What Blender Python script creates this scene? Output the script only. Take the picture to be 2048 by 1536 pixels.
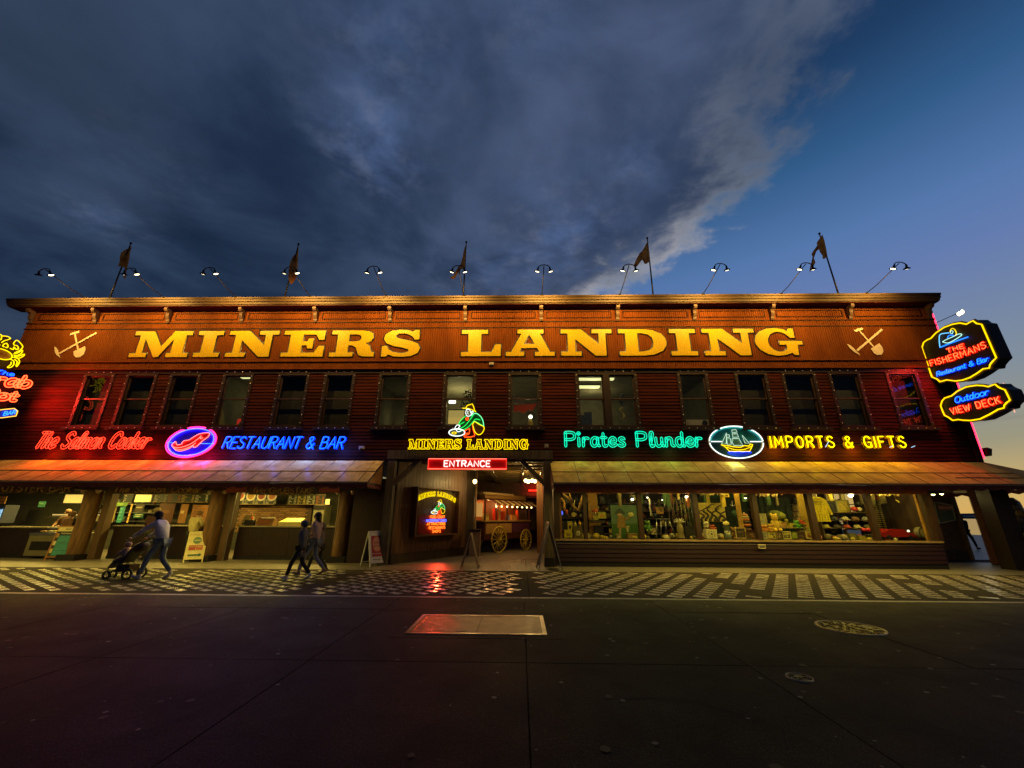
import bpy, bmesh, math, random
from mathutils import Vector, Matrix, Euler
R = math.radians
PI = math.pi
sc = bpy.context.scene
for o in list(bpy.data.objects): bpy.data.objects.remove(o)
COL = sc.collection

# ------------------------------------------------------------------ camera
H = 1.6
cam_d = bpy.data.cameras.new('camera'); cam = bpy.data.objects.new('camera', cam_d); COL.objects.link(cam)
sc.camera = cam
FPX, PITCH, YAW, ROLL = 805.0, R(18.12), R(1.26), R(.3)
_cy, _sy, _cp, _sp = math.cos(YAW), math.sin(YAW), math.cos(PITCH), math.sin(PITCH)
FW = Vector((-_sy*_cp, _cy*_cp, _sp)); _r = Vector((_cy, _sy, 0)); _u = _r.cross(FW)
RT = math.cos(ROLL)*_r + math.sin(ROLL)*_u; UP = -math.sin(ROLL)*_r + math.cos(ROLL)*_u
m = Matrix((RT, UP, -FW)).transposed().to_4x4(); m.translation = Vector((0, 0, H))
cam.matrix_world = m
cam_d.sensor_fit = 'HORIZONTAL'; cam_d.sensor_width = 36; cam_d.lens = 36*FPX/2048
cam_d.clip_start = .05; cam_d.clip_end = 30000
YW = 14.7                                        # distance of the facade from the camera's foot

def ray(px, py): return FW + RT*((px-1024)/FPX) - UP*((py-768)/FPX)
def F(px, py, Y=YW):                              # survey helper: point of the photo -> x, z on the wall at depth Y
    d = ray(px, py); t = Y/d.y
    return d.x*t, H+d.z*t
def G(px, py, z=0.0):                             # point of the photo -> x, y on the ground
    d = ray(px, py); t = (z-H)/d.z
    return d.x*t, d.y*t

# ------------------------------------------------------------------ render look
sc.render.engine = 'CYCLES'
sc.cycles.use_denoising = True
try: sc.cycles.denoiser = 'OPENIMAGEDENOISE'
except Exception: pass
sc.cycles.sample_clamp_indirect = 6
sc.cycles.max_bounces = 8; sc.cycles.transparent_max_bounces = 16
sc.cycles.caustics_reflective = False; sc.cycles.caustics_refractive = False
sc.view_settings.view_transform = 'Standard'; sc.view_settings.look = 'None'
sc.view_settings.exposure = 0; sc.view_settings.gamma = 1
try: sc.view_settings.use_curve_mapping = False
except Exception: pass

# ------------------------------------------------------------------ node helper
class NT:
    def __init__(s, tree): s.t = tree; s.n = tree.nodes; s.l = tree.links
    def node(s, typ, **kw):
        n = s.n.new(typ)
        for k, v in kw.items(): setattr(n, k, v)
        return n
    def put(s, sock, v):
        if v is None: return
        if hasattr(v, 'links') or isinstance(v, bpy.types.NodeSocket): s.l.new(v, sock)
        else:
            if isinstance(v, (tuple, list)) and hasattr(sock, 'default_value') and len(v) == 3 and sock.type == 'RGBA': v = (*v, 1)
            sock.default_value = v
    def math(s, op, a, b=None, c=None, clamp=False):
        n = s.node('ShaderNodeMath', operation=op, use_clamp=clamp)
        for i, v in enumerate((a, b, c)): s.put(n.inputs[i], v)
        return n.outputs[0]
    def mix(s, f, a, b, mode='MIX'):
        n = s.node('ShaderNodeMix', data_type='RGBA', blend_type=mode)
        s.put(n.inputs[0], f); s.put(n.inputs[6], a); s.put(n.inputs[7], b)
        return n.outputs[2]
    def smooth(s, x, lo, hi):
        n = s.node('ShaderNodeMapRange', interpolation_type='SMOOTHSTEP')
        s.put(n.inputs[0], x); s.put(n.inputs[1], lo); s.put(n.inputs[2], hi); n.inputs[3].default_value = 0; n.inputs[4].default_value = 1
        return n.outputs[0]
    def noise(s, vec, scale, detail=6, rough=.55, dist=0, dim='3D'):
        n = s.node('ShaderNodeTexNoise', noise_dimensions=dim)
        s.put(n.inputs['Vector'], vec); n.inputs['Scale'].default_value = scale; n.inputs['Detail'].default_value = detail
        n.inputs['Roughness'].default_value = rough; n.inputs['Distortion'].default_value = dist
        return n.outputs[0]
    def ramp(s, x, stops):
        n = s.node('ShaderNodeValToRGB'); s.put(n.inputs[0], x)
        e = n.color_ramp.elements
        while len(e) < len(stops): e.new(.5)
        for el, (p, c) in zip(e, stops): el.position = p; el.color = (*c, 1) if len(c) == 3 else c
        return n.outputs[0]

# ------------------------------------------------------------------ sky: dusk, a cloud bank over the left two thirds
w = bpy.data.worlds.new('World'); sc.world = w; w.use_nodes = True
t = NT(w.node_tree); t.n.clear()
out = t.node('ShaderNodeOutputWorld'); bg = t.node('ShaderNodeBackground'); t.l.new(bg.outputs[0], out.inputs[0])
bg.inputs[1].default_value = .1
tc = t.node('ShaderNodeTexCoord'); sep = t.node('ShaderNodeSeparateXYZ'); t.l.new(tc.outputs['Generated'], sep.inputs[0])
X, Y, Z = sep.outputs
zc = t.math('MAXIMUM', Z, .02)
U = t.math('DIVIDE', X, zc); V = t.math('DIVIDE', Y, zc)          # where the view ray meets a flat cloud layer
sky = t.node('ShaderNodeTexSky', sky_type='NISHITA'); sky.sun_disc = False
sky.sun_elevation = R(1.5); sky.sun_rotation = R(62); sky.air_density = 1.2; sky.dust_density = 1.5; sky.ozone_density = 3
nish = t.mix(1.0, sky.outputs[0], (.16, .14, .15), 'MULTIPLY')
grad = t.ramp(t.math('MAXIMUM', Z, 0), [(0, (7.5, 4.4, 1.15)), (.045, (6.6, 4.6, 1.6)), (.12, (3.6, 3.4, 2.3)), (.24, (2.4, 3.0, 3.7)),
              (.42, (1.45, 2.3, 4.9)), (.5, (1.05, 2.15, 4.7)), (.62, (.40, 1.30, 3.0)), (.72, (.19, .62, 1.6)), (1, (.12, .4, 1.1))])
glow = t.smooth(t.math('ADD', t.math('MULTIPLY', X, .66), t.math('MULTIPLY', Y, .75)), .1, 1.0)   # the west, ahead and to the right, is brightest
clear = t.mix(t.math('SUBTRACT', 1.0, glow), grad, t.mix(1.0, grad, (.24, .3, .42), 'MULTIPLY'))
clear = t.mix(.1, clear, nish)
# flat-layer coordinates for the cloud bank
comb = t.node('ShaderNodeCombineXYZ'); t.put(comb.inputs[0], U); t.put(comb.inputs[1], V)
P = comb.outputs[0]
n1 = t.noise(P, 1.6, 7, .55, .35); n2 = t.noise(P, 4.6, 8, .6, .25); n3 = t.noise(P, .8, 5, .5, .2); n4 = t.noise(P, 11, 6, .6)
edge = t.math('ADD', t.math('ADD', .645, t.math('MULTIPLY', t.smooth(V, .5, .85), .07)), t.math('MULTIPLY', t.math('SUBTRACT', n2, .5), .55))
edge = t.math('ADD', edge, t.math('MULTIPLY', t.math('SUBTRACT', n4, .5), .22))
edge = t.math('SUBTRACT', edge, t.math('MULTIPLY', t.smooth(V, 1.1, 2.4), .62))
d = t.math('SUBTRACT', edge, U)                                    # > 0 inside the bank
cover = t.smooth(d, -.07, .11)
far = t.math('SUBTRACT', 1.0, t.smooth(V, 3.5, 7.0))
cover = t.math('MULTIPLY', cover, far)
deep = t.smooth(d, 0.0, .26)
body = t.mix(t.smooth(n1, .34, .68), (.23, .37, .71), (.68, .90, 1.5))
body = t.mix(t.smooth(U, -1.2, .55), t.mix(1.0, body, (.44, .60, .72), 'MULTIPLY'), t.mix(1.0, body, (1.2, 1.28, 1.42), 'MULTIPLY'))
def spot(u, v, r, a=1.0, asp=1.0):
    du = t.math('SUBTRACT', U, u); dv = t.math('MULTIPLY', t.math('SUBTRACT', V, v), asp)
    return t.math('MULTIPLY', t.math('SUBTRACT', 1.0, t.smooth(t.math('SQRT', t.math('ADD', t.math('MULTIPLY', du, du), t.math('MULTIPLY', dv, dv))), 0, r)), a)
holes = spot(-.42, .86, .26, 1.0, .75)
for a_ in ((-.30, .62, .3, .55, 1), (-1.5, 1.15, .30, .55, 1.2), (-1.15, .95, .3, .25, 1), (.13, 1.38, .40, 1.0, .6), (.33, .98, .2, .6, 1), (.02, .55, .22, .5, 1), (-.2, 1.55, .35, .6, .8), (.40, 1.55, .35, .8, .8)): holes = t.math('MAXIMUM', holes, spot(*a_))
body = t.mix(t.math('MULTIPLY', t.math('MULTIPLY', holes, .75), t.smooth(n2, .36, .72)), body, (.9, 1.5, 3.2))
body = t.mix(t.math('MULTIPLY', t.math('MULTIPLY', holes, .45), t.smooth(n4, .45, .75)), body, (1.5, 1.75, 2.6))
dark = t.smooth(n3, .5, .7)
body = t.mix(t.math('MULTIPLY', dark, .45), body, (.4, .56, .88))
rim = t.mix(t.smooth(V, .5, 1.5), (1.3, 1.6, 2.3), (5.2, 4.9, 5.0))
rim = t.mix(t.smooth(n1, .35, .7), t.mix(1.0, rim, (.42, .5, .6), 'MULTIPLY'), rim)
cloud = t.mix(deep, rim, body)
# two thin streaks low in the west
st = t.node('ShaderNodeCombineXYZ'); t.put(st.inputs[0], t.math('MULTIPLY', X, 5)); t.put(st.inputs[1], t.math('MULTIPLY', Y, 5)); t.put(st.inputs[2], t.math('MULTIPLY', Z, 60))
streak = t.math('MULTIPLY', t.smooth(t.noise(st.outputs[0], 1.0, 4), .56, .7), t.math('MULTIPLY', t.smooth(Z, .03, .07), t.math('SUBTRACT', 1.0, t.smooth(Z, .12, .17))))
clear = t.mix(t.math('MULTIPLY', streak, .6), clear, (1.6, 1.55, 1.5))
final = t.mix(cover, clear, cloud)
behind = t.smooth(Y, -.45, .15)                                    # the east behind the camera is the darker half of the dusk
final = t.mix(t.math('SUBTRACT', 1.0, behind), final, t.mix(1.0, final, (.38, .4, .45), 'MULTIPLY'))
under = t.smooth(Z, -.05, 0)
final = t.mix(t.math('SUBTRACT', 1.0, under), final, (.12, .13, .16))
t.l.new(final, bg.inputs[0])

# ------------------------------------------------------------------ the last glow of the sun, down behind the building to the right
sl = bpy.data.lights.new('sun', 'SUN'); sun = bpy.data.objects.new('sun', sl); COL.objects.link(sun)
sl.energy = .012; sl.angle = R(12); sl.color = (1, .62, .34)
sun.rotation_euler = Vector((-math.sin(R(62)), -math.cos(R(62)), -math.sin(R(3)))).to_track_quat('-Z', 'Y').to_euler()

# ------------------------------------------------------------------ tags and mesh helpers
def tag(o, label=None, cat=None, group=None, kind=None):
    if label: o['label'] = label
    if cat: o['category'] = cat
    if group: o['group'] = group
    if kind: o['kind'] = kind
    return o
def empty(name, loc=(0, 0, 0), rz=0, label=None, cat=None, group=None, parent=None):
    o = bpy.data.objects.new(name, None); COL.objects.link(o); o.location = loc; o.rotation_euler = (0, 0, rz)
    o.empty_display_size = .2
    if parent: o.parent = parent
    return tag(o, label, cat, group)
def link(name, me, parent=None, kind=None):
    o = bpy.data.objects.new(name, me); COL.objects.link(o)
    if parent: o.parent = parent
    if kind: o['kind'] = kind
    return o
def copy_tree(o, parent=None):
    c = o.copy(); COL.objects.link(c)
    if parent: c.parent = parent
    for ch in list(o.children):
        copy_tree(ch, c)
    return c

class MB:
    """collects shapes, in world or local metres, into one mesh"""
    def __init__(s): s.v = []; s.f = []; s.sm = []; s.M = Matrix()
    def _add(s, vs, fs, smooth=False):
        b = len(s.v); s.v += [tuple(s.M @ Vector(p)) for p in vs]; s.f += [tuple(b+i for i in f) for f in fs]; s.sm += [smooth]*len(fs)
        return s
    def box(s, x0, x1, y0, y1, z0, z1):
        v = [(x, y, z) for z in (z0, z1) for y in (y0, y1) for x in (x0, x1)]
        return s._add(v, [(0, 2, 3, 1), (4, 5, 7, 6), (0, 1, 5, 4), (2, 6, 7, 3), (0, 4, 6, 2), (1, 3, 7, 5)])
    def quad(s, a, b, c, d): return s._add([a, b, c, d], [(0, 1, 2, 3)])
    def poly(s, pts): return s._add(pts, [tuple(range(len(pts)))])
    def prism(s, pts, y0, y1):                      # outline in x,z pushed from y0 to y1
        n = len(pts)
        v = [(x, y0, z) for x, z in pts]+[(x, y1, z) for x, z in pts]
        return s._add(v, [tuple(range(n)), tuple(range(2*n-1, n-1, -1))]+[(i, i+n, (i+1) % n+n, (i+1) % n) for i in range(n)])
    def prism_x(s, pts, x0, x1):                    # outline in y,z pushed along x
        n = len(pts)
        v = [(x0, y, z) for y, z in pts]+[(x1, y, z) for y, z in pts]
        return s._add(v, [tuple(range(n)), tuple(range(2*n-1, n-1, -1))]+[(i, i+n, (i+1) % n+n, (i+1) % n) for i in range(n)])
    def bar(s, a, b, w, h):                         # rectangular bar from a to b
        a, b = Vector(a), Vector(b); d = (b-a).normalized()
        up = Vector((0, 0, 1)) if abs(d.z) < .95 else Vector((0, 1, 0))
        r = d.cross(up).normalized()*w/2; u = r.cross(d).normalized()*h/2
        v = [p+q for p in (a, b) for q in (-r-u, r-u, r+u, -r+u)]
        return s._add(v, [(0, 1, 2, 3), (7, 6, 5, 4), (0, 4, 5, 1), (1, 5, 6, 2), (2, 6, 7, 3), (3, 7, 4, 0)])
    def tube(s, pts, r, n=6, closed=False, cap=True):
        pts = [Vector(p) for p in pts]; N = len(pts)
        if N < 2: return s
        rr = r if isinstance(r, (list, tuple)) else [r]*N
        vs = []; prev = None
        for i, p in enumerate(pts):
            a = pts[(i-1) % N] if (closed or i > 0) else p
            b = pts[(i+1) % N] if (closed or i < N-1) else p
            d = (b-a)
            d = d.normalized() if d.length > 1e-9 else Vector((0, 0, 1))
            if prev is None:
                u = d.orthogonal().normalized()
            else:
                u = prev-d*prev.dot(d)
                u = u.normalized() if u.length > 1e-6 else d.orthogonal().normalized()
            prev = u; wv = d.cross(u)
            for k in range(n):
                an = 2*PI*k/n; vs.append(p+(u*math.cos(an)+wv*math.sin(an))*rr[i])
        fs = []
        for i in range(N if closed else N-1):
            j = (i+1) % N
            for k in range(n):
                fs.append((i*n+k, i*n+(k+1) % n, j*n+(k+1) % n, j*n+k))
        if cap and not closed:
            fs.append(tuple(range(n-1, -1, -1))); fs.append(tuple((N-1)*n+k for k in range(n)))
        return s._add(vs, fs, n > 4)
    def cyl(s, c, r, z0, z1, n=16, r2=None):
        r2 = r if r2 is None else r2
        v = [(c[0]+r*math.cos(2*PI*k/n), c[1]+r*math.sin(2*PI*k/n), z0) for k in range(n)]+[(c[0]+r2*math.cos(2*PI*k/n), c[1]+r2*math.sin(2*PI*k/n), z1) for k in range(n)]
        return s._add(v, [tuple(range(n-1, -1, -1)), tuple(range(n, 2*n))]+[(k, (k+1) % n, (k+1) % n+n, k+n) for k in range(n)])
    def ball(s, c, r, sx=1, sy=1, sz=1, n=10, m=7):
        vs = []; fs = []
        for i in range(1, m):
            ph = PI*i/m
            for k in range(n):
                th = 2*PI*k/n
                vs.append((c[0]+r*sx*math.sin(ph)*math.cos(th), c[1]+r*sy*math.sin(ph)*math.sin(th), c[2]+r*sz*math.cos(ph)))
        top = len(vs); vs.append((c[0], c[1], c[2]+r*sz)); bot = len(vs); vs.append((c[0], c[1], c[2]-r*sz))
        for i in range(m-2):
            for k in range(n): fs.append((i*n+k, (i+1)*n+k, (i+1)*n+(k+1) % n, i*n+(k+1) % n))
        for k in range(n):
            fs.append((top, k, (k+1) % n)); fs.append((bot, (m-2)*n+(k+1) % n, (m-2)*n+k))
        return s._add(vs, fs, True)
    def lathe(s, c, prof, n=14):                    # prof: list of (radius, z)
        vs = [(c[0]+r*math.cos(2*PI*k/n), c[1]+r*math.sin(2*PI*k/n), c[2]+z) for r, z in prof for k in range(n)]
        fs = [(i*n+k, i*n+(k+1) % n, (i+1)*n+(k+1) % n, (i+1)*n+k) for i in range(len(prof)-1) for k in range(n)]
        return s._add(vs, fs, True)
    def mesh(s, name, mat):
        me = bpy.data.meshes.new(name); me.from_pydata(s.v, [], s.f); me.validate()
        if mat: me.materials.append(mat)
        if any(s.sm) and len(me.polygons) == len(s.sm):
            me.polygons.foreach_set('use_smooth', s.sm)
        me.update(); return me
    def build(s, name, mat, parent=None, kind=None): return link(name, s.mesh(name, mat), parent, kind)

# ------------------------------------------------------------------ materials
MATS = {}
def mat(name, col, rough=.6, metal=0, var=0.0, vscale=8, col2=None, bump=0, bscale=30, stretch=None, emit=None, es=0, spec=None, coat=0):
    if name in MATS: return MATS[name]
    m = bpy.data.materials.new(name); m.use_nodes = True; t = NT(m.node_tree)
    b = t.n['Principled BSDF']
    b.inputs['Base Color'].default_value = (*col, 1); b.inputs['Roughness'].default_value = rough; b.inputs['Metallic'].default_value = metal
    if spec is not None: b.inputs['Specular IOR Level'].default_value = spec
    if coat: b.inputs['Coat Weight'].default_value = coat; b.inputs['Coat Roughness'].default_value = .15
    if var or bump or col2:
        tc = t.node('ShaderNodeTexCoord'); mp = t.node('ShaderNodeMapping'); t.l.new(tc.outputs['Object'], mp.inputs[0])
        if stretch: mp.inputs['Scale'].default_value = stretch
        f = t.noise(mp.outputs[0], vscale, 7, .6, .3)
        c2 = col2 or tuple(c*(1-var) for c in col)
        c = t.mix(t.smooth(f, .36, .66), (*col, 1), (*c2, 1)); t.l.new(c, b.inputs['Base Color'])
        if not emit:
            t.l.new(t.math('ADD', rough-.08, t.math('MULTIPLY', f, .16)), b.inputs['Roughness'])
        if bump:
            bn = t.node('ShaderNodeBump'); bn.inputs['Strength'].default_value = bump; bn.inputs['Distance'].default_value = .01
            t.l.new(t.noise(mp.outputs[0], bscale, 6, .6), bn.inputs['Height']); t.l.new(bn.outputs[0], b.inputs['Normal'])
    if emit:
        b.inputs['Emission Color'].default_value = (*emit, 1); b.inputs['Emission Strength'].default_value = es
    MATS[name] = m; return m
def neon(name, col, s=1.0):
    return mat('neon_'+name, (.02, .02, .02), .3, emit=col, es=s)
def glassmat(name, tint=(1, 1, 1), refl=.12, rough=.0):
    m = bpy.data.materials.new(name); m.use_nodes = True; t = NT(m.node_tree); t.n.clear()
    o = t.node('ShaderNodeOutputMaterial'); mx = t.node('ShaderNodeMixShader'); tr = t.node('ShaderNodeBsdfTransparent'); gl = t.node('ShaderNodeBsdfGlossy')
    tr.inputs[0].default_value = (*tint, 1); gl.inputs['Roughness'].default_value = rough
    fr = t.node('ShaderNodeLayerWeight'); fr.inputs[0].default_value = .5
    t.l.new(t.math('ADD', refl, t.math('MULTIPLY', t.math('POWER', fr.outputs['Facing'], 4.0), .55), clamp=True), mx.inputs[0])
    t.l.new(tr.outputs[0], mx.inputs[1]); t.l.new(gl.outputs[0], mx.inputs[2]); t.l.new(mx.outputs[0], o.inputs[0])
    return m
road_m = bpy.data.materials.new('road_concrete'); road_m.use_nodes = True
_t = NT(road_m.node_tree); _b = _t.n['Principled BSDF']; _tc = _t.node('ShaderNodeTexCoord'); _geo = _t.node('ShaderNodeNewGeometry'); _P = _geo.outputs['Position']
_f1 = _t.noise(_P, 62, 4, .7); _f2 = _t.noise(_P, 1.1, 7, .65, .5); _f3 = _t.noise(_P, 88, 2, .5); _f4 = _t.noise(_P, 26, 5, .6)
_c = _t.mix(_t.smooth(_f1, .42, .62), (.0012, .0012, .0012), (.0135, .0125, .0118)); _c = _t.mix(_t.smooth(_f3, .63, .70), _c, (.085, .08, .072))
_c = _t.mix(_t.math('MULTIPLY', _t.smooth(_f2, .45, .68), .55), _c, (.0035, .0032, .003)); _c = _t.mix(_t.math('MULTIPLY', _t.smooth(_f4, .60, .72), .35), _c, (.02, .018, .017))
_t.l.new(_c, _b.inputs['Base Color']); _b.inputs['Specular IOR Level'].default_value = .2
_t.l.new(_t.math('ADD', .55, _t.math('MULTIPLY', _f2, .35)), _b.inputs['Roughness'])
_bp = _t.node('ShaderNodeBump'); _bp.inputs['Strength'].default_value = .9; _bp.inputs['Distance'].default_value = .006; _t.l.new(_t.math('ADD', _f1, _t.math('MULTIPLY', _f4, .7)), _bp.inputs['Height']); _t.l.new(_bp.outputs[0], _b.inputs['Normal'])
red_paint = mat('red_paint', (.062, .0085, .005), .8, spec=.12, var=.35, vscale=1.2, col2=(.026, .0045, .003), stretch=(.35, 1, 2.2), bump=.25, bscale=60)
band_paint = mat('band_paint', (.165, .043, .0035), .75, spec=.12, var=.3, vscale=.9, col2=(.12, .029, .0027), stretch=(1.6, 1, .6), bump=.2, bscale=80)
trim_paint = mat('trim_paint', (.026, .010, .007), .5, var=.4, vscale=6, bump=.2)
cornice_paint = mat('cornice_paint', (.10, .062, .028), .6, var=.5, vscale=2.5, col2=(.06, .035, .02), bump=.4, bscale=18, stretch=(.25, 1, 2))
dark_wood = mat('dark_wood', (.055, .03, .018), .55, var=.5, vscale=5, bump=.4, bscale=20, stretch=(1, 1, .15))
timber = mat('timber', (.10, .075, .05), .7, var=.5, vscale=6, col2=(.045, .033, .024), bump=.7, bscale=14, stretch=(2.5, 2.5, .25))
log_wood = mat('log_wood', (.17, .082, .02), .6, var=.4, vscale=4, col2=(.07, .03, .009), bump=.4, bscale=9, stretch=(2, 2, .3))
plank_wood = mat('plank_wood', (.15, .075, .035), .42, var=.5, vscale=5, col2=(.07, .03, .015), bump=.35, bscale=16, stretch=(4, 4, .25))
gold = mat('gold_paint', (.78, .50, .035), .38, var=.25, vscale=14, bump=.15, bscale=90)
black = mat('black_paint', (.012, .01, .009), .45)
bone = mat('bone_paint', (.78, .66, .46), .5, var=.15)
metal_dark = mat('dark_metal', (.03, .028, .026), .4, .6)
steel = mat('steel', (.45, .45, .43), .3, .9, var=.2)
white_paint = mat('white_paint', (.72, .72, .68), .5, var=.12, vscale=10)
canvas = None
# ================================================================== GROUND
walk_m = mat('walk_concrete', (.20, .175, .15), .42, var=.3, vscale=7, col2=(.14, .12, .105), bump=.25, bscale=160)
kerb_m = mat('kerb_stone', (.27, .24, .22), .5, var=.3, vscale=12, bump=.3, bscale=120)
vault_m = mat('vault_panel', (.046, .037, .030), .85, spec=.08, var=.35, vscale=40, bump=.2, bscale=200)
glass_block_m = mat('glass_block', (.86, .80, .68), .27, var=.25, vscale=9, spec=1.0, coat=.6)
rng = random.Random(5)
_t = NT(glass_block_m.node_tree); _g = _t.node('ShaderNodeNewGeometry')
_c = _t.mix(_t.smooth(_t.noise(_g.outputs['Position'], .8, 4, .6), .42, .68), (.78, .72, .60), (.36, .31, .25)); _t.l.new(_c, _t.n['Principled BSDF'].inputs['Base Color'])
def cuboid_mesh(name, sx, sy, sz, m): return MB().box(-sx/2, sx/2, -sy/2, sy/2, -sz, 0).mesh(name, m)

g = MB().box(-700, 700, -500, 26, -.9, -.06).build('ground', road_m); tag(g, kind='structure')
road = empty('road', (0, 0, 0)); road['kind'] = 'structure'
XJ = [-27.6+2.515*i for i in range(23)]; YJ = [-2.66, .02, 2.70, 5.38, 8.05, 9.14]
for j in range(5):
    me = cuboid_mesh('road_slab', 2.503, YJ[j+1]-YJ[j]-.012, .08, road_m)
    for i in range(22):
        o = link('road_slab', me, road); o.location = ((XJ[i]+XJ[i+1])/2, (YJ[j]+YJ[j+1])/2, rng.uniform(-.003, 0))
pave = empty('pavement', (0, 0, 0)); pave['kind'] = 'structure'
PX = [-29.85, -24.84, -19.83, -14.82, -9.84, -4.83, .18, 5.19, 10.2, 15.21, 20.22, 25.2]
for i in range(11):
    a, b = PX[i]+.006, PX[i+1]-.006
    link('kerb_stone', MB().box(a, b, 9.146, 9.27, -.08, .004).mesh('kerb_stone', kerb_m), pave)
    link('concrete_panel', MB().box(a, b, 9.276, 13.42, -.08, 0).mesh('concrete_panel', vault_m), pave)
    link('concrete_panel', MB().box(a, b, 13.432, 16.9, -.08, 0).mesh('concrete_panel', walk_m), pave)
# thousands of glass vault lights set in the panels, turned a third of a right angle
ang = R(-32); ca, sa = math.cos(ang), math.sin(ang)
A = Vector((ca, sa))*.462; B = Vector((-sa, ca))*.307
blocks = []
for i in range(-70, 71):
    for j in range(-50, 90):
        p = Vector((-6.643, 10.258))+A*i+B*j+Vector((0, 0))
        x, y = p
        if not (9.5 < y < 13.2 and -24 < x < 21): continue
        k = min(abs(x-q) for q in PX)
        if k < .24: continue
        blocks.append((x, y))
def bsize(q):
    d = math.hypot(q[0], q[1]); return d if abs(q[0]) < q[1]*1.3+.3 else d+100
blocks.sort(key=bsize)
bm_ = MB().box(-.148, .148, -.077, .077, -.02, .004).mesh('glass_block', glass_block_m)
for x, y in blocks[:300]:
    o = link('glass_block', bm_, pave); o.location = (x, y, 0); o.rotation_euler = (rng.uniform(-.006, .006), rng.uniform(-.006, .006), ang)
mb = MB()
for x, y in blocks[300:]:
    mb.M = Matrix.Translation((x, y, 0)) @ Matrix.Rotation(ang, 4, 'Z') @ Matrix.Rotation(rng.uniform(-.006, .006), 4, 'X')
    mb.box(-.148, .148, -.077, .077, -.02, .004)
mb.build('glass_blocks', glass_block_m, pave, 'stuff')

# utility covers in the road
def hatch():
    t = empty('access_hatch', (-.64, 7.06, 0), label='large rectangular steel access hatch with two lids in the road', cat='access hatch')
    plate = mat('tread_plate', (.19, .14, .115), .34, .75, var=.3, vscale=5, bump=.5, bscale=70)
    edge = mat('hatch_frame', (.50, .42, .33), .3, .8, var=.2)
    f = MB()
    for b in ((-1.01, 1.01, -.57, -.52), (-1.01, 1.01, .52, .57), (-1.01, -.95, -.52, .52), (.95, 1.01, -.52, .52)): f.box(*b, -.04, .012)
    f.build('hatch_frame', edge, t)
    for s, (a, b) in enumerate(((-.945, -.004), (.004, .945))):
        lid = MB().box(a, b, -.515, .515, -.03, .006)
        lid.build('lid', plate, t)
        l = t.children[-1]
        rb = MB()
        n = 34
        for k in range(n):
            xx = a+.02+(b-a-.04)*(k+.5)/n; rb.box(xx-.006, xx+.006, -.49, .49, .006, .009)
        rb.build('tread_ribs', plate, l, 'stuff')
    MB().box(-.3, -.14, -.44, -.40, .006, .010).build('lift_handle', metal_dark, t)
    MB().box(-1.2, 1.2, -.75, .75, -.06, .002).build('surround', road_m, t)
hatch()
def manhole(c, r, label):
    t = empty('manhole_cover', (c[0], c[1], 0), label=label, cat='manhole cover')
    iron = mat('cast_iron', (.055, .045, .03), .5, .5, var=.4, vscale=20)
    ring = MB(); n = 48
    prof = [(r, -.02), (r, .01), (r*.93, .011), (r*.93, -.02)]
    ring.lathe((0, 0, 0), prof, n); ring.build('ring', mat('manhole_ring', (.32, .27, .19), .35, .8, var=.2), t)
    MB().cyl((0, 0), r*.93, -.02, .002, n).build('lid', metal_dark, t)
    rl = MB(); q = random.Random(3)
    for k in range(int(95 if r > .3 else 16)):
        rr = r*.88*math.sqrt(q.random()); a = q.uniform(0, 2*PI); x, y = rr*math.cos(a), rr*math.sin(a)
        rl.M = Matrix.Translation((x, y, 0)) @ Matrix.Rotation(a+q.uniform(-.5, .5), 4, 'Z')
        s = .016 if r > .3 else .012
        rl.box(-s*1.6, s*1.6, -s*.6, s*.6, .002, .009)
    rl.build('cast_relief', iron, t, 'stuff')
mx, my = (G(1610, 1256)[0]+G(1792, 1256)[0])/2, G(1701, 1256)[1]
manhole((5.02, 7.1), .44, 'large round cast iron manhole cover with swirling relief in the road')
manhole((2.92, 5.03), .125, 'small round iron valve cover beside a joint in the road')

rr = random.Random(77)
for nm, (x0_, x1_, y0_, y1_), n_, c_, z_ in (('chewing_gum_spots', (-9, 9, 1.2, 13.2), 330, (.09, .085, .075), .0005), ('tar_spots', (-9, 9, 1.2, 9), 120, (.001, .001, .001), .0005)):
    mb = MB()
    for k in range(n_):
        x_, y_ = rr.uniform(x0_, x1_), rr.uniform(y0_, y1_); r_ = rr.uniform(.008, .03)*(1.6 if c_[0] < .01 else 1)
        mb.poly([(x_+r_*rr.uniform(.7, 1.2)*math.cos(a_), y_+r_*rr.uniform(.7, 1.2)*math.sin(a_), z_+.005) for a_ in [2*PI*i/8 for i in range(8)]])
    tag(mb.build(nm, mat(nm, c_, .6)), kind='stuff')
mb = MB()                                                        # hairline cracks wandering over the slabs
for sx_, sy_, an_, n_ in ((-3.4, 3.2, .4, 26), (1.9, 2.9, 2.2, 22), (3.4, 6.3, -.5, 20), (-4.6, 6.6, 1.1, 18), (.9, 4.4, .1, 24), (-1.2, 2.3, 1.7, 16)):
    x_, y_ = sx_, sy_
    for k in range(n_):
        an_ += rr.uniform(-.5, .5); e_ = rr.uniform(.05, .12); w_ = rr.uniform(.002, .006); nx, ny = -math.sin(an_)*w_, math.cos(an_)*w_; x2, y2 = x_+math.cos(an_)*e_, y_+math.sin(an_)*e_
        mb.quad((x_-nx, y_-ny, .003), (x2-nx, y2-ny, .003), (x2+nx, y2+ny, .003), (x_+nx, y_+ny, .003)); x_, y_ = x2, y2
tag(mb.build('road_cracks', mat('crack_dark', (.0006, .0006, .0006), .9)), kind='stuff')
# ================================================================== THE RED BUILDING
bld = empty('market_building', (0, YW, 0), label='long red timber waterfront hall with painted name band and eleven bays of roof lamps', cat='building')
XL, XR = -20.35, 16.27
def W(mb): mb.M = Matrix.Translation((0, -YW, 0)); return mb     # world coordinates into the building's own
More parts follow.
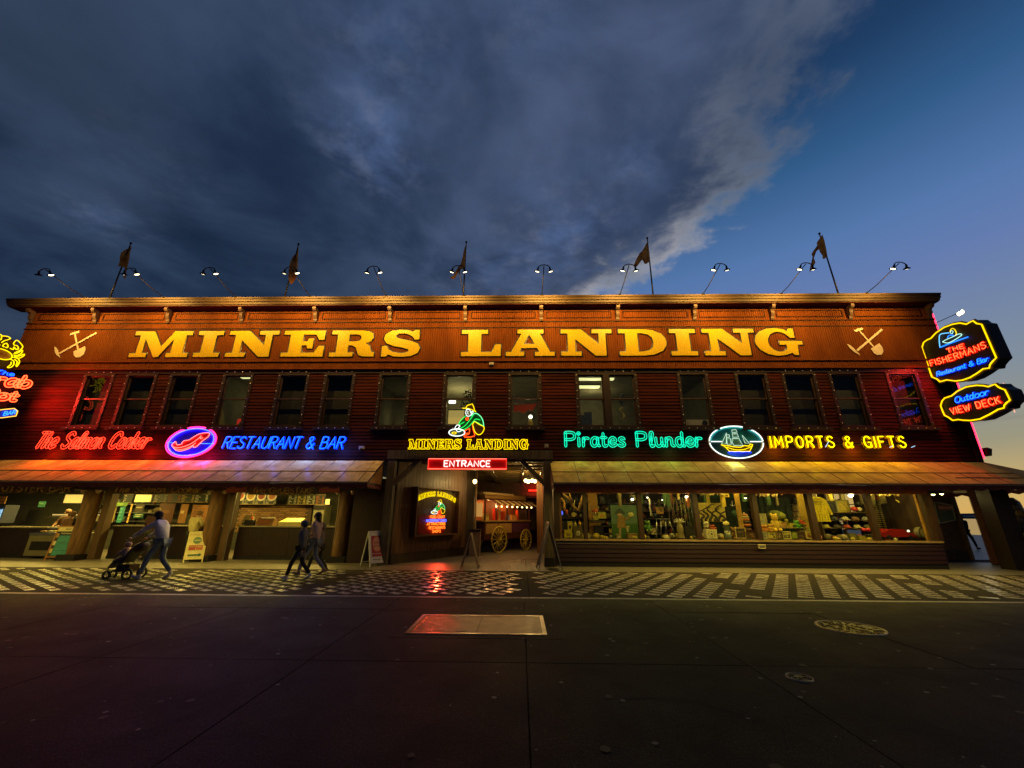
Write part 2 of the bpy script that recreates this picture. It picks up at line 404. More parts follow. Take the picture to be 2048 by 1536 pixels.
# window openings measured on the head trim: (left px, right px)
WIN = [(173.7, 233.3), (256.7, 318.6), (343.9, 405), (449.4, 510), (559, 621.6), (650.9, 712.9), (759.7, 823.4), (887.8, 953.4),
       (1016.7, 1082.3), (1149.3, 1272.3), (1352, 1414), (1467, 1532), (1560.5, 1628.5), (1653.7, 1718), (1768, 1832.8)]
WZ0, WZ1 = 4.72, 6.84
WINX = [(F(a, 747)[0], F(b, 747)[0]) for a, b in WIN]
def cut(a, b, holes):
    segs = [(a, b)]
    for h0, h1 in holes:
        nx = []
        for s0, s1 in segs:
            if h1 <= s0 or h0 >= s1: nx.append((s0, s1)); continue
            if h0 > s0: nx.append((s0, h0))
            if h1 < s1: nx.append((h1, s1))
        segs = nx
    return segs
sid = W(MB()); z = 2.76
q = random.Random(1)
while z < 6.9:
    z1 = z+.128
    holes = []
    if z1 > WZ0-.02 and z < WZ1: holes += WINX
    if z < 3.45: holes.append((-5.0, 1.3))
    for a, b in cut(XL, XR, holes):
        x = a
        while x < b:                                               # boards butt end to end at uneven lengths
            e = min(b, x+q.uniform(2.2, 5.0))
            if b-e < .5: e = b
            dy = q.uniform(0, .004)
            y0 = YW-.028-dy; y1 = YW-.006-dy
            sid.quad((x+.002, y0, z), (e-.002, y0, z), (e-.002, y1, z1), (x+.002, y1, z1))
            sid.quad((x+.002, y1+.01, z), (e-.002, y1+.01, z), (e-.002, y0, z), (x+.002, y0, z))
            x = e
    z = z1
sid.build('clapboard_siding', red_paint, bld, 'stuff')
bk = W(MB())
for z0, z1, hs in ((2.76, 3.45, [(-5.0, 1.3)]), (3.45, WZ0, []), (WZ0, WZ1, WINX), (WZ1, 9.9, [])):
    for a, b in cut(XL, XR, hs): bk.box(a, b, YW, YW+.16, z0, z1)
bk.build('wall_core', dark_wood, bld)
# corner boards, side walls, roof
W(MB()).box(XL-.02, XL+.16, YW-.07, YW-.03, 3.3, 7.0).build('corner_board', red_paint, bld); W(MB()).box(XR-.16, XR+.02, YW-.07, YW-.03, 3.3, 7.0).build('corner_board', red_paint, bld)
sw = W(MB()); sw.box(XL, XL+.15, YW+.17, 32, 3.2, 9.85); sw.build('side_wall', red_paint, bld)
sw = W(MB()); sw.box(XR-.15, XR, YW+.17, 32, 3.2, 9.85); sw.build('side_wall', red_paint, bld)
W(MB()).box(XL, XR, YW+.17, 32, 9.86, 9.92).build('roof', black, bld)
# ---- the beaded name band, a hand's breadth proud of the wall
YB = 14.62
def beads(mb, z0, z1, yb, x0=XL-.03, x1=XR+.03, pitch=.086):
    n = int((x1-x0)/pitch)
    p = (x1-x0)/n
    for i in range(n):
        a = x0+i*p; g = .016
        mb.quad((a+g, yb, z0), (a+p-g, yb, z0), (a+p-g, yb, z1), (a+g, yb, z1))
        mb.quad((a+p-g, yb, z0), (a+p, yb+.022, z0), (a+p, yb+.022, z1), (a+p-g, yb, z1))
        mb.quad((a, yb+.022, z0), (a+g, yb, z0), (a+g, yb, z1), (a, yb+.022, z1))
bb = W(MB()); beads(bb, 7.03, 9.62, YB); bb.box(XL-.03, XR+.03, YB+.03, YW, 7.03, 9.62)
bb.build('beadboard_band', band_paint, bld, 'stuff')
mo = W(MB())
for z0, z1, p in ((7.31, 7.36, .045), (7.0, 7.05, .05), (8.78, 8.815, .03), (9.035, 9.075, .035), (9.565, 9.62, .05)):
    mo.box(XL-.05, XR+.05, YB-p, YB-.002, z0, z1)
mo.build('mouldings', band_paint, bld)
dl = W(MB())  # dark lines painted along the lower edge of the mouldings
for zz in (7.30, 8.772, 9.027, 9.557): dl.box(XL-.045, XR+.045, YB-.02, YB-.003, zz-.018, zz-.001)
dl.build('painted_line', mat('band_line', (.012, .005, .003), .7), bld)
ht = W(MB()); ht.box(XL, XR, YW-.055, YW-.03, 6.85, 6.97); ht.build('head_trim', trim_paint, bld)
co = W(MB())
co.prism_x([(14.08, 9.915), (14.08, 9.84), (14.12, 9.83), (14.12, 9.74), (14.17, 9.72), (14.19, 9.65), (14.24, 9.635), (14.24, 9.62), (14.72, 9.62), (14.72, 9.93), (14.4, 9.94)], -20.95, 16.32)
co.build('cornice', cornice_paint, bld)
W(MB()).box(-20.9, 16.28, 14.25, YB-.004, 9.598, 9.618).build('soffit', red_paint, bld)
BRK = [192, 335, 482, 626, 774, 922, 1074.6, 1226.6, 1380, 1538, 1695]
BX = [F(p, 637)[0] for p in BRK]; BX[0] = F(200, 637)[0]
BX = [-20.18]+[BX[0]+(BX[-1]-BX[0])*i/10 for i in range(11)]+[16.1]
bp = [(14.30, 9.597), (14.30, 9.50), (14.35, 9.44), (14.42, 9.42), (14.45, 9.36), (14.44, 9.28), (14.48, 9.20), (14.52, 9.15), (14.53, 9.08), (14.57, 9.02), (YB-.05, 9.02), (YB-.05, 9.597)]
bme = MB().prism_x([(y-YW, z) for y, z in bp], -.065, .065).mesh('bracket', mat('bracket_paint', (.12, .07, .045), .55, var=.3))
for x in BX:
    o = link('bracket', bme, bld); o.location = (x, 0, 0)
fp = W(MB())
for i in range(12):
    a, b = BX[i]+.22, BX[i+1]-.22
    fp = W(MB()); zz0, zz1 = 9.17, 9.47
    for bx in ((a, b, zz1-.03, zz1), (a, b, zz0, zz0+.03), (a, a+.03, zz0+.03, zz1-.03), (b-.03, b, zz0+.03, zz1-.03)):
        fp.box(bx[0], bx[1], YB-.022, YB-.002, bx[2], bx[3])
    fp.build('frieze_panel', mat('frieze_trim', (.03, .009, .003), .7, spec=.15), bld)

# ---- windows
glass = glassmat('window_glass', (.92, .95, .93), .018)
frame_m = mat('window_frame', (.022, .010, .007), .5, var=.3)
sash_m = mat('window_sash', (.07, .04, .028), .45, var=.3)
bulb_m = mat('unlit_bulb', (.55, .5, .45), .15, spec=.8)
def window(x0, x1, halves=1):
    f = W(MB()); fw = .115
    f.box(x0, x0+fw, YW-.05, YW+.13, WZ0, WZ1); f.box(x1-fw, x1, YW-.05, YW+.13, WZ0, WZ1)
    f.box(x0+fw, x1-fw, YW-.05, YW+.13, WZ1-.07, WZ1); f.box(x0+fw, x1-fw, YW-.05, YW+.13, WZ0, WZ0+.06)
    if halves == 2:
        xm = (x0+x1)/2; f.box(xm-.12, xm+.12, YW-.05, YW+.13, WZ0+.06, WZ1-.07)
    fo = f.build('window', frame_m, bld)
    W(MB()).box(x0-.09, x1+.09, YW-.16, YW-.052, WZ0-.12, WZ0-.004).build('sill', frame_m, fo)
    bays = [(x0+fw, x1-fw)] if halves == 1 else [(x0+fw, (x0+x1)/2-.12), ((x0+x1)/2+.12, x1-fw)]
    zm = 5.83
    for a, b in bays:
        for z0, z1, y in ((WZ0+.06, zm+.02, YW+.07), (zm-.02, WZ1-.07, YW+.03)):
            s = W(MB()); t_ = .045
            s.box(a, b, y, y+.035, z0, z0+t_); s.box(a, b, y, y+.035, z1-t_, z1)
            s.box(a, a+t_, y, y+.035, z0+t_, z1-t_); s.box(b-t_, b, y, y+.035, z0+t_, z1-t_)
            s.build('sash', sash_m, fo)
            W(MB()).box(a+t_, b-t_, y+.014, y+.020, z0+t_, z1-t_).build('pane', glass, fo)
    bl = W(MB())
    for k in range(7):
        zz = WZ0+.15+k*(WZ1-WZ0-.25)/6
        for xx in (x0+.05, x1-.05): bl.ball((xx, YW-.075, zz), .02, n=6, m=4)
    n = max(4, int((x1-x0)/.32))
    for k in range(n):
        xx = x0+(k+.5)*(x1-x0)/n
        bl.ball((xx, YW-.18, WZ0-.06), .02, n=6, m=4); bl.ball((xx, YW-.075, 6.9), .02, n=6, m=4)
    bl.build('light_bulbs', bulb_m, fo, 'stuff')
    return fo
for i, (a, b) in enumerate(WINX): window(a, b, 2 if i == 9 else 1)

# ---- rooms upstairs: dark panels stand in for unlit ones, four are lit
room_m = mat('room_plaster', (.27, .25, .15), .85, var=.2, vscale=3)
lit_lamp = mat('ceiling_tube', (.9, .9, .7), .4, emit=(1, .95, .42), es=1.05)
blind_m = mat('dark_blind', (.016, .013, .010), .7, var=.4, vscale=3)
def room(x0, x1, depth=3.4, z0=4.5, z1=6.95):
    b = W(MB()); y0, y1 = YW+.165, YW+depth
    b.quad((x0, y1, z0), (x1, y1, z0), (x1, y1, z1), (x0, y1, z1)); b.quad((x0, y0, z0), (x1, y0, z0), (x1, y1, z0), (x0, y1, z0))
    b.quad((x0, y0, z1), (x1, y0, z1), (x1, y1, z1), (x0, y1, z1)); b.quad((x0, y0, z0), (x0, y1, z0), (x0, y1, z1), (x0, y0, z1))
    b.quad((x1, y0, z0), (x1, y1, z0), (x1, y1, z1), (x1, y0, z1))
    b.build('room_walls', room_m, bld)
LIT = {3: 0, 6: 0, 7: 0, 8: 0, 9: 0, 10: 0}
for i, (a, b) in enumerate(WINX):
    if i in LIT: continue
    d = W(MB()); d.box(a+.02, b-.02, YW+.30, YW+.31, WZ0-.05, WZ1)  # dark panel in place of an unlit room, its darkness put into the colour
    d.build('blind', mat('blue_blind', (.045, .045, .055), .7) if i == 13 else blind_m, bld)
room(WINX[3][0]-.3, WINX[3][1]+.4); room(WINX[6][0]-.4, WINX[6][1]+.5); room(WINX[7][0]-.5, WINX[8][1]+.4, 4.2); room(WINX[9][0]-.5, WINX[10][1]+.4, 4.2)
def plamp(name, loc, e, col=(1, .82, .42), r=.08, parent=None):
    l = bpy.data.lights.new(name, 'POINT'); l.energy = e; l.color = col; l.shadow_soft_size = r
    o = bpy.data.objects.new(name, l); COL.objects.link(o); o.location = loc
    if parent: o.parent = parent
    return o
def alamp(name, loc, sx, sy, e, col, rot, parent=None):
    l = bpy.data.lights.new(name, 'AREA'); l.shape = 'RECTANGLE'; l.size = sx; l.size_y = sy; l.energy = e; l.color = col
    o = bpy.data.objects.new(name, l); COL.objects.link(o); o.location = loc; o.rotation_euler = rot
    if parent: o.parent = parent
    return o
def ceiling_tube(x, y, L, w, label, z=6.93):
    t = empty('ceiling_light', (x, y, z), label=label, cat='ceiling light')
    MB().box(-L/2, L/2, -w/2, w/2, -.05, -.005).build('diffuser', lit_lamp, t)
    MB().box(-L/2-.02, L/2+.02, -w/2-.02, w/2+.02, -.003, .01).build('housing', white_paint, t)
x0, x1 = WINX[9]; xm = (x0+x1)/2
ceiling_tube(x0+.75, YW+.9, 1.9, .22, 'front ceiling light behind the double window', 6.93)
ceiling_tube(x0+.35, YW+1.85, 1.9, .3, 'rear ceiling light behind the double window', 6.9)
ceiling_tube(WINX[10][0]-.1, YW+1.1, 1.1, .3, 'ceiling light cut off by the edge of the window right of the double window')
ceiling_tube((WINX[3][0]+WINX[3][1])/2+.1, YW+.62, .9, .16, 'ceiling light behind the fourth window from the left')
plamp('room_bulb', (WINX[3][0]+.9, YW+2.2, 6.2), 7); plamp('room_bulb', (WINX[6][0]+.4, YW+2.6, 5.6), 4)
plamp('room_bulb', (WINX[7][0]+.35, YW+2.4, 6.2), 40); plamp('room_bulb', (WINX[8][0]+.75, YW+1.2, 5.35), 4)
plamp('room_bulb', (xm, YW+2.6, 6.4), 16)

def up_item(name, wi, u, z, Y, label, cat):
    x0_, x1_ = WINX[wi]; return empty(name, (x0_+(x1_-x0_)*u, YW+Y, z), label=label, cat=cat)
t = up_item('potted_tree', 7, .72, 4.7, 1.3, 'bushy dark indoor tree behind the lit window above the prospector', 'plant'); leaf_m = mat('leaf', (.03, .05, .015), .6)
rr = random.Random(8); lf = MB()
for k in range(260):
    a, r_, z_ = rr.uniform(0, 6.3), .48*math.sqrt(rr.random()), rr.uniform(.75, 1.85); r_ *= 1-abs(z_-1.3)*.8; c = Vector((r_*math.cos(a), r_*math.sin(a), z_)); d1 = Vector((rr.uniform(-1, 1), rr.uniform(-1, 1), rr.uniform(-1, 1))).normalized()*.06; d2 = d1.orthogonal().normalized()*.03
    lf.quad(c-d1, c-d2, c+d1, c+d2)
lf.build('foliage', leaf_m, t, 'stuff'); MB().tube([(0, 0, 0), (.02, 0, 1.4)], .025, 6).build('trunk', dark_wood, t); MB().cyl((0, 0), .16, 0, .3, 12, .2).build('pot', black, t)
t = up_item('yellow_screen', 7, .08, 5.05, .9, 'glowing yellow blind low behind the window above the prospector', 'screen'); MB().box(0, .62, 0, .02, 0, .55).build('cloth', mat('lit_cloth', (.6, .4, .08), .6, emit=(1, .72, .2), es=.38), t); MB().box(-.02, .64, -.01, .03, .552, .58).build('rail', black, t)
t = up_item('wall_light', 7, .15, 5.98, 1.0, 'bright white lamp at the left side of the window above the prospector', 'lamp'); MB().box(-.12, .14, 0, .05, -.05, .06).build('lens', mat('bright_lens', (1, 1, 1), .3, emit=(1, .98, .75), es=3), t); MB().box(-.14, .16, .052, .09, -.07, .08).build('plate', white_paint, t)
t = up_item('table_lamp', 8, .68, 4.95, .8, 'small table lamp with a white globe in the window right of the prospector', 'lamp'); MB().ball((0, 0, .36), .08, n=10, m=7).build('globe', mat('bright_lens', (1, 1, 1), .3, emit=(1, .98, .75), es=3), t); MB().lathe((0, 0, 0), [(.11, 0), (.12, .1), (.07, .2), (.03, .3)], 10).build('base', mat('lamp_jar', (.5, .4, .15), .4), t)
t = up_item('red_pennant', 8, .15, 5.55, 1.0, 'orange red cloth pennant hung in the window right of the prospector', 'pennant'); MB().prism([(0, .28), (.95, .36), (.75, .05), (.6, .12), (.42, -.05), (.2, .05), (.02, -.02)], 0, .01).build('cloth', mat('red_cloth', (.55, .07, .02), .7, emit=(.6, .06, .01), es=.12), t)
t = up_item('model_sail', 8, .16, 6.0, 1.3, 'small white triangular sail in the window right of the prospector', 'model sail'); MB().prism([(0, 0), (.42, 0), (.14, .36)], 0, .01).build('cloth', mat('sail_white', (.6, .55, .4), .7), t)
t = up_item('bunting', 3, .12, 5.0, .9, 'red and yellow bunting low in the fourth window from the left', 'bunting')
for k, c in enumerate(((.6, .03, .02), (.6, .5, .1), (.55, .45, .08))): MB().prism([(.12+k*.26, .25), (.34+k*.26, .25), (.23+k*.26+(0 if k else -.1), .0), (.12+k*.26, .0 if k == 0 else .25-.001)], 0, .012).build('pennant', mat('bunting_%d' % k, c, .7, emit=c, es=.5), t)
t = up_item('window_unit', 10, .18, 4.78, .12, 'grey air conditioner with a round fan in the window right of the double window', 'air conditioner'); MB().box(-.1, .85, 0, .3, 0, .26).build('case', mat('ac_grey', (.35, .36, .38), .5), t); o_ = MB(); o_.M = Matrix.Translation((.66, -.004, .13)) @ Matrix.Rotation(PI/2, 4, 'X'); o_.cyl((0, 0), .1, 0, .02, 14); o_.build('fan', black, t)
t = up_item('shelving', 9, .10, 4.75, 1.6, 'pale cabinets stacked behind the left half of the double window', 'cabinet')
for k, (a, b, h_) in enumerate(((0, .32, .8), (.33, .62, .95))): MB().box(a, b, 0, .4, 0, h_).build('cabinet_body', mat('cab_blue', (.22, .24, .30), .5), t)
t = up_item('garland', 9, .80, 5.0, .7, 'pale twisted garland hanging in the right half of the double window', 'garland'); MB().tube([(.08*math.sin(k*1.3), 0, 1.3-k*.09) for k in range(14)], [.02+.02*(k % 3) for k in range(14)], 6).build('strand', mat('garland_m', (.35, .33, .2), .7), t)

# ================================================================== GLYPHS
SL = {
 'M': [[(0,0),(5.2,0),(5.2,1.5),(3.7,1.5),(3.7,7.0),(7.6,0),(9.0,0),(12.5,7.0),(12.5,1.5),(11.2,1.5),(11.2,0),(17.8,0),(17.8,1.5),(16.1,1.5),(16.1,8.5),(17.8,8.5),(17.8,10),(12.2,10),(9.1,4.0),(5.9,10),(0,10),(0,8.5),(1.9,8.5),(1.9,1.5),(0,1.5)]],
 'I': [[(0,0),(7.2,0),(7.2,1.5),(5.4,1.6),(5.4,8.4),(7.2,8.5),(7.2,10),(0,10),(0,8.5),(1.8,8.4),(1.8,1.6),(0,1.5)]],
 'N': [[(0,0),(5.4,0),(5.4,1.5),(3.8,1.5),(3.8,6.4),(9.2,0),(12.1,0),(12.1,8.5),(13.8,8.5),(13.8,10),(8.4,10),(8.4,8.5),(10.2,8.5),(10.2,4.4),(5.5,10),(0,10),(0,8.5),(1.8,8.5),(1.8,1.5),(0,1.5)]],
 'E': [[(0,0),(11.2,0),(11.2,4),(9.7,4),(8.7,1.5),(5.2,1.5),(5.2,4.3),(6.5,4.3),(6.8,3.1),(8.1,3.1),(8.1,6.9),(6.8,6.9),(6.5,5.8),(5.2,5.8),(5.2,8.5),(8.7,8.5),(9.6,6.4),(11,6.4),(11,10),(0,10),(0,8.5),(1.8,8.5),(1.8,1.5),(0,1.5)]],
 'R': [[(0,0),(6.8,0),(6.8,1.5),(5.2,1.5),(5.2,4.3),(6.3,4.2),(7.6,3.4),(8.1,1.7),(8.6,.5),(9.8,0),(13,0),(13,1.5),(12.2,1.7),(11.9,2.6),(11.5,4),(10.3,5),(11.8,5.9),(12.4,7.3),(12,8.9),(10.9,9.7),(9,10),(0,10),(0,8.5),(1.8,8.5),(1.8,1.5),(0,1.5)],[(5.2,5.7),(5.2,8.5),(7.3,8.5),(8.6,8.1),(8.9,7.1),(8.5,6.1),(7.2,5.7)]],
 'S': [[(0,-.1),(1.3,-.1),(2,.7),(3.6,0),(6,-.2),(8.6,.1),(10.6,1.2),(11.3,3.1),(10.5,4.9),(8.6,5.8),(5.8,6.5),(4.1,7.1),(3.7,7.9),(4.6,8.7),(6.4,8.8),(8,8.2),(9.1,7.2),(9.5,6.4),(10.8,6.4),(10.8,10.1),(9.4,10.1),(8.8,9.4),(7.2,10.1),(5,10.2),(2.4,9.8),(.7,8.5),(.3,6.7),(1.2,5),(3.2,4),(6,3.3),(7.7,2.7),(8,1.9),(7,1.3),(5.2,1.2),(3.2,1.7),(2,2.6),(1.3,3.9),(0,3.9)]],
 'L': [[(0,0),(10.8,0),(10.8,4.4),(9.3,4.4),(8.3,1.5),(5.4,1.5),(5.4,8.5),(7.2,8.5),(7.2,10),(0,10),(0,8.5),(1.9,8.5),(1.9,1.5),(0,1.5)]],
 'A': [[(0,0),(5,0),(5,1.5),(3.7,1.5),(4.3,3),(8.6,3),(9.2,1.5),(8,1.5),(8,0),(13.4,0),(13.4,1.5),(12.2,1.5),(9.4,8.5),(10.4,8.5),(10.4,10),(3.2,10),(3.2,8.5),(4.3,8.5),(1.4,1.5),(0,1.5)],[(4.9,4.5),(8,4.5),(6.4,8.2)]],
 'D': [[(0,0),(6.8,0),(9.6,.4),(12,1.8),(13,3.6),(13.2,5),(13,6.4),(12,8.2),(9.6,9.6),(6.8,10),(0,10),(0,8.5),(1.8,8.5),(1.8,1.5),(0,1.5)],[(5.2,1.5),(5.2,8.5),(6.4,8.5),(8.2,8),(9.3,6.8),(9.6,5),(9.3,3.2),(8.2,2),(6.4,1.5)]],
 'G': [[(12.2,0),(11.0,0),(10.3,.9),(8.6,.1),(6,-.2),(3.2,.4),(1.2,2),(.1,4),(0,5.4),(.5,7.3),(2,9),(4.2,10),(6.6,10.2),(8.8,9.8),(10.2,9),(10.6,10),(12,10),(12,6.5),(10.6,6.5),(9.6,7.9),(8.2,8.7),(6.6,8.8),(4.9,7.9),(4,6.3),(3.8,5),(4,3.6),(4.9,2.1),(6.4,1.3),(8,1.4),(9.1,2.3),(9.2,3.9),(7.2,3.9),(7.2,5.3),(14,5.3),(14,3.9),(12.4,3.9)]],
}
def outline_mesh(loops, to3, extrude, fat, mname, m):
    """loops in glyph units -> curve -> mesh; to3 maps (u,v) to local x,z"""
    cu = bpy.data.curves.new(mname, 'CURVE'); cu.dimensions = '2D'; cu.fill_mode = 'BOTH'; cu.extrude = extrude; cu.bevel_depth = fat; cu.bevel_resolution = 0
    for lp in loops:
        sp = cu.splines.new('POLY'); sp.points.add(len(lp)-1); sp.use_cyclic_u = True
        for p, (u, v) in zip(sp.points, lp):
            x, z = to3(u, v); p.co = (x, z, 0, 1)
    ob = bpy.data.objects.new(mname, cu); COL.objects.link(ob)
    me = bpy.data.meshes.new_from_object(ob.evaluated_get(bpy.context.evaluated_depsgraph_get()))
    bpy.data.objects.remove(ob); bpy.data.curves.remove(cu)
    me.name = mname; me.materials.clear(); me.materials.append(m)
    me.transform(Matrix.Rotation(PI/2, 4, 'X'))        # curve plane XY -> XZ
    return me
def width(g): return max(u for lp in SL[g] for u, v in lp)
gold_letter = bpy.data.materials.new('gold_letter'); gold_letter.use_nodes = True
_t = NT(gold_letter.node_tree); _b = _t.n['Principled BSDF']; _b.inputs['Roughness'].default_value = .36; _b.inputs['Specular IOR Level'].default_value = .15
_tc = _t.node('ShaderNodeTexCoord'); _n = _t.noise(_tc.outputs['Object'], 16, 8, .7)
_t.l.new(_t.mix(_t.smooth(_n, .35, .7), (.66, .47, .010), (.50, .33, .008)), _b.inputs['Base Color'])
_s = _t.node('ShaderNodeSeparateXYZ'); _t.l.new(_tc.outputs['Object'], _s.inputs[0])
_fr = _t.math('ABSOLUTE', _t.math('SUBTRACT', _t.math('FRACT', _t.math('DIVIDE', _s.outputs[0], .086)), .5))
_bp = _t.node('ShaderNodeBump'); _bp.inputs['Strength'].default_value = .8; _bp.inputs['Distance'].default_value = .012
_t.l.new(_t.math('ADD', _t.math('SUBTRACT', 1.0, _t.smooth(_fr, .38, .5)), _t.math('MULTIPLY', _n, .25)), _bp.inputs['Height']); _t.l.new(_bp.outputs[0], _b.inputs['Normal'])
# painted name: (letter, left px, right px of its foot or head, row of that edge)
NAME = [('M', 256.8, 373.5, 716), ('I', 385.5, 436.3, 716), ('N', 449.7, 559.5, 0), ('E', 560.5, 645, 716), ('R', 657.8, 746.9, 716), ('S', 762, 839, 716),
        ('L', 921.8, 1001.5, 715), ('A', 1012, 1109.3, 715), ('N', 1123.4, 1222.5, 0), ('D', 1240.6, 1336, 713), ('I', 1343.7, 1396.5, 713), ('N', 1411, 1507, 0), ('G', 1514.8, 1609.8, 710)]
for ch, a, b, row in NAME:
    if row: xa, xb = F(a, row, YB)[0], F(b, row, YB)[0]
    else: xa, xb = F(a, 715, YB)[0], F(b, 666, YB)[0]
    z0, z1 = 7.53, 8.655; wd = width(ch); k = (xb-xa)/wd; kz = (z1-z0)/10
    to = lambda u, v: (xa+u*k, z0+v*kz)
    me = outline_mesh(SL[ch], to, .001, .05, 'letter_outline', black); oo = link('letter', outline_mesh(SL[ch], to, .008, .0, 'letter', gold_letter), bld)
    oo.location = (0, YB-.020-YW, 0)
    o2 = link('letter_outline', me, oo); o2.location = (0, .012, 0)
    me.transform(Matrix.Diagonal((1, .12, 1, 1)))
# crossed pick and shovel painted at both ends
def emblem(px0, px1, mir):
    xa, xb = F(px0, 690, YB)[0], F(px1, 690, YB)[0]; z0, z1 = 7.52, 8.70
    def to(u, v): u = 1-u if mir else u; return (xa+(xb-xa)*u, z0+(z1-z0)*v)
    e = empty('pick_and_shovel_emblem', (0, YB-.016-YW, 0), parent=bld)
    dk = mat('umber_line', (.10, .05, .03), .6)
    def line(pts, w, name, m_, y):
        mb = MB()
        for (a, b) in zip(pts, pts[1:]):
            A_, B_ = Vector((to(*a)[0], 0, to(*a)[1])), Vector((to(*b)[0], 0, to(*b)[1]))
            mb.bar(A_+Vector((0, y, 0)), B_+Vector((0, y, 0)), .012, w)
        mb.build(name, m_, e)
    def shape(pts, name, m_, y):
        MB().prism([to(*p) for p in pts], y-.006, y+.006).build(name, m_, e)
    line([(.20, .16), (.98, .92)], .075, 'pick_handle', bone, -.006); line([(.37, .97), (.64, .30)], .06, 'shovel_handle', bone, .004)
    line([(.28, .86), (.50, .96)], .09, 'shovel_grip', bone, -.001)
    shape([(0, .40), (.04, .24), (.13, .10), (.25, 0), (.19, .13), (.13, .25), (.06, .36)], 'pick_head', bone, -.002)
    shape([(.55, .22), (.80, .42), (.85, .30), (.85, .13), (.78, .02), (.68, 0), (.60, .07)], 'shovel_blade', bone, -.005)
emblem(112, 187, False)
emblem(1694, 1774, False)
# ================================================================== AWNINGS
canvas = bpy.data.materials.new('awning_canvas'); canvas.use_nodes = True
_t = NT(canvas.node_tree); _t.n.clear()
_o = _t.node('ShaderNodeOutputMaterial'); _d = _t.node('ShaderNodeBsdfDiffuse'); _tr = _t.node('ShaderNodeBsdfTranslucent'); _g = _t.node('ShaderNodeBsdfGlossy'); _m1 = _t.node('ShaderNodeMixShader'); _m2 = _t.node('ShaderNodeMixShader')
_tc = _t.node('ShaderNodeTexCoord'); _f = _t.noise(_tc.outputs['Object'], 2.2, 7, .6, .4)
_c = _t.mix(_t.smooth(_f, .35, .7), (.80, .60, .19), (.50, .34, .10))
_t.l.new(_c, _d.inputs[0]); _t.l.new(_c, _tr.inputs[0]); _g.inputs['Roughness'].default_value = .35
_m1.inputs[0].default_value = .15; _m2.inputs[0].default_value = .015
_t.l.new(_d.outputs[0], _m1.inputs[1]); _t.l.new(_tr.outputs[0], _m1.inputs[2]); _t.l.new(_m1.outputs[0], _m2.inputs[1]); _t.l.new(_g.outputs[0], _m2.inputs[2]); _t.l.new(_m2.outputs[0], _o.inputs[0])
rail_m = mat('awning_rail', (.30, .22, .13), .5)
valance_m = mat('valance_cloth', (.20, .045, .03), .8, var=.3)
end_m = mat('awning_end_cloth', (.45, .22, .07), .8, var=.2)
AT, AB, AY = 3.47, 2.63, 13.27
canvas_left = canvas.copy(); canvas_left.name = 'awning_canvas_opaque'  # same canvas made opaque so neon light does not pass through
for _n in canvas_left.node_tree.nodes:
    if _n.type == 'MIX_SHADER' and abs(_n.inputs[0].default_value-.15) < .01: _n.inputs[0].default_value = 0
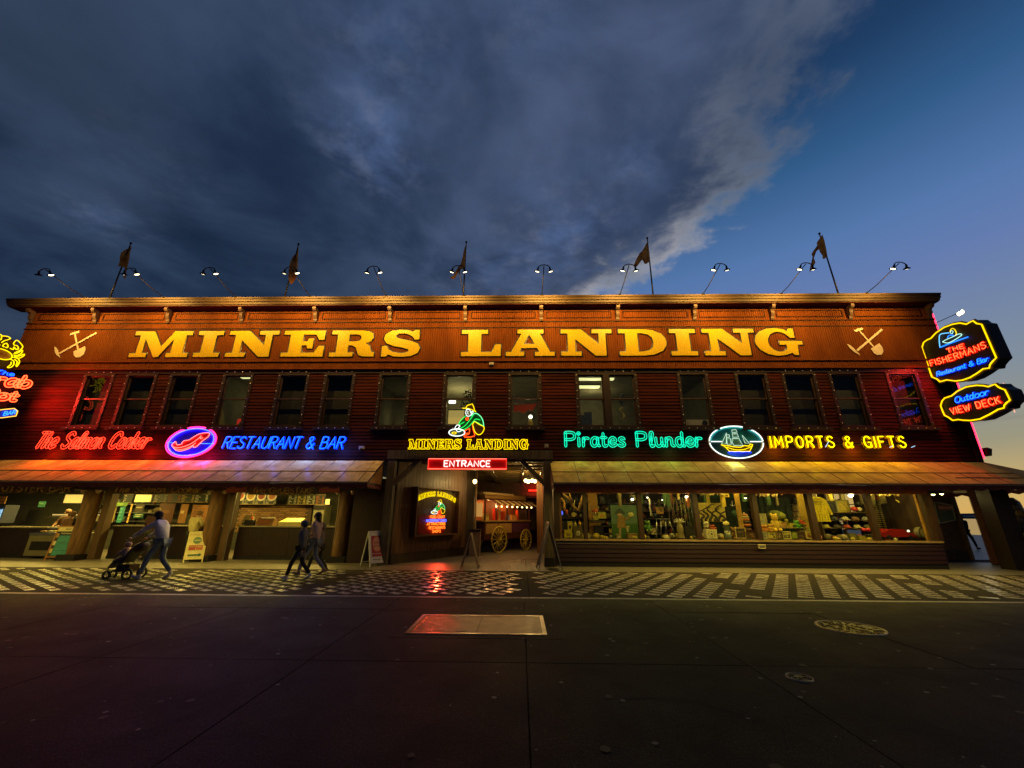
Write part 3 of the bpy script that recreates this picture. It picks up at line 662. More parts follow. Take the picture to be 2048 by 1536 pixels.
def awning(x0, x1, pitch, label, left_end, right_end, wrap=False, phase=0):
    canvas = canvas_left if x0 < -20 else bpy.data.materials['awning_canvas']
    t = empty('awning', (x0, YW, AT), label=label, cat='awning')
    def L(mb): mb.M = Matrix.Translation((-x0, -YW, -AT)); return mb
    xs = [x0]; x = x0+(phase or pitch)
    while x < x1-.15: xs.append(x); x += pitch
    xs.append(x1)
    ym, zm = (YW-.06)*.46+AY*.54, AT*.46+AB*.54
    rr = random.Random(int(abs(x0)*10))
    for a, b in zip(xs, xs[1:]):
        mb = L(MB()); g = .006; s = rr.uniform(.006, .02)
        for (ya, za, yb, zb) in ((YW-.06, AT, ym-.01, zm+.004), (ym+.01, zm-.004, AY, AB)):
            n = 3
            for i in range(n):
                u0, u1 = i/n, (i+1)/n; xa, xb = a+g+(b-a-2*g)*u0, a+g+(b-a-2*g)*u1
                d0, d1 = -s*math.sin(PI*u0), -s*math.sin(PI*u1)
                mb.quad((xa, yb, zb+d0), (xb, yb, zb+d1), (xb, ya, za+d1*.3), (xa, ya, za+d0*.3))
        mb.build('awning_panel', canvas, t)
    sm = L(MB())
    for x in xs[1:-1]: sm.bar((x, YW-.06, AT+.003), (x, AY, AB+.003), .018, .006)
    sm.bar((x0, ym, zm+.004), (x1, ym, zm+.004), .006, .022)
    sm.build('seam', mat('awning_seam', (.10, .06, .035), .8), t, 'stuff')
    L(MB()).box(x0, x1+(1.45 if wrap else 0), AY-.03, AY+.02, AB-.055, AB-.005).build('front_rail', rail_m, t)
    v = L(MB()); n = max(2, int((x1-x0)/.43)); p = (x1-x0)/n
    for i in range(n):
        a = x0+i*p; k = 8
        for j in range(k):
            u0, u1 = j/k, (j+1)/k
            h = lambda u: AB-.17-.055*math.sin(PI*u)
            ww = .012*math.sin((a+u0*p)*9)
            v.quad((a+u0*p, AY-.012+ww, h(u0)), (a+u1*p, AY-.012+.012*math.sin((a+u1*p)*9), h(u1)), (a+u1*p, AY-.012, AB-.06), (a+u0*p, AY-.012, AB-.06))
    v.build('valance', valance_m, t)
    for flag, x in ((left_end, x0), (right_end, x1)):
        if not flag: continue
        L(MB()).poly([(x, YW-.06, AT-.01), (x, AY, AB-.01), (x, YW-.06, AB-.01)]).build('end_panel', end_m, t)
        e = L(MB()); n = 6
        for j in range(n):
            ya, yb = AY+(YW-AY)*j/n, AY+(YW-AY)*(j+1)/n
            e.poly([(x, ya, AB-.015), (x, yb, AB-.015), (x, yb, AB-.14), (x, (ya+yb)/2, AB-.22), (x, ya, AB-.14)])
        e.build('end_valance', valance_m, t)
    if wrap:                                            # hipped round the corner of the building
        xe = x1+1.45
        L(MB()).poly([(x1+.004, YW-.06, AT), (x1+.004, AY, AB), (xe, AY, AB)]).build('corner_panel', canvas, t)
        L(MB()).poly([(x1+.006, YW-.055, AT), (xe, AY, AB), (xe, 22, AB), (x1+.006, 22, AT)]).build('side_panel', canvas, t)
        sr = L(MB()).box(xe-.02, xe+.03, AY+.03, 22, AB-.055, AB-.005); sr.build('side_rail', rail_m, t)
        v = L(MB())
        for i in range(20):
            ya = AY+i*.43
            v.poly([(xe, ya, AB-.06), (xe, ya+.43, AB-.06), (xe, ya+.43, AB-.16), (xe, ya+.215, AB-.22), (xe, ya, AB-.16)])
        v.poly([(x1, AY-.01, AB-.06), (xe, AY-.01, AB-.06), (xe, AY-.01, AB-.18), (x1, AY-.01, AB-.18)])
        v.build('side_valance', valance_m, t)
    for x in xs[::3]:                                    # steel hoops under the canvas
        fr = L(MB()); fr.bar((x, YW-.08, AT-.05), (x, AY+.03, AB-.04), .03, .03); fr.bar((x, YW-.08, AB-.04), (x, AY+.03, AB-.05), .03, .03)
        fr.build('frame_hoop', metal_dark, t)
    return t
awning(-24.2, -4.95, .728, 'long left awning over the food counters, tinted red and purple by neon', False, True)
awning(1.06, 16.29, .842, 'right awning over the gift shop windows, hipped round the building corner', True, False, wrap=True)
# fluorescent tubes hung under the awnings
tube_lamp = mat('awning_tube', (.9, .9, .8), .4, emit=(1, .93, .62), es=5)
for a, b, row, lab in ((1436, 1500, 968, 'fluorescent tube under the right awning above the tentacle print window'), (1660, 1722, 969, 'fluorescent tube under the right awning above the yellow sweatshirt'),
                  (545, 610, 966, 'fluorescent tube under the left awning over the chowder counter')):
    xa, xb = F(a, row, 13.6)[0], F(b, row, 13.6)[0]
    t = empty('fluorescent_tube', ((xa+xb)/2, 13.45, 2.53), label=lab, cat='tube light')
    L_ = xb-xa
    MB().tube([(-L_/2, 0, 0), (L_/2, 0, 0)], .018, 8).build('tube', tube_lamp, t)
    MB().box(-L_/2-.04, L_/2+.04, -.03, .03, .02, .045).build('batten', white_paint, t)

# ================================================================== ROOF LAMPS: eleven arms with twin shades
lamp_glow = mat('lamp_face', (.9, .85, .7), .4, emit=(1, .86, .5), es=6)
shade_m = mat('lamp_shade', (.035, .03, .026), .4, .5)
LX = [-17.67, -14.42, -11.45, -8.42, -5.36, -2.25, .86, 3.93, 7.18, 10.22, 13.5]
LN = ['first roof lamp from the left, by the painted pick and shovel', 'second roof lamp from the left, right of the first flag', 'third roof lamp from the left, between the first two flags', 'roof lamp crossing the second flag from the left',
      'roof lamp midway between the second and third flags', 'roof lamp crossing the middle flag', 'roof lamp standing straight up over the letters L and A', 'roof lamp just left of the fourth flag', 'roof lamp midway between the last two flags',
      'roof lamp whose arm meets the rightmost flag', 'rightmost lamp along the front roof edge']
def lamp_proto():
    t = empty('roof_lamp', (0, 0, 0))
    a = MB(); a.tube([(0, 0, 0), (0, -.5, .05), (0, -1.55, .30)], .016, 6)
    a.build('arm', metal_dark, t)
    c = MB(); pts = [(.20*math.sin(R(k)), -1.56, .22+.12*math.cos(R(k))) for k in range(-80, 81, 16)]
    c.tube(pts, .017, 6); c.build('crossbar', metal_dark, t)
    MB().cyl((0, 0), .07, -.03, .02, 10).build('base', metal_dark, t)
    for s in (-1, 1):
        h = MB(); h.M = Matrix.Translation((s*.21, -1.56, .20)) @ Matrix.Rotation(s*R(-16), 4, 'Y') @ Matrix.Rotation(R(24), 4, 'X')
        h.lathe((0, 0, 0), [(.018, .05), (.03, .02), (.035, -.06), (.10, -.10), (.112, -.13), (.105, -.13), (.09, -.105)], 14)
        ho = h.build('shade', shade_m, t)
        b = MB(); b.M = h.M; b.ball((0, 0, -.118), .074, 1, 1, .30, n=12, m=6); b.build('bulb', lamp_glow, ho)
    return t
proto = lamp_proto()
# each pair of lamps throws one warm pool down the name band
SPOT_E = 390
for i, x in enumerate(LX):
    o = proto if i == 0 else copy_tree(proto)
    o.location = (x, 14.12, 9.92); tag(o, LN[i], 'lamp', 'twin headed lamps on arms along the roof edge')
    for s in (-1, 1):
        l = bpy.data.lights.new('roof_lamp_beam', 'SPOT'); l.energy = SPOT_E*(.75 if i in (2, 10) else 1); l.color = (1, .56, .11); l.spot_size = R(140); l.spot_blend = 1; l.shadow_soft_size = .06
        lo = bpy.data.objects.new('roof_lamp_beam', l); COL.objects.link(lo); lo.location = (x+s*.24, 12.60, 9.92)
        if s > 0: l.spot_size = R(84); l.energy *= .8
        else: l.energy *= 1.5
        lo.rotation_euler = (Vector((x+s*.30, 14.62, 8.75 if s < 0 else 9.35))-lo.location).to_track_quat('-Z', 'Y').to_euler()
# the lamp on the right end wall, turned towards the street sign
t = empty('end_wall_lamp', (XR+.02, 14.95, 9.0), label='glaring lamp on an arm from the right end wall above the blade signs', cat='lamp')
sx, sz = F(1912, 628, 14.95)
MB().tube([(0, 0, -.05), (.3, 0, 0), (sx-XR-.02, 0, sz-9.0)], .014, 6).build('arm', metal_dark, t)
for k, (dx, dz) in enumerate(((-.12, -.06), (.02, .02))):
    h = MB(); h.M = Matrix.Translation((sx-XR+dx, -.1, sz-9.0+dz)) @ Matrix.Rotation(R(-70), 4, 'X')
    h.lathe((0, 0, 0), [(.02, .05), (.03, -.04), (.09, -.09), (.10, -.11), (.08, -.09)], 12); h.build('shade', shade_m, t)
    b = MB(); b.M = h.M; b.ball((0, 0, -.10), .075, 1, 1, .4, n=10, m=6); b.build('bulb', mat('lamp_face_hot', (.9, .8, .6), .4, emit=(1, .8, .45), es=30), t.children[-1])

# ================================================================== FLAGS
flag_m = bpy.data.materials.new('flag_cloth'); flag_m.use_nodes = True
_t = NT(flag_m.node_tree); _t.n.clear(); _o = _t.node('ShaderNodeOutputMaterial'); _d = _t.node('ShaderNodeBsdfDiffuse'); _tr = _t.node('ShaderNodeBsdfTranslucent'); _m1 = _t.node('ShaderNodeMixShader'); _m1.inputs[0].default_value = .6
_tc = _t.node('ShaderNodeTexCoord'); _c = _t.mix(_t.smooth(_t.noise(_tc.outputs['Object'], 4, 5), .4, .65), (.85, .38, .10), (.5, .18, .04)); _t.l.new(_c, _d.inputs[0]); _t.l.new(_c, _tr.inputs[0]); _t.l.new(_d.outputs[0], _m1.inputs[1]); _t.l.new(_tr.outputs[0], _m1.inputs[2]); _t.l.new(_m1.outputs[0], _o.inputs[0])
FL = [('leftmost roof flag, hanging limp in two brown tails', (220, 594), (261.5, 487), [(261, 490), (262.3, 505), (260.5, 538), (255.5, 562), (246, 555), (249.3, 535), (244, 536), (235, 533), (249, 509)]),
      ('second roof flag, furled tight against its pole', (569, 592), (597, 489), [(597, 491), (597, 520), (596, 541), (590, 545), (587, 550), (588, 562), (585, 572), (580, 562), (579.5, 545), (588, 515)]),
      ('middle roof flag, brown cloth blowing a little to the left', (926.5, 593), (932.5, 485), [(932.8, 488), (933.5, 495), (930.6, 538), (922, 537), (917, 552), (911, 557), (900, 558), (906, 550), (915, 543), (920, 530), (928, 508)]),
      ('fourth roof flag, draped to the left of its pole', (1305.6, 586), (1294.6, 477), [(1294.8, 484), (1298, 526), (1291, 527), (1290, 521), (1283, 523), (1275, 531), (1267, 540), (1266, 534), (1273, 517), (1280, 507), (1288, 496)]),
      ('rightmost roof flag, sagging with a long tail to the left', (1675, 580), (1639, 468), [(1640, 473), (1653, 515), (1649, 517), (1641, 515), (1640, 502), (1636, 501), (1628, 506), (1629, 516), (1626, 529), (1621, 545), (1622, 530), (1620, 519), (1624, 507), (1632, 490)])]
for lab, a, b, poly in FL:
    xa, za = F(*a, 14.6); xb, zb = F(*b, 14.6)
    t = empty('flag', (xa, 14.6, 9.9), label=lab, cat='flag', group='brown pennants on the roof edge')
    MB().tube([(0, 0, 0), (xb-xa, 0, zb-9.9)], [.034, .022], 7).build('pole', metal_dark, t)
    MB().ball((xb-xa, 0, zb-9.9+.02), .05, n=8, m=6).build('finial', metal_dark, t)
    bm = bmesh.new()
    P2 = [F(px, py, 14.6) for px, py in poly]
    vs = [bm.verts.new((x-xa, -.05, z-9.9)) for x, z in P2]; bm.faces.new(vs)
    bmesh.ops.triangulate(bm, faces=bm.faces[:]); bmesh.ops.subdivide_edges(bm, edges=bm.edges[:], cuts=2, use_grid_fill=False)
    bmesh.ops.triangulate(bm, faces=bm.faces[:]); bm.verts.ensure_lookup_table()
    base = [v.co.copy() for v in bm.verts]; fs = [tuple(v.index for v in f.verts) for f in bm.faces]; bm.free()
    for v in base: v.y += .10*math.sin(v.x*16+v.z*2.2)
    mb = MB(); mb._add([tuple(v) for v in base], fs); mb.build('cloth', flag_m, t)

# ================================================================== NEON LETTERING
def cat_rom(p, closed=False, k=4):
    n = len(p)
    if n < 3: return p
    o = []
    rng_ = range(n if closed else n-1)
    for i in rng_:
        p0 = p[(i-1) % n] if closed or i > 0 else p[0]; p1 = p[i]; p2 = p[(i+1) % n]; p3 = p[(i+2) % n] if closed or i+2 < n else p[-1]
        for j in range(k):
            t = j/k
            o.append(tuple(.5*((2*p1[c])+(-p0[c]+p2[c])*t+(2*p0[c]-5*p1[c]+4*p2[c]-p3[c])*t*t+(-p0[c]+3*p1[c]-3*p2[c]+p3[c])*t**3) for c in (0, 1)))
    if not closed: o.append(p[-1])
    return o
CAPS = {
 'A': (6.4, '0,0 3.2,10 6.4,0;1.3,3.6 5.1,3.6'), 'B': (5.8, '0,0 0,10;~0,10 3,10 5,9.2 5,6.3 3,5.3 0,5.3;~0,5.3 3.3,5.3 5.6,4.4 5.6,1.2 3.4,0 0,0'),
 'C': (5.8, '~5.7,7.8 4.6,9.6 2.9,10 .9,8.6 0,5 .9,1.4 2.9,0 4.6,.4 5.7,2.2'), 'D': (5.9, '0,0 0,10;~0,10 2.6,10 5,8.4 5.8,5 5,1.6 2.6,0 0,0'),
 'E': (5.2, '5.2,10 0,10 0,0 5.2,0;0,5.2 4.2,5.2'), 'F': (5, '0,0 0,10 5,10;0,5.3 4,5.3'),
 'G': (6, '~5.7,7.9 4.6,9.6 2.9,10 .9,8.6 0,5 .9,1.4 2.9,0 4.7,.6 5.8,2.6;5.8,0 5.8,4.6 3.4,4.6'), 'H': (5.6, '0,0 0,10;5.6,0 5.6,10;0,5.2 5.6,5.2'),
 'I': (.1, '0,0 0,10'), 'K': (5.4, '0,0 0,10;5.2,10 0,4.4;1.8,6 5.4,0'), 'L': (4.8, '0,10 0,0 4.8,0'), 'M': (7, '0,0 .4,10 3.5,3 6.6,10 7,0'), 'N': (5.8, '0,0 0,10 5.8,0 5.8,10'),
 'O': (6, '~3,10 .9,8.6 0,5 .9,1.4 3,0 5.1,1.4 6,5 5.1,8.6 3,10'), 'P': (5.4, '0,0 0,10;~0,10 3.2,10 5.3,9 5.3,6 3.2,4.8 0,4.8'), 'R': (5.6, '0,0 0,10;~0,10 3.2,10 5.3,9 5.3,6.4 3.2,5.2 0,5.2;2.6,5.2 5.6,0'),
 'S': (5.4, '~5,8.4 3.6,9.9 1.6,9.7 .4,8 1,6.3 3,5.1 4.9,3.9 5.3,2 3.8,.2 1.7,.1 .1,1.8'), 'T': (5.8, '0,10 5.8,10;2.9,10 2.9,0'), 'U': (5.8, '~0,10 0,3.4 .9,.9 2.9,0 4.9,.9 5.8,3.4 5.8,10'),
 'V': (6, '0,10 3,0 6,10'), 'W': (8.4, '0,10 2.1,0 4.2,8 6.3,0 8.4,10'), 'Y': (5.8, '0,10 2.9,5 5.8,10;2.9,5 2.9,0'), 'X': (5.4, '0,0 5.4,10;0,10 5.4,0'), '&': (6.6, '~6.4,0 1.4,7 1.2,9 2.8,10 4.2,9 4,7.4 .6,4 .1,1.9 1.6,.1 3.8,.4 5.6,2.6 6.3,4.6'),
 '1': (3, '0,8 1.6,10 1.6,0;0,0 3.2,0'), '5': (4.6, '~4.3,10 .6,10 .4,5.8 2.4,6.4 4.4,5 4.5,2 2.6,0 .2,1'), '0': (4.8, '~2.4,10 .4,8 0,5 .4,2 2.4,0 4.4,2 4.8,5 4.4,8 2.4,10'), ' ': (3.4, ''), '!': (.1, '0,3 0,10'),
}
LOW = {
 'h': (4.3, '0,0 0,10;~0,4 1.5,6 3,5.5 3.2,3.5 3.2,.9 4.3,.1'), 'e': (4.3, '~.3,3 3.6,3.3 3.7,5.2 2.2,6.3 .5,5 .1,2 1.7,0 4.3,1.2'),
 'a': (5, '~3.9,5 2.6,6.2 .9,5.4 .1,2.8 .9,.3 2.4,.2 3.6,2 4,6;~4,6 4,1.3 5,.2'), 'l': (2, '~0,1.6 1.6,8.4 1.2,10.2 .3,8.6 .2,1.6 .8,0 2,.5'),
 'm': (6.8, '0,0 .2,6;~.1,3.6 1.5,6 2.8,5.2 2.9,0;~2.9,3.6 4.3,6 5.6,5.2 5.7,1.2 6.8,.2'), 'o': (4.6, '~2.2,6.2 .5,5.2 0,3 .6,.8 2.2,0 3.9,.8 4.4,3 3.9,5.2 2.2,6.2'),
 'n': (4.6, '0,0 .2,6;~.1,3.6 1.6,6.1 3.1,5.4 3.3,3.5 3.4,1 4.6,.2'), 'k': (4.2, '0,0 0,10;~.1,3 2,6 3.6,5.4 2.8,3.6 .4,3.2;~1.2,3.2 2.6,.6 4.2,.2'), 'r': (3.4, '0,0 .2,6;~.1,3.4 1.3,5.8 3.2,5.6'),
 's': (3.6, '~3.4,5.2 2,6.2 .5,5.2 1,3.7 2.9,2.5 3.3,.9 1.7,0 .0,.9'), 't': (3, '~1,9.2 .9,1.6 1.7,0 3,.6;-.5,6.2 2.7,6.2'), 'u': (4.6, '~0,6 0,1.7 1.3,0 2.9,.9 3.5,2.6;~3.5,6 3.5,1.2 4.6,.2'),
 'd': (4.8, '~3.8,5 2.3,6.2 .5,5.2 .1,2.2 1.5,0 3.1,.8 3.8,2.6;~3.8,10 3.8,1.2 4.8,.2'), 'i': (1.2, '0,6 0,0;~0,8.6 .5,9.2 0,9.7 -.5,9.2 0,8.6'), 'b': (4.4, '0,10 0,0;~0,4.4 1.7,6.2 3.7,5.2 3.9,2 2.2,0 0,1.4'),
 ' ': (3, ''),
}
def glyph(ch, low=False):
    src = LOW if (low and ch in LOW) else CAPS
    wd, s = src[ch]; out = []
    for st in s.split(';'):
        if not st: continue
        sm = st[0] == '~'; st = st.lstrip('~')
        pts = [tuple(float(c) for c in p.split(',')) for p in st.split()]
        out.append(cat_rom(pts, k=4) if sm else pts)
    return wd, out
def layout(text, gap=1.9):
    """strokes in units, total width"""
    x = 0; out = []
    for ch in text:
        wd, st = glyph(ch, True if ch.islower() else False)
        out.append((ch, x, wd, st)); x += wd+gap*(.55 if ch.islower() else 1)
    return out, x-gap
def loop_round(pts, r):
    """a closed outline at distance r round an open stroke"""
    n = len(pts); Lp = []; Rp = []
    for i, p in enumerate(pts):
        a = Vector(pts[max(0, i-1)]); b = Vector(pts[min(n-1, i+1)]); d = b-a
        if d.length < 1e-9: d = Vector((0, 1))
        d.normalize(); nn = Vector((-d.y, d.x))*r
        Lp.append(tuple(Vector(p)+nn)); Rp.append(tuple(Vector(p)-nn))
    d0 = (Vector(pts[1])-Vector(pts[0])).normalized()*r; d1 = (Vector(pts[-1])-Vector(pts[-2])).normalized()*r
    return Lp+[tuple(Vector(pts[-1])+d1)]+Rp[::-1]+[tuple(Vector(pts[0])-d0)]
class Frame:
    """maps sign units (u right, v up, w out of the face) into the sign's own metres"""
    def __init__(s, o, du, dv, dn): s.o, s.du, s.dv, s.dn = Vector(o), Vector(du), Vector(dv), Vector(dn)
    def __call__(s, u, v, w=0): return s.o+s.du*u+s.dv*v+s.dn*w
def neon_line(fr, text, u0, u1, v0, v1, tube_m, r, parent, double=0, slant=0, back=None, backw=.05, out=.06, arc=0, gap=1.9, name='neon_letter', rise=0, mirror=False):
    lay, tot = layout(text, gap); k = (u1-u0)/tot; kv = (v1-v0)/10
    for ch, x, wd, st in lay:
        if not st: continue
        mb = MB(); bk = MB()
        for s in st:
            q = []
            for (a, b) in s:
                uu = u0+(x+a+slant*b*kv/k*1.0)*k; t_ = (x+a)/tot
                dv = arc*(1-(2*t_-1)**2)+rise*t_
                q.append((uu, v0+b*kv+dv))
            if double:
                lp = loop_round(q, double); mb.tube([fr(a, b, out) for a, b in lp], r, 5, closed=True)
            else: mb.tube([fr(a, b, out) for a, b in q], r, 6)
            if back:
                for (a, b), (c, d) in zip(q, q[1:]):
                    dd = Vector((c-a, d-b)); ln = dd.length
                    if ln < 1e-6: continue
                    dd /= ln; nn = Vector((-dd.y, dd.x))*backw; e = dd*backw*.7
                    p = [Vector((a, b))-e+nn, Vector((a, b))-e-nn, Vector((c, d))+e-nn, Vector((c, d))+e+nn]
                    bk.poly([fr(z.x, z.y, .012+.0006*(hash((ch, len(bk.f))) % 7)) for z in p])
        o = mb.build(name, tube_m, parent)
        if back: bk.build('letter_pan', back, o)
def neon_path(fr, pts, m_, r, parent, name, closed=False, smooth=True, out=.06, k=5):
    p = cat_rom(pts, closed, k) if smooth else pts
    return MB().tube([fr(a, b, out) for a, b in p], r, 6, closed=closed).build(name, m_, parent)
def fill(fr, pts, m_, parent, name, out=.01, smooth=True, closed=True):
    p = cat_rom(pts, True, 4) if smooth else pts
    return MB().poly([fr(a, b, out) for a, b in p]).build(name, m_, parent)
N_red = neon('red', (9, .08, .03)); N_blue = neon('blue', (.01, .44, 7)); N_pink = neon('pink', (8, .10, 1.1)); N_paleblue = neon('pale_blue', (.35, .55, 5)); N_teal = neon('teal', (.0, 1.5, .85)); N_white = neon('white', (1.5, 1.7, 1.6))
N_yellow = neon('yellow', (1.8, 1.3, .0)); N_orange = neon('orange', (4, .22, .02)); N_green = neon('green', (.02, 1.3, .16)); N_mint = neon('mint', (.25, 1.6, .6)); N_redwhite = neon('red_white', (3.0, .55, .42)); N_cyan = neon('cyan', (.05, .75, 2.5))
N_brightred = neon('bright_red', (5, .30, .16)); N_wred = neon('warm_red', (4.2, .12, .03))
pan_red = mat('pan_red', (.28, .008, .006), .35); pan_blue = mat('pan_blue', (.02, .09, .75), .35); pan_teal = mat('pan_teal', (.02, .26, .15), .4); pan_brown = mat('pan_brown', (.14, .06, .012), .4); pan_yel = mat('pan_ochre', (.30, .16, .01), .4)
pan_black = mat('pan_black', (.02, .018, .02), .4); pan_navy = mat('pan_navy', (.012, .02, .16), .35); face_blue = mat('face_blue', (.01, .02, .9), .35); face_teal = mat('face_teal', (.01, .20, .24), .4)

def wall_frame(px0, px1, row, Yp=YW-.03):
    """frame on the wall whose u,v are metres from the sign's own base point"""
    return Frame((0, 0, 0), (1, 0, 0), (0, 0, 1), (0, -1, 0))
def sign(name, label, cat, x, y, z): return empty(name, (x, y, z), label=label, cat=cat)
WF = Frame((0, 0, 0), (1, 0, 0), (0, 0, 1), (0, -1, 0))
YS = YW-.06
# The Salmon Cooker
xa, za = F(66, 897, YS); xb, zb = F(318, 865, YS)
s = sign('neon_sign', 'red double outlined script neon sign reading The Salmon Cooker', 'neon sign', xa, YS, za)
MB().box(0, xb-xa, .0, .02, .12, .15).build('mounting_rail', metal_dark, s)
neon_line(WF, 'The Salmon Cooker', 0.08, xb-xa-.30, .02, zb-za-.02, neon('orange_red', (4, .16, .06)), .0095, s, double=.046, slant=.32, back=pan_red, backw=.036, out=.07, gap=1.5)
# oval with the salmon
(cx, cz) = F(384.5, 884.5, YS); hw = (F(434, 885, YS)[0]-F(335, 885, YS)[0])/2; hh = (F(384, 854, YS)[1]-F(384, 915, YS)[1])/2
s = sign('oval_neon_sign', 'oval blue neon sign with a leaping red salmon and pink rim', 'neon sign', cx, YS, cz)
def ell(a, b, n=48, rot=0, t0=0, t1=360):
    c_, s_ = math.cos(R(rot)), math.sin(R(rot)); o = []
    for i in range(n+(0 if t1-t0 >= 360 else 1)):
        t = R(t0+(t1-t0)*i/n); x, y = a*math.cos(t), b*math.sin(t); o.append((x*c_-y*s_, x*s_+y*c_))
    return o
rim = ell(hw, hh, rot=7); MB().prism([(x, z) for x, z in rim], -.0, .04).build('backing', pan_red, s)
MB().prism(ell(hw*.90, hh*.88, rot=7), -.012, -.002).build('blue_face', face_blue, s)
neon_path(WF, ell(hw*.985, hh*.98, rot=7), N_pink, .022, s, 'pink_tube', True, False); neon_path(WF, ell(hw*.9, hh*.87, rot=7), N_paleblue, .014, s, 'blue_tube', True, False)
neon_path(WF, ell(hw*.86, hh*.82, rot=7), neon('deep_blue', (.01, .05, 8)), .012, s, 'inner_blue_tube', True, False)
Q = lambda P_: [((x-384.5)/99*2*hw, (884.5-y)/61*2*hh) for x, y in P_]
def Z2(P_, x0, y0, k): return [(x0+a/k, y0+b/k) for a, b in P_]
fish = Z2([(165, 250), (180, 235), (205, 270), (250, 262), (255, 240), (275, 225), (320, 218), (350, 195), (410, 155), (490, 140), (525, 150), (515, 185), (470, 225), (420, 285), (390, 298), (380, 280), (340, 310), (270, 335), (215, 330), (170, 295), (150, 270)], 320, 840, 5.39)
fill(WF, Q(fish), mat('salmon_red', (.85, .02, .01), .35), s, 'salmon_body', .02)
neon_path(WF, Q(fish), N_redwhite, .012, s, 'salmon_outline', True); neon_path(WF, Q(Z2([(160, 290), (240, 300), (340, 265), (420, 200), (440, 170)], 320, 840, 5.39)), N_redwhite, .010, s, 'salmon_stripe')
neon_path(WF, Q(Z2([(180, 310), (270, 320), (360, 285), (400, 250)], 320, 840, 5.39)), N_redwhite, .009, s, 'salmon_belly_line'); neon_path(WF, Q(Z2([(445, 185), (435, 200), (450, 205), (462, 190)], 320, 840, 5.39)), N_redwhite, .009, s, 'gill_line')
neon_path(WF, Q(Z2([(95, 248), (150, 246)], 320, 840, 5.39)), N_cyan, .009, s, 'water_line', smooth=False); neon_path(WF, Q(Z2([(450, 256), (595, 258)], 320, 840, 5.39)), N_cyan, .009, s, 'water_line', smooth=False)
# Restaurant & Bar
xa, za = F(445, 897, YS); xb, zb = F(695, 874.5, YS)
s = sign('neon_sign', 'slanted blue neon lettering reading RESTAURANT & BAR', 'neon sign', xa, YS, za)
MB().box(0, xb-xa, 0, .02, .1, .13).build('mounting_rail', metal_dark, s)
neon_line(WF, 'RESTAURANT & BAR', .02, xb-xa-.12, .0, zb-za, N_blue, .014, s, slant=.22, back=pan_blue, backw=.034, out=.07, gap=1.6)
# Pirates Plunder
xa, za = F(1128, 894.5, YS); xb, zb = F(1399, 864, YS)
s = sign('neon_sign', 'teal outlined neon lettering reading Pirates Plunder', 'neon sign', xa, YS, za)
MB().box(0, xb-xa, 0, .02, .1, .13).build('mounting_rail', metal_dark, s)
neon_line(WF, 'Pirates Plunder', .06, xb-xa-.06, .03, zb-za-.03, N_teal, .0105, s, double=.040, back=pan_teal, backw=.04, out=.06, gap=2.6)
serif = MB()
# Imports & Gifts
xa, za = F(1538, 895, YS); xb, zb = F(1804, 874, YS)
s = sign('neon_sign', 'yellow neon capitals reading IMPORTS & GIFTS', 'neon sign', xa, YS, za)
MB().box(0, xb-xa, 0, .02, .1, .13).build('mounting_rail', metal_dark, s)
neon_line(WF, 'IMPORTS & GIFTS', .05, xb-xa-.03, .0, zb-za, neon('bold_yellow', (3, 2.3, 0)), .019, s, back=pan_yel, backw=.052, out=.09, gap=3.6)
for u, ln in ((1.93, .16), (4.17, .14), (4.93, .14)):
    MB().tube([WF(u, .0, .09), WF(u+ln, .05 if u > 2 else .2, .09)], .012, 5).build('clear_tube_end', neon('pale', (.5, .8, 1.1)), s)
# ship oval
cx, cz = F(1471, 884.5, YS); hw = (F(1526, 885, YS)[0]-F(1417, 885, YS)[0])/2; hh = (F(1471, 852, YS)[1]-F(1471, 917, YS)[1])/2
s = sign('oval_neon_sign', 'oval white rimmed neon sign with a three masted sailing ship', 'neon sign', cx, YS, cz)
MB().prism(ell(hw, hh), 0, .05).build('backing', mat('backing_ochre', (.3, .2, .05), .5), s); MB().prism(ell(hw*.95, hh*.95, 30, 0, 0, 180), -.012, -.002).build('teal_face', face_teal, s); MB().prism(ell(hw*.95, hh*.95, 30, 0, 180, 360), -.012, -.002).build('dark_face', mat('face_navy', (.008, .035, .05), .4), s)
neon_path(WF, ell(hw*.98, hh*.98, 40, 0, 3, 177), N_white, .02, s, 'white_tube', False, False); neon_path(WF, ell(hw*.98, hh*.98, 40, 0, 183, 357), N_white, .02, s, 'white_tube', False, False)
neon_path(WF, ell(hw*.92, hh*.90, 40, 0, 6, 174), neon('face_teal', (0, .5, .5)), .012, s, 'teal_tube', False, False)
Q = lambda P_: [((x-1471)/109*2*hw, (884.5-y)/65*2*hh) for x, y in Z2(P_, 1110, 840, 4.763)]
neon_path(WF, Q([(1480, 208), (1580, 208)]), N_white, .016, s, 'waterline_tube', smooth=False); neon_path(WF, Q([(1850, 208), (1965, 208)]), N_white, .016, s, 'waterline_tube', smooth=False)
hull = [(1572, 240), (1610, 262), (1640, 300), (1830, 300), (1855, 262), (1870, 235), (1850, 232), (1830, 250), (1790, 246), (1750, 262), (1690, 258), (1650, 250)]
fill(WF, Q(hull), pan_brown, s, 'hull', .018, False); neon_path(WF, Q(hull), N_yellow, .016, s, 'hull_tube', True, False); neon_path(WF, Q([(1620, 262), (1700, 285), (1790, 280), (1860, 250)]), N_yellow, .012, s, 'hull_stripe')
sail_m = mat('sail_face', (.12, .28, .20), .5)
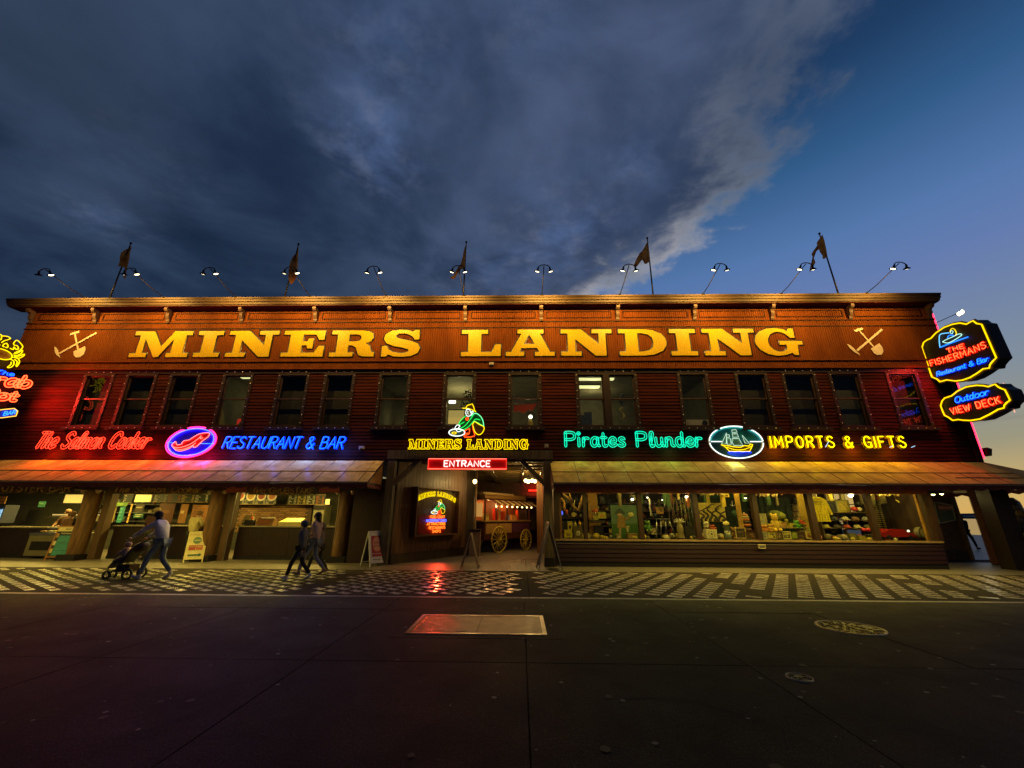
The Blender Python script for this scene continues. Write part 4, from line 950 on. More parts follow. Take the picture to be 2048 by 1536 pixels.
for nm, sl in (('mainsail', [(1685, 180), (1750, 178), (1762, 215), (1778, 245), (1690, 245), (1678, 215)]), ('topsail', [(1692, 135), (1740, 133), (1750, 165), (1695, 168)]), ('topgallant', [(1695, 97), (1735, 92), (1742, 118), (1695, 125)]),
               ('foresail', [(1632, 175), (1668, 180), (1668, 235), (1630, 235)]), ('fore_topsail', [(1635, 140), (1662, 143), (1662, 168), (1635, 170)]), ('jib', [(1640, 125), (1575, 232), (1622, 228)]), ('mizzen_sail', [(1785, 148), (1800, 222), (1842, 226)])):
    fill(WF, Q(sl), sail_m, s, nm, .018, False); neon_path(WF, Q(sl), neon('sail', (.75, 1.1, .85)), .010, s, nm+'_tube', True, False)
fill(WF, Q([(1630, 305), (1845, 305), (1820, 335), (1740, 348), (1650, 335)]), mat('sea_blue', (.01, .05, .75), .4), s, 'sea', .018); neon_path(WF, Q([(1630, 308), (1660, 302), (1690, 310), (1720, 303), (1760, 310), (1800, 303), (1845, 310)]), neon('sea', (.02, .12, 4)), .012, s, 'wave_tube')

# miner and MINERS LANDING over the entrance, standing on the beam
YM = 14.45
def slab_neon(parent, fr, text, u0, u1, v0, v1, m_, r, back=None, gap=1.4, arc=0, out=.06):
    tot = sum((width(c) if c != ' ' else 5)+gap for c in text)-gap; k = (u1-u0)/tot; kv = (v1-v0)/10; x = 0
    for c in text:
        if c == ' ': x += 5+gap; continue
        mb = MB(); xm_ = (x+width(c)/2)/tot; an = -arc*(2*xm_-1)*2.6/(u1-u0)*1.0
        def tr(u, v):
            U_, V_ = u0+(x+u)*k, v0+v*kv
            if arc:
                uc = u0+(x+width(c)/2)*k; a_ = math.atan(-arc*4*(2*xm_-1)/(u1-u0)); du = U_-uc; dv = V_-v0
                U_ = uc+du*math.cos(a_)-dv*math.sin(a_); V_ = v0+arc*(1-(2*xm_-1)**2)+du*math.sin(a_)+dv*math.cos(a_)
            return U_, V_
        for lp in SL[c]: mb.tube([fr(*tr(u, v), out) for u, v in lp], r, 5, closed=True)
        o = mb.build('neon_letter', m_, parent)
        if back and not arc:
            me = outline_mesh(SL[c], tr, .01, .0, 'letter_pan', back); me.transform(Matrix.Translation((0, .0, 0))); link('letter_pan', me, o)
        x += width(c)+gap
xa, za = F(816, 898.5, YM); xb, zb = F(1057, 879.5, YM)
s = sign('neon_sign', 'yellow outlined neon slab letters reading MINERS LANDING on the entrance beam', 'neon sign', xa, YM, za)
slab_neon(s, WF, 'MINERS LANDING', .02, xb-xa, .0, zb-za, N_yellow, .0125, back=pan_brown)
MB().box(0, xb-xa, .03, .06, -.05, .0).build('base_rail', metal_dark, s)
def miner(s, Q, k=1.0, WF=WF):
    green_f = mat('miner_green', (.01, .12, .03), .4); brown_f = mat('miner_brown', (.12, .06, .01), .4)
    coat = [(870, 355), (900, 300), (970, 240), (1050, 215), (1110, 200), (1180, 245), (1215, 310), (1228, 395), (1150, 350), (1095, 320), (1000, 400), (905, 445), (880, 420), (940, 380)]
    fill(WF, Q(coat), green_f, s, 'coat', .015); neon_path(WF, Q([(1040, 235), (1110, 200), (1180, 245), (1215, 310), (1228, 390)]), N_mint, .015*k, s, 'coat_back_tube')
    neon_path(WF, Q([(1228, 392), (1160, 350), (1095, 315)]), N_green, .013*k, s, 'coat_hem_tube'); neon_path(WF, Q([(1175, 297), (1110, 285), (1060, 335), (1000, 400), (910, 447), (885, 425), (960, 375), (1040, 275), (1075, 220)]), N_green, .013*k, s, 'sleeve_tube')
    neon_path(WF, Q([(965, 238), (905, 290), (865, 350), (880, 362), (945, 325)]), N_green, .013*k, s, 'far_sleeve_tube')
    neon_path(WF, Q([(975, 145), (965, 190), (980, 235), (1020, 240), (1060, 200), (1075, 180), (1055, 170), (1040, 200), (1030, 160), (1000, 140), (975, 145)]), N_white, .012*k, s, 'face_tube')
    neon_path(WF, Q([(985, 165), (1000, 178), (990, 195), (1005, 215)]), N_white, .008*k, s, 'nose_and_beard_tube')
    hat = [(915, 125), (965, 125), (985, 85), (1035, 70), (1060, 62), (1085, 120), (1090, 150), (1115, 180), (1060, 150), (1000, 130)]
    fill(WF, Q(hat), brown_f, s, 'hat', .02, False); neon_path(WF, Q(hat), N_yellow, .014*k, s, 'hat_tube', True, False)
    neon_path(WF, Q([(975, 262), (965, 290), (990, 300), (1005, 270), (975, 262)]), N_orange, .010*k, s, 'kerchief_tube')
    pants = [(1095, 322), (1150, 355), (1228, 398), (1225, 450), (1190, 500), (1140, 510), (1095, 465), (1075, 400), (1065, 365)]
    fill(WF, Q(pants), brown_f, s, 'trousers', .012); neon_path(WF, Q(pants), N_yellow, .014*k, s, 'trousers_tube', True)
    neon_path(WF, Q([(1060, 360), (1075, 440), (1095, 520), (1060, 540), (1000, 548), (950, 545), (950, 520), (1010, 500), (1020, 440), (1010, 420)]), N_orange, .014*k, s, 'boot_tube'); neon_path(WF, Q([(1005, 430), (960, 450), (945, 490), (1000, 490)]), N_orange, .011*k, s, 'far_boot_tube')
    neon_path(WF, Q([(835+115*math.cos(R(a)), 480+52*math.sin(R(a))) for a in range(0, 360, 20)]), N_white, .018*k, s, 'pan_tube', True); fill(WF, Q([(835+108*math.cos(R(a)), 480+46*math.sin(R(a))) for a in range(0, 360, 20)]), mat('pan_grey', (.06, .10, .08), .4), s, 'gold_pan', .010)
    neon_path(WF, Q([(795+32*math.cos(R(a)), 488+14*math.sin(R(a))) for a in range(0, 360, 40)]), N_yellow, .012*k, s, 'gold_nugget_tube', True); neon_path(WF, Q([(810, 405), (840, 370), (880, 385), (860, 415), (900, 450), (850, 470), (825, 440), (805, 410)]), N_white, .014*k, s, 'hands_tube')
xc, zc_ = F(933, 900, YM)
s = sign('neon_figure', 'neon figure of a crouching prospector in a yellow hat swirling a gold pan', 'neon sign', xc, YM, zc_)
def Qm(P_):
    return [(F(800+a/7.314, 800+b/7.314, YM)[0]-xc, F(800+a/7.314, 800+b/7.314, YM)[1]-zc_) for a, b in P_]
miner(s, Qm); MB().tube([(-.1, .05, 0), (-.1, .05, .6)], .012, 5).build('bracket', metal_dark, s); MB().tube([(.25, .05, 0), (.25, .05, .5)], .012, 5).build('bracket', metal_dark, s)

# what each run of tubes throws on the canvas below it
for px_, row_, c_, e_ in ((90, 905, (1, .10, .01), 7), (150, 905, (1, .03, .01), 11), (215, 905, (1, .03, .01), 11), (285, 905, (1, .03, .012), 10), (360, 917, (1, .02, .25), 9), (405, 917, (.8, .02, .5), 8), (470, 900, (.12, .12, 1), 8), (540, 900, (.06, .14, 1), 8), (610, 900, (.05, .16, 1), 9), (680, 900, (.04, .14, 1), 8),
                        (1160, 900, (.15, 1, .3), 2), (1250, 900, (.15, 1, .3), 2.5), (1345, 900, (.15, 1, .25), 3), (1471, 920, (.8, 1, .4), 5), (1560, 900, (1, .72, .0), 8), (1640, 900, (1, .66, .0), 9), (1720, 900, (1, .6, .0), 9), (1790, 900, (1, .55, .0), 7)):
    p_ = F(px_, row_, 14.35); l = bpy.data.lights.new('tube_glow', 'POINT'); l.energy = e_*(3.2 if px_ < 700 else 1.7); l.color = c_; l.shadow_soft_size = 0
    o = bpy.data.objects.new('tube_glow', l); COL.objects.link(o); o.location = (p_[0], 14.35, p_[1])
# ENTRANCE box under the beam
YE = 14.05
xa, za = F(855, 939, YE); xb, zb = F(1014, 917, YE)
s = sign('entrance_sign', 'red box sign with white neon letters reading ENTRANCE under the timber beam', 'sign', (xa+xb)/2, YE, za)
hwE = (xb-xa)/2; hE = zb-za
MB().box(-hwE, hwE, 0, .16, 0, hE).build('box', mat('entrance_red', (.78, .015, .01), .4), s)
neon_path(Frame((0, 0, 0), (1, 0, 0), (0, 0, 1), (0, -1, 0)), [(-hwE+.02, .02), (hwE-.02, .02), (hwE-.02, hE-.02), (-hwE+.02, hE-.02)], neon('rose', (5, .34, .22)), .012, s, 'border_tube', True, False, .04)
neon_line(WF, 'ENTRANCE', -hwE*.58, hwE*.58, hE*.26, hE*.78, neon('bright_white', (1.6, 1.4, 1.3)), .020, s, out=.05, gap=2.2)
for x_ in (-hwE*.8, hwE*.8): MB().box(x_-.02, x_+.02, .06, .10, hE, hE+.14).build('hanger', metal_dark, s)
# ================================================================== SHARED SMALL TOOLS
def text_mesh(s, size, mat_, extrude=.002, align='CENTER', spacing=1.0, shear=0):
    cu = bpy.data.curves.new('lettering', 'FONT'); cu.body = s; cu.size = size; cu.extrude = extrude; cu.align_x = align; cu.space_character = spacing; cu.shear = shear
    ob = bpy.data.objects.new('lettering', cu); COL.objects.link(ob)
    me = bpy.data.meshes.new_from_object(ob.evaluated_get(bpy.context.evaluated_depsgraph_get()))
    bpy.data.objects.remove(ob); bpy.data.curves.remove(cu); me.name = 'lettering'; me.materials.clear(); me.materials.append(mat_)
    me.transform(Matrix.Rotation(PI/2, 4, 'X')); return me
def text(s, size, mat_, loc, parent, rz=0, sx=1, **kw):
    o = link('lettering', text_mesh(s, size, mat_, **kw), parent); o.location = loc; o.rotation_euler = (0, 0, rz); o.scale = (sx, 1, 1); return o
def at(px, py, Y): x, z = F(px, py, Y); return Vector((x, Y, z))
def pbox(mb, a, b, r0, r1, Y0, Y1):                # box from a photo rectangle at depth Y0
    x0, z1 = F(a, r0, Y0); x1, _ = F(b, r0, Y0); _, z0 = F((a+b)/2, r1, Y0); mb.box(x0, x1, Y0, Y1, z0, z1); return x0, x1, z0, z1
def cm(name, c, rough=.6, **k): return mat(name, c, rough, **k)

# ================================================================== ENTRANCE
YP = 14.50
t = empty('timber_portal', (0, YP, 0), label='heavy grey timber portal with corner braces framing the entrance', cat='portal')
def P_(mb): mb.M = Matrix.Translation((0, -YP, 0)); return mb
xl0, xl1 = F(768, 1000, YP)[0], F(783, 1000, YP)[0]; xr0, xr1 = F(1088, 1000, YP)[0], F(1105, 1000, YP)[0]
BT, BBm = 3.84, 3.52
P_(MB()).box(xl0, xl1, YP, YP+.3, 0, BBm-.003).build('post', timber, t); P_(MB()).box(xr0, xr1, YP, YP+.3, 0, BBm-.003).build('post', timber, t)
P_(MB()).box(xl0-.03, xr1+.05, YP-.02, YP+.32, BBm, BT).build('beam', timber, t)
b0 = at(840, 919, YP+.14); b1 = at(783, 968, YP+.14); P_(MB()).bar((b0.x, YP+.14, BBm-.01), (xl1-.04, YP+.14, b1.z), .16, .15).build('brace', timber, t)
b0 = at(1042, 919, YP+.14); b1 = at(1088, 968, YP+.14); P_(MB()).bar((b0.x, YP+.14, BBm-.01), (xr0+.04, YP+.14, b1.z), .16, .15).build('brace', timber, t)
P_(MB()).box(xr0-.02, xr1+.02, YP-.02, YP+.32, 0, .28).build('post_shoe', black, t)
for px in (850, 1020): P_(MB()).box(F(px, 900, YP)[0], F(px, 900, YP)[0]+.02, YP+.1, YP+.12, BT, BT+.1).build('bolt', metal_dark, t)
# white junction box on the beam
jb = at(1093, 892, 14.5); t2 = empty('junction_box', jb, label='small grey junction box at the right end of the entrance beam', cat='junction box'); MB().box(-.07, .07, -.05, .05, -.06, .07).build('box', cm('box_grey', (.3, .28, .26)), t2)
MB().box(-.05, .05, -.056, -.051, -.04, .05).build('cover', cm('cover_grey', (.4, .38, .35)), t2)

# the canted plank wall running in from the left post
WA = Vector((xl1+.02, 14.85, 0)); WB = Vector((*G(929, 1110), 0)); WB = WA+(WB-WA)*1.0
eD = (WB-WA).normalized(); nD = Vector((eD.y, -eD.x, 0)); LD = (WB-WA).length
wall = empty('entrance_wall', WA, rz=math.atan2(eD.y, eD.x), label='canted entrance wall of dark vertical planks numbered 1501', cat='wall')
q = random.Random(4); u = 0; n = int(LD/.19)
for k in range(n):
    w_ = LD/n; y = q.uniform(0, .012)
    MB().box(u+.004, u+w_-.004, -.03-y, .03, .32, 3.69).build('plank', plank_wood, wall); u += w_
MB().box(0, LD, -.06, .03, 0, .315).build('skirting_board', dark_wood, wall); MB().box(0, LD, .035, .12, 0, 3.69).build('backing', black, wall)
def Dw(px, py):
    d = ray(px, py); o = Vector((0, 0, H)); tt = (WA-o).dot(nD)/d.dot(nD); p = o+d*tt-WA; return p.dot(eD), p.z
for i, c in enumerate('1501'):
    u, z = Dw(797.5+i*5.6, 1015); text(c, .17, cm('brass', (.5, .38, .22), .35, metal=.7), (u, -.05, z), wall, align='LEFT')
# wall sign: neon in a glazed wooden case
u0, z1 = Dw(826.5, 972.5); u1, z1b = Dw(910.8, 980.8); _, z0 = Dw(818, 1073.5); u0b, _ = Dw(818, 1073)
u0 = (u0+u0b)/2; z1 = (z1+z1b)/2
cs = empty('glazed_neon_case', WA+eD*u0, rz=math.atan2(eD.y, eD.x), label='glazed wooden wall case with neon prospector and directory lettering', cat='sign case')
cs.location.z = z0; CW, CH = u1-u0, z1-z0; CD = .24
cw = cm('case_wood', (.16, .07, .03), .45, var=.3)
bx_ = MB(); bx_.box(0, CW, -.06, -.04, 0, CH); bx_.build('back', plank_wood, cs)
for r_ in ((0, CW, 0, .05), (0, CW, CH-.05, CH), (0, .05, .05, CH-.05), (CW-.05, CW, .05, CH-.05)): MB().box(r_[0], r_[1], -CD-.03, -.062, r_[2], r_[3]).build('frame_side', cw, cs)
MB().box(.05, CW-.05, -CD-.015, -CD-.010, .05, CH-.05).build('glass_door', glassmat('case_glass', (.95, .95, .95), .03), cs)
CF = Frame((0, -.07, 0), (1, 0, 0), (0, 0, 1), (0, -1, 0))
slab_neon(cs, CF, 'MINERS LANDING', .14, CW-.14, CH*.70, CH*.80, neon('case_yellow', (1.5, 1.05, 0)), .010, arc=CH*.13, gap=2.2, out=.06)
def Qc(P_): return [((a-970)/1000*CW*.62+CW*.50, (300-b)/700*CH*.46+CH*.60) for a, b in P_]
class _S: pass
miner(cs, Qc, .62, Frame((0, -.14, 0), (1, 0, 0), (0, 0, 1), (0, -1, 0)))
for txt, a, b, v0, v1, m_ in (('FOOD COURT', .36, .70, .36, .415, neon('amber', (4, .55, .05))), ('WATERFRONT SHOPS', .28, .74, .285, .335, neon('violet_blue', (.35, .45, 5))), ('ATTRACTIONS', .30, .72, .215, .27, neon('gold', (3.2, .72, .04))), ('RESTAURANTS', .35, .72, .135, .19, neon('amber', (4, .55, .05))), ('SHOPS', .43, .62, .06, .115, neon('amber', (4, .55, .05)))):
    neon_line(CF, txt, CW*a, CW*b, CH*v0, CH*v1, m_, .009, cs, out=.06, gap=2.0)
MB().box(CW*.14, CW*.74, -.069, -.061, CH*.04, CH*.42).build('red_panel', cm('case_red', (.30, .01, .008), .4), cs)

l_ = bpy.data.lights.new('case_tube_light', 'SPOT'); l_.energy = 130; l_.color = (1, .05, .015); l_.spot_size = R(70); l_.spot_blend = 1; l_.shadow_soft_size = .03
lo_ = bpy.data.objects.new('case_tube_light', l_); COL.objects.link(lo_); lo_.location = WA+eD*(u0+CW*.5)+nD*(CD+.10)+Vector((0, 0, z0+.12)); lo_.rotation_euler = (Vector((-3.0, 13.2, 0))-lo_.location).to_track_quat('-Z', 'Y').to_euler()
# inside the entrance: soffit, joists, corridor, columns
hall = empty('entrance_hall', (0, 14.9, 0), label='covered entrance passage with slatted ceiling and red brown plank end wall', cat='passage')
def Hh(mb): mb.M = Matrix.Translation((0, -14.9, 0)); return mb
hall_wood = cm('hall_wood', (.25, .11, .045), .5, var=.4, vscale=4, bump=.3, stretch=(4, 4, .3))
Hh(MB()).box(-8, 3.2, 14.86, 26, 3.72, 3.8).build('ceiling', cm('hall_ceiling', (.22, .15, .06), .5, var=.3), hall)
for k in range(9): Hh(MB()).box(-4.5+k*.003, 1.6, 15.9+k*1.1, 16.05+k*1.1, 3.50, 3.718).build('ceiling_joist', cm('joist', (.26, .17, .06), .45, var=.3), hall)
for k, x in enumerate((-1.2, .1, .9)): Hh(MB()).tube([(x, 15.0, 3.40), (x, 25, 3.40)], .035, 8).build('pipe', steel, hall)
for k in range(40):
    a = -4.0+k*.15; Hh(MB()).box(a+.003, a+.147, 25-q.uniform(0, .01), 25.1, 2.75, 3.7).build('plank', hall_wood, hall)
Hh(MB()).box(-4, 2.2, 24.95, 25.15, 2.6, 2.745).build('lintel', dark_wood, hall)
Hh(MB()).box(-6, 3.2, 27, 27.1, 0, 3.7).build('far_wall', cm('far_wall', (.05, .02, .012), .7), hall)
cx0, cx1 = G(928.5, 1110)[0], G(944, 1108)[0]
Hh(MB()).box(WB.x, WB.x+.34, WB.y-.02, WB.y+.34, 0, 3.5).build('corner_post', timber, hall)
Hh(MB()).tube([(WB.x+.42, WB.y, 0), (WB.x+.42, WB.y, 3.5)], .035, 8).build('downpipe', cm('pipe_cream', (.5, .36, .18), .4), hall)
Hh(MB()).box(1.28, 1.44, 14.88, 24.5, 0, 3.7).build('side_wall', hall_wood, hall)
Hh(MB()).box(WB.x-3.5, WB.x, WB.y+.36, WB.y+.46, 0, 3.7).build('side_wall', black, hall)
px_ = at(1080, 1020, 19.5); Hh(MB()).box(px_.x-.14, px_.x+.14, 19.5, 19.8, 0, 3.5).build('pillar', hall_wood, hall)
Hh(MB()).box(-8, 3.2, 16.92, 27, -.03, .001).build('floor', walk_m, hall)
# lamps of the passage
warm = (1, .66, .22); globe = mat('lamp_globe', (1, .9, .6), .3, emit=(1, .80, .28), es=5)
lan = at(950, 963, 17.6); t = empty('lantern', lan, label='glowing wall lantern on the corner post left of the carriage', cat='lantern')
MB().ball((0, 0, 0), .085, 1, 1, 1.1).build('globe', globe, t); MB().lathe((0, 0, .08), [(.12, 0), (.09, .05), (.02, .10)], 8).build('cap', metal_dark, t); MB().lathe((0, 0, -.2), [(.02, 0), (.05, .04), (.09, .10)], 8).build('base', metal_dark, t)
plamp('lantern_bulb', lan+Vector((0, -.2, 0)), 40, warm, .09, None)
ch = at(1060, 962, 19.0); t = empty('chandelier', ch, label='chandelier of four round yellow globes hanging before the carriage', cat='chandelier')
for dx, dy, dz in ((-.20, 0, .02), (-.08, -.1, -.03), (.10, .05, .02), (.22, -.1, -.02)):
    MB().ball((dx, dy, dz), .085).build('globe', globe, t); MB().tube([(dx, dy, dz+.08), (dx*.4, dy, .22), (0, 0, .26)], .012, 5).build('arm', metal_dark, t)
MB().tube([(0, 0, .22), (0, 0, .42)], .015, 6).build('stem', metal_dark, t)
plamp('chandelier_bulbs', ch+Vector((0, -.3, -.15)), 75, warm, .15)
bu = at(1033, 921, 15.2); t = empty('bare_bulb', bu, label='bare bulb shining between the ENTRANCE sign and the right brace', cat='bulb')
MB().ball((0, 0, 0), .05).build('globe', globe, t); MB().cyl((0, 0), .025, .04, .13, 8).build('socket', metal_dark, t)
plamp('bare_bulb_light', bu+Vector((0, -.05, -.1)), 7, warm, .05)
rn = at(1074, 981, 24.8); t = empty('neon_tube', rn, label='short red neon tube high on the end wall behind the right post', cat='neon tube'); MB().tube([(-.5, 0, 0), (.5, 0, 0)], .03, 6).build('tube', N_red, t)
MB().box(-.5, .5, .02, .05, -.05, .05).build('housing', metal_dark, t)
alamp('red_tube_light', rn+Vector((0, -.2, 0)), 1, .1, 4, (1, .03, .02), (R(90), 0, 0))

# ---- popcorn carriage
c0 = Vector((*G(998, 1105), 0)); c1 = Vector((*G(1052, 1099), 0)); dc = (c1-c0).normalized()
cr = empty('popcorn_wagon', c0, rz=math.atan2(dc.y, dc.x), label='antique popcorn wagon with striped awning, bulbs and yellow spoked wheels', cat='wagon')
LW = (c1-c0).length
wag = cm('wagon_red', (.075, .02, .012), .3, var=.2, coat=.4); wgold = cm('wagon_gold', (.42, .24, .07), .35, var=.2); wheel_y = cm('wheel_yellow', (.62, .46, .03), .4)
def wheel(x, y, r):
    wh = MB(); pts = [(x+r*math.cos(2*PI*k/32), y, r+r*math.sin(2*PI*k/32)) for k in range(32)]
    wh.tube(pts, .030, 6, closed=True); w_ = wh.build('wheel', wheel_y, cr)
    for k in range(14):
        a = 2*PI*k/14; MB().tube([(x+.05*math.cos(a), y, r+.05*math.sin(a)), (x+(r-.02)*math.cos(a), y, r+(r-.02)*math.sin(a))], .016, 5).build('spoke', wheel_y, w_)
    hb = MB(); hb.M = Matrix.Translation((x, y, r)) @ Matrix.Rotation(PI/2, 4, 'X'); hb.cyl((0, 0), .08, -.09, .09, 10); hb.build('hub', wheel_y, w_)
for y in (0, 1.45): wheel(0, y, .56); wheel(LW, y, .47)
x0, x1 = -.95, LW+.55
MB().box(x0, x1, .12, 1.55, .55, 1.32).build('body', wag, cr)
for a, b in ((x0+.08, -.02), (.05, 1.1), (1.2, x1-.1)): MB().box(a, b, .085, .118, .82, 1.25).build('side_panel', wgold if a < 1 else cm('wagon_purple', (.10, .03, .08), .35), cr)
MB().box(x0-.05, x1+.05, .06, 1.6, 1.325, 1.39).build('counter', cm('wagon_brass', (.6, .42, .15), .3, metal=.6), cr)
for x in (x0, x0+.85, .75, x1-.06): 
    for y in (.1, 1.5): MB().box(x, x+.06, y, y+.06, 1.392, 2.28).build('post', wag, cr)
MB().box(x0-.12, x1+.15, .0, 1.68, 2.285, 2.36).build('roof', wag, cr)
MB().box(x0-.02, x1-.35, .12, 1.52, 2.363, 2.50).build('clerestory', wgold, cr); MB().box(x0-.12, x1-.5, .03, 1.62, 2.503, 2.56).build('upper_roof', wgold, cr)
MB().box(x0+.1, x1-1.2, .3, 1.4, 2.563, 2.65).build('roof_box', cm('wagon_cream', (.55, .42, .2), .5), cr)
n = 15
for k in range(n):
    a = x0+.25+k*(x1-x0-.2)/n; b = a+(x1-x0-.2)/n
    MB().poly([(a, -.02, 2.29), (b, -.02, 2.29), (b, -.42, 2.10), ((a+b)/2, -.43, 2.03), (a, -.42, 2.10)]).build('awning_stripe', cm('stripe_cream', (.75, .6, .3), .7) if k % 2 else cm('stripe_brown', (.20, .05, .02), .7), cr)
MB().box(x0+.1, x1-.1, .9, .95, 1.4, 2.28).build('inner_back', cm('wagon_inside', (.35, .12, .04), .5), cr)
for k in range(8):
    MB().ball((x0+.3+k*.42, -.30, 2.0), .04).build('bulb', globe, cr)
for k, (x, c, hh_, w_) in enumerate(((x0+.25, (.6, .5, .15), .3, .35), (x0+1.05, (.5, .03, .02), .55, .07), (x0+1.25, (.75, .06, .03), .6, .06), (.35, (.5, .3, .1), .5, .2), (.75, (.7, .1, .04), .4, .14), (1.15, (.15, .25, .5), .22, .14), (1.5, (.75, .4, .1), .25, .4), (2.0, (.6, .08, .03), .5, .1))):
    MB().box(x, x+w_, .35, .5, 1.395, 1.395+hh_).build('jar', cm('jar_%d' % k, c, .3), cr)
MB().box(x0-.02, x0+.0, .25, 1.4, 1.55, 2.15).build('end_window', cm('wagon_glow', (.6, .35, .1), .4, emit=(1, .5, .12), es=.45), cr)
MB().box(x1-.1, x1+.75, .25, 1.45, .9, 1.9).build('driver_seat', cm('seat_dark', (.05, .035, .025), .6), cr)
for y in (.3, 1.35): MB().tube([(x0, y, .75), (x0-.35, y, .72), (x0-.5, y, .5)], .02, 5).build('step_iron', wgold, cr)
MB().tube([(0, .0, .56), (0, 1.45, .56)], .04, 6).build('axle', black, cr); MB().tube([(LW, .0, .47), (LW, 1.45, .47)], .04, 6).build('axle', black, cr)
def cl(x, y, z): return cr.matrix_basis @ Vector((x, y, z))
mt = Matrix.Translation(c0) @ Matrix.Rotation(math.atan2(dc.y, dc.x), 4, 'Z')
plamp('wagon_lamp', mt @ Vector((x0+.6, .4, 2.1)), 16, (1, .5, .15), .06); plamp('wagon_lamp', mt @ Vector((1.4, .4, 2.1)), 16, (1, .42, .12), .06); plamp('wagon_lamp', mt @ Vector((.7, -.5, 2.0)), 4, (1, .6, .2), .06)
# horse model in harness behind the wagon's far end: a dark carved flank
t = empty('trash_bin', (*G(949, 1112), 0), label='square tan trash bin with dark lid by the corner post', cat='trash bin')
MB().box(-.22, .22, -.2, .2, 0, .95).build('body', cm('bin_tan', (.28, .2, .11), .5), t); MB().box(-.25, .25, -.23, .23, .953, 1.05).build('lid', black, t); MB().box(-.14, .14, -.235, -.232, .97, 1.02).build('flap', metal_dark, t)

# ================================================================== FOOD COUNTERS UNDER THE LEFT AWNING
YC = 15.55
hallF = empty('food_court', (0, YC, 0), label='row of three open food counters under the left awning', cat='food court')
def K(mb): mb.M = Matrix.Translation((0, -YC, 0)); return mb
K(MB()).box(-26, xl0-.05, 14.78, 16.2, 2.75, 2.85).build('soffit', black, hallF)
K(MB()).box(-26, xl0-.05, 15.3, 15.5, 2.45, 2.74).build('header', cm('header_brown', (.04, .015, .008), .6, var=.3), hallF)
xc3 = F(694, 1040, YC)[0]
K(MB()).box(xc3+.3, xl0-.06, 15.2, 15.35, 0, 2.44).build('end_wall', cm('end_wall_red', (.035, .012, .008), .6, var=.3), hallF)
floor_in = K(MB()).box(-26, xl0, 16.92, 20.4, -.03, .0).build('floor', walk_m, hallF)
kitchen_wall = cm('kitchen_wall', (.06, .062, .045), .6, var=.3)
K(MB()).box(-26, xl0, 20.2, 20.3, 0, 3.0).build('back_wall', kitchen_wall, hallF)
K(MB()).box(-26, xl0, 16.2, 20.2, 2.78, 2.86).build('ceiling', cm('kitchen_ceiling', (.35, .3, .2), .7), hallF)
def log_column(px_top, px_bot, r, label):
    x = F(px_top, 985, YC)[0]; xb = F(px_bot, 1100, YC)[0]; x = (x+xb)/2
    t = empty('log_column', (x, YC, 0), label=label, cat='column')
    rr = random.Random(int(px_top)); c = MB()
    prof = []
    for k in range(9): prof.append((r*(1+rr.uniform(-.04, .04)), .2+k*(2.2/8)))
    c.lathe((0, 0, 0), prof, 14); c.build('trunk', log_wood, t)
    MB().box(-r*1.25, r*1.25, -r*1.25, r*1.25, 0, .2).build('plinth', black, t)
    for s in (-1, 1):
        h = MB(); h.M = Matrix.Translation((s*r*1.05, -r*.5, 2.40)) @ Matrix.Rotation(R(70), 4, 'X'); h.lathe((0, 0, 0), [(.03, .12), (.08, .05), (.1, 0), (.085, 0)], 10); o = h.build('lamp_shade', cm('small_shade', (.45, .36, .25), .4), t)
    return x
lc = [log_column(187, 156, .27, 'left log column between the oyster counter and the salmon counter'), log_column(439, 417, .27, 'middle log column between the salmon counter and the chowder counter'), log_column(694, 681, .27, 'right log column beside the entrance portal')]
jw = cm('jamb_wood', (.11, .06, .028), .55, var=.4, stretch=(3, 3, .3))
for a in (lc[0]+.52, lc[1]+.46): K(MB()).box(a-.13, a+.13, 15.62, 15.9, 0, 2.44).build('jamb', jw, hallF)
K(MB()).box(lc[1]+.60, lc[1]+.62, 15.6, 15.62, 0, 2.44).build('jamb_edge', steel, hallF)
cnt_m = cm('counter_front', (.022, .010, .006), .45, var=.4, vscale=3); top_m = cm('counter_top', (.30, .26, .18), .25, var=.2)
def counter(x0, x1, label, h=1.12, y=16.05):
    t = empty('counter', ((x0+x1)/2, y, 0), label=label, cat='counter'); w = (x1-x0)/2
    n = max(1, round(w*2/.95))
    for k in range(n): a = -w+2*w*k/n; MB().box(a+.005, a+2*w/n-.005, 0, .06, .12, h-.05).build('front_panel', cnt_m, t)
    MB().box(-w, w, .07, .6, 0, h-.05).build('carcass', black, t); MB().box(-w, w, -.01, .05, 0, .115).build('kickboard', black, t)
    MB().box(-w-.02, w+.02, -.08, .62, h-.045, h).build('worktop', top_m, t); return t
zC = F(560, 1052, 16.0)[1]
counter(lc[0]+.68, lc[1]-.28, 'dark counter of the salmon cooker between left and middle log columns', zC); counter(lc[1]+.64, lc[2]-.28, 'dark counter between the middle and right log columns', zC)
counter(lc[0]-6.2, lc[0]-1.9, 'dark counter at the far left of the food court', zC*.93)
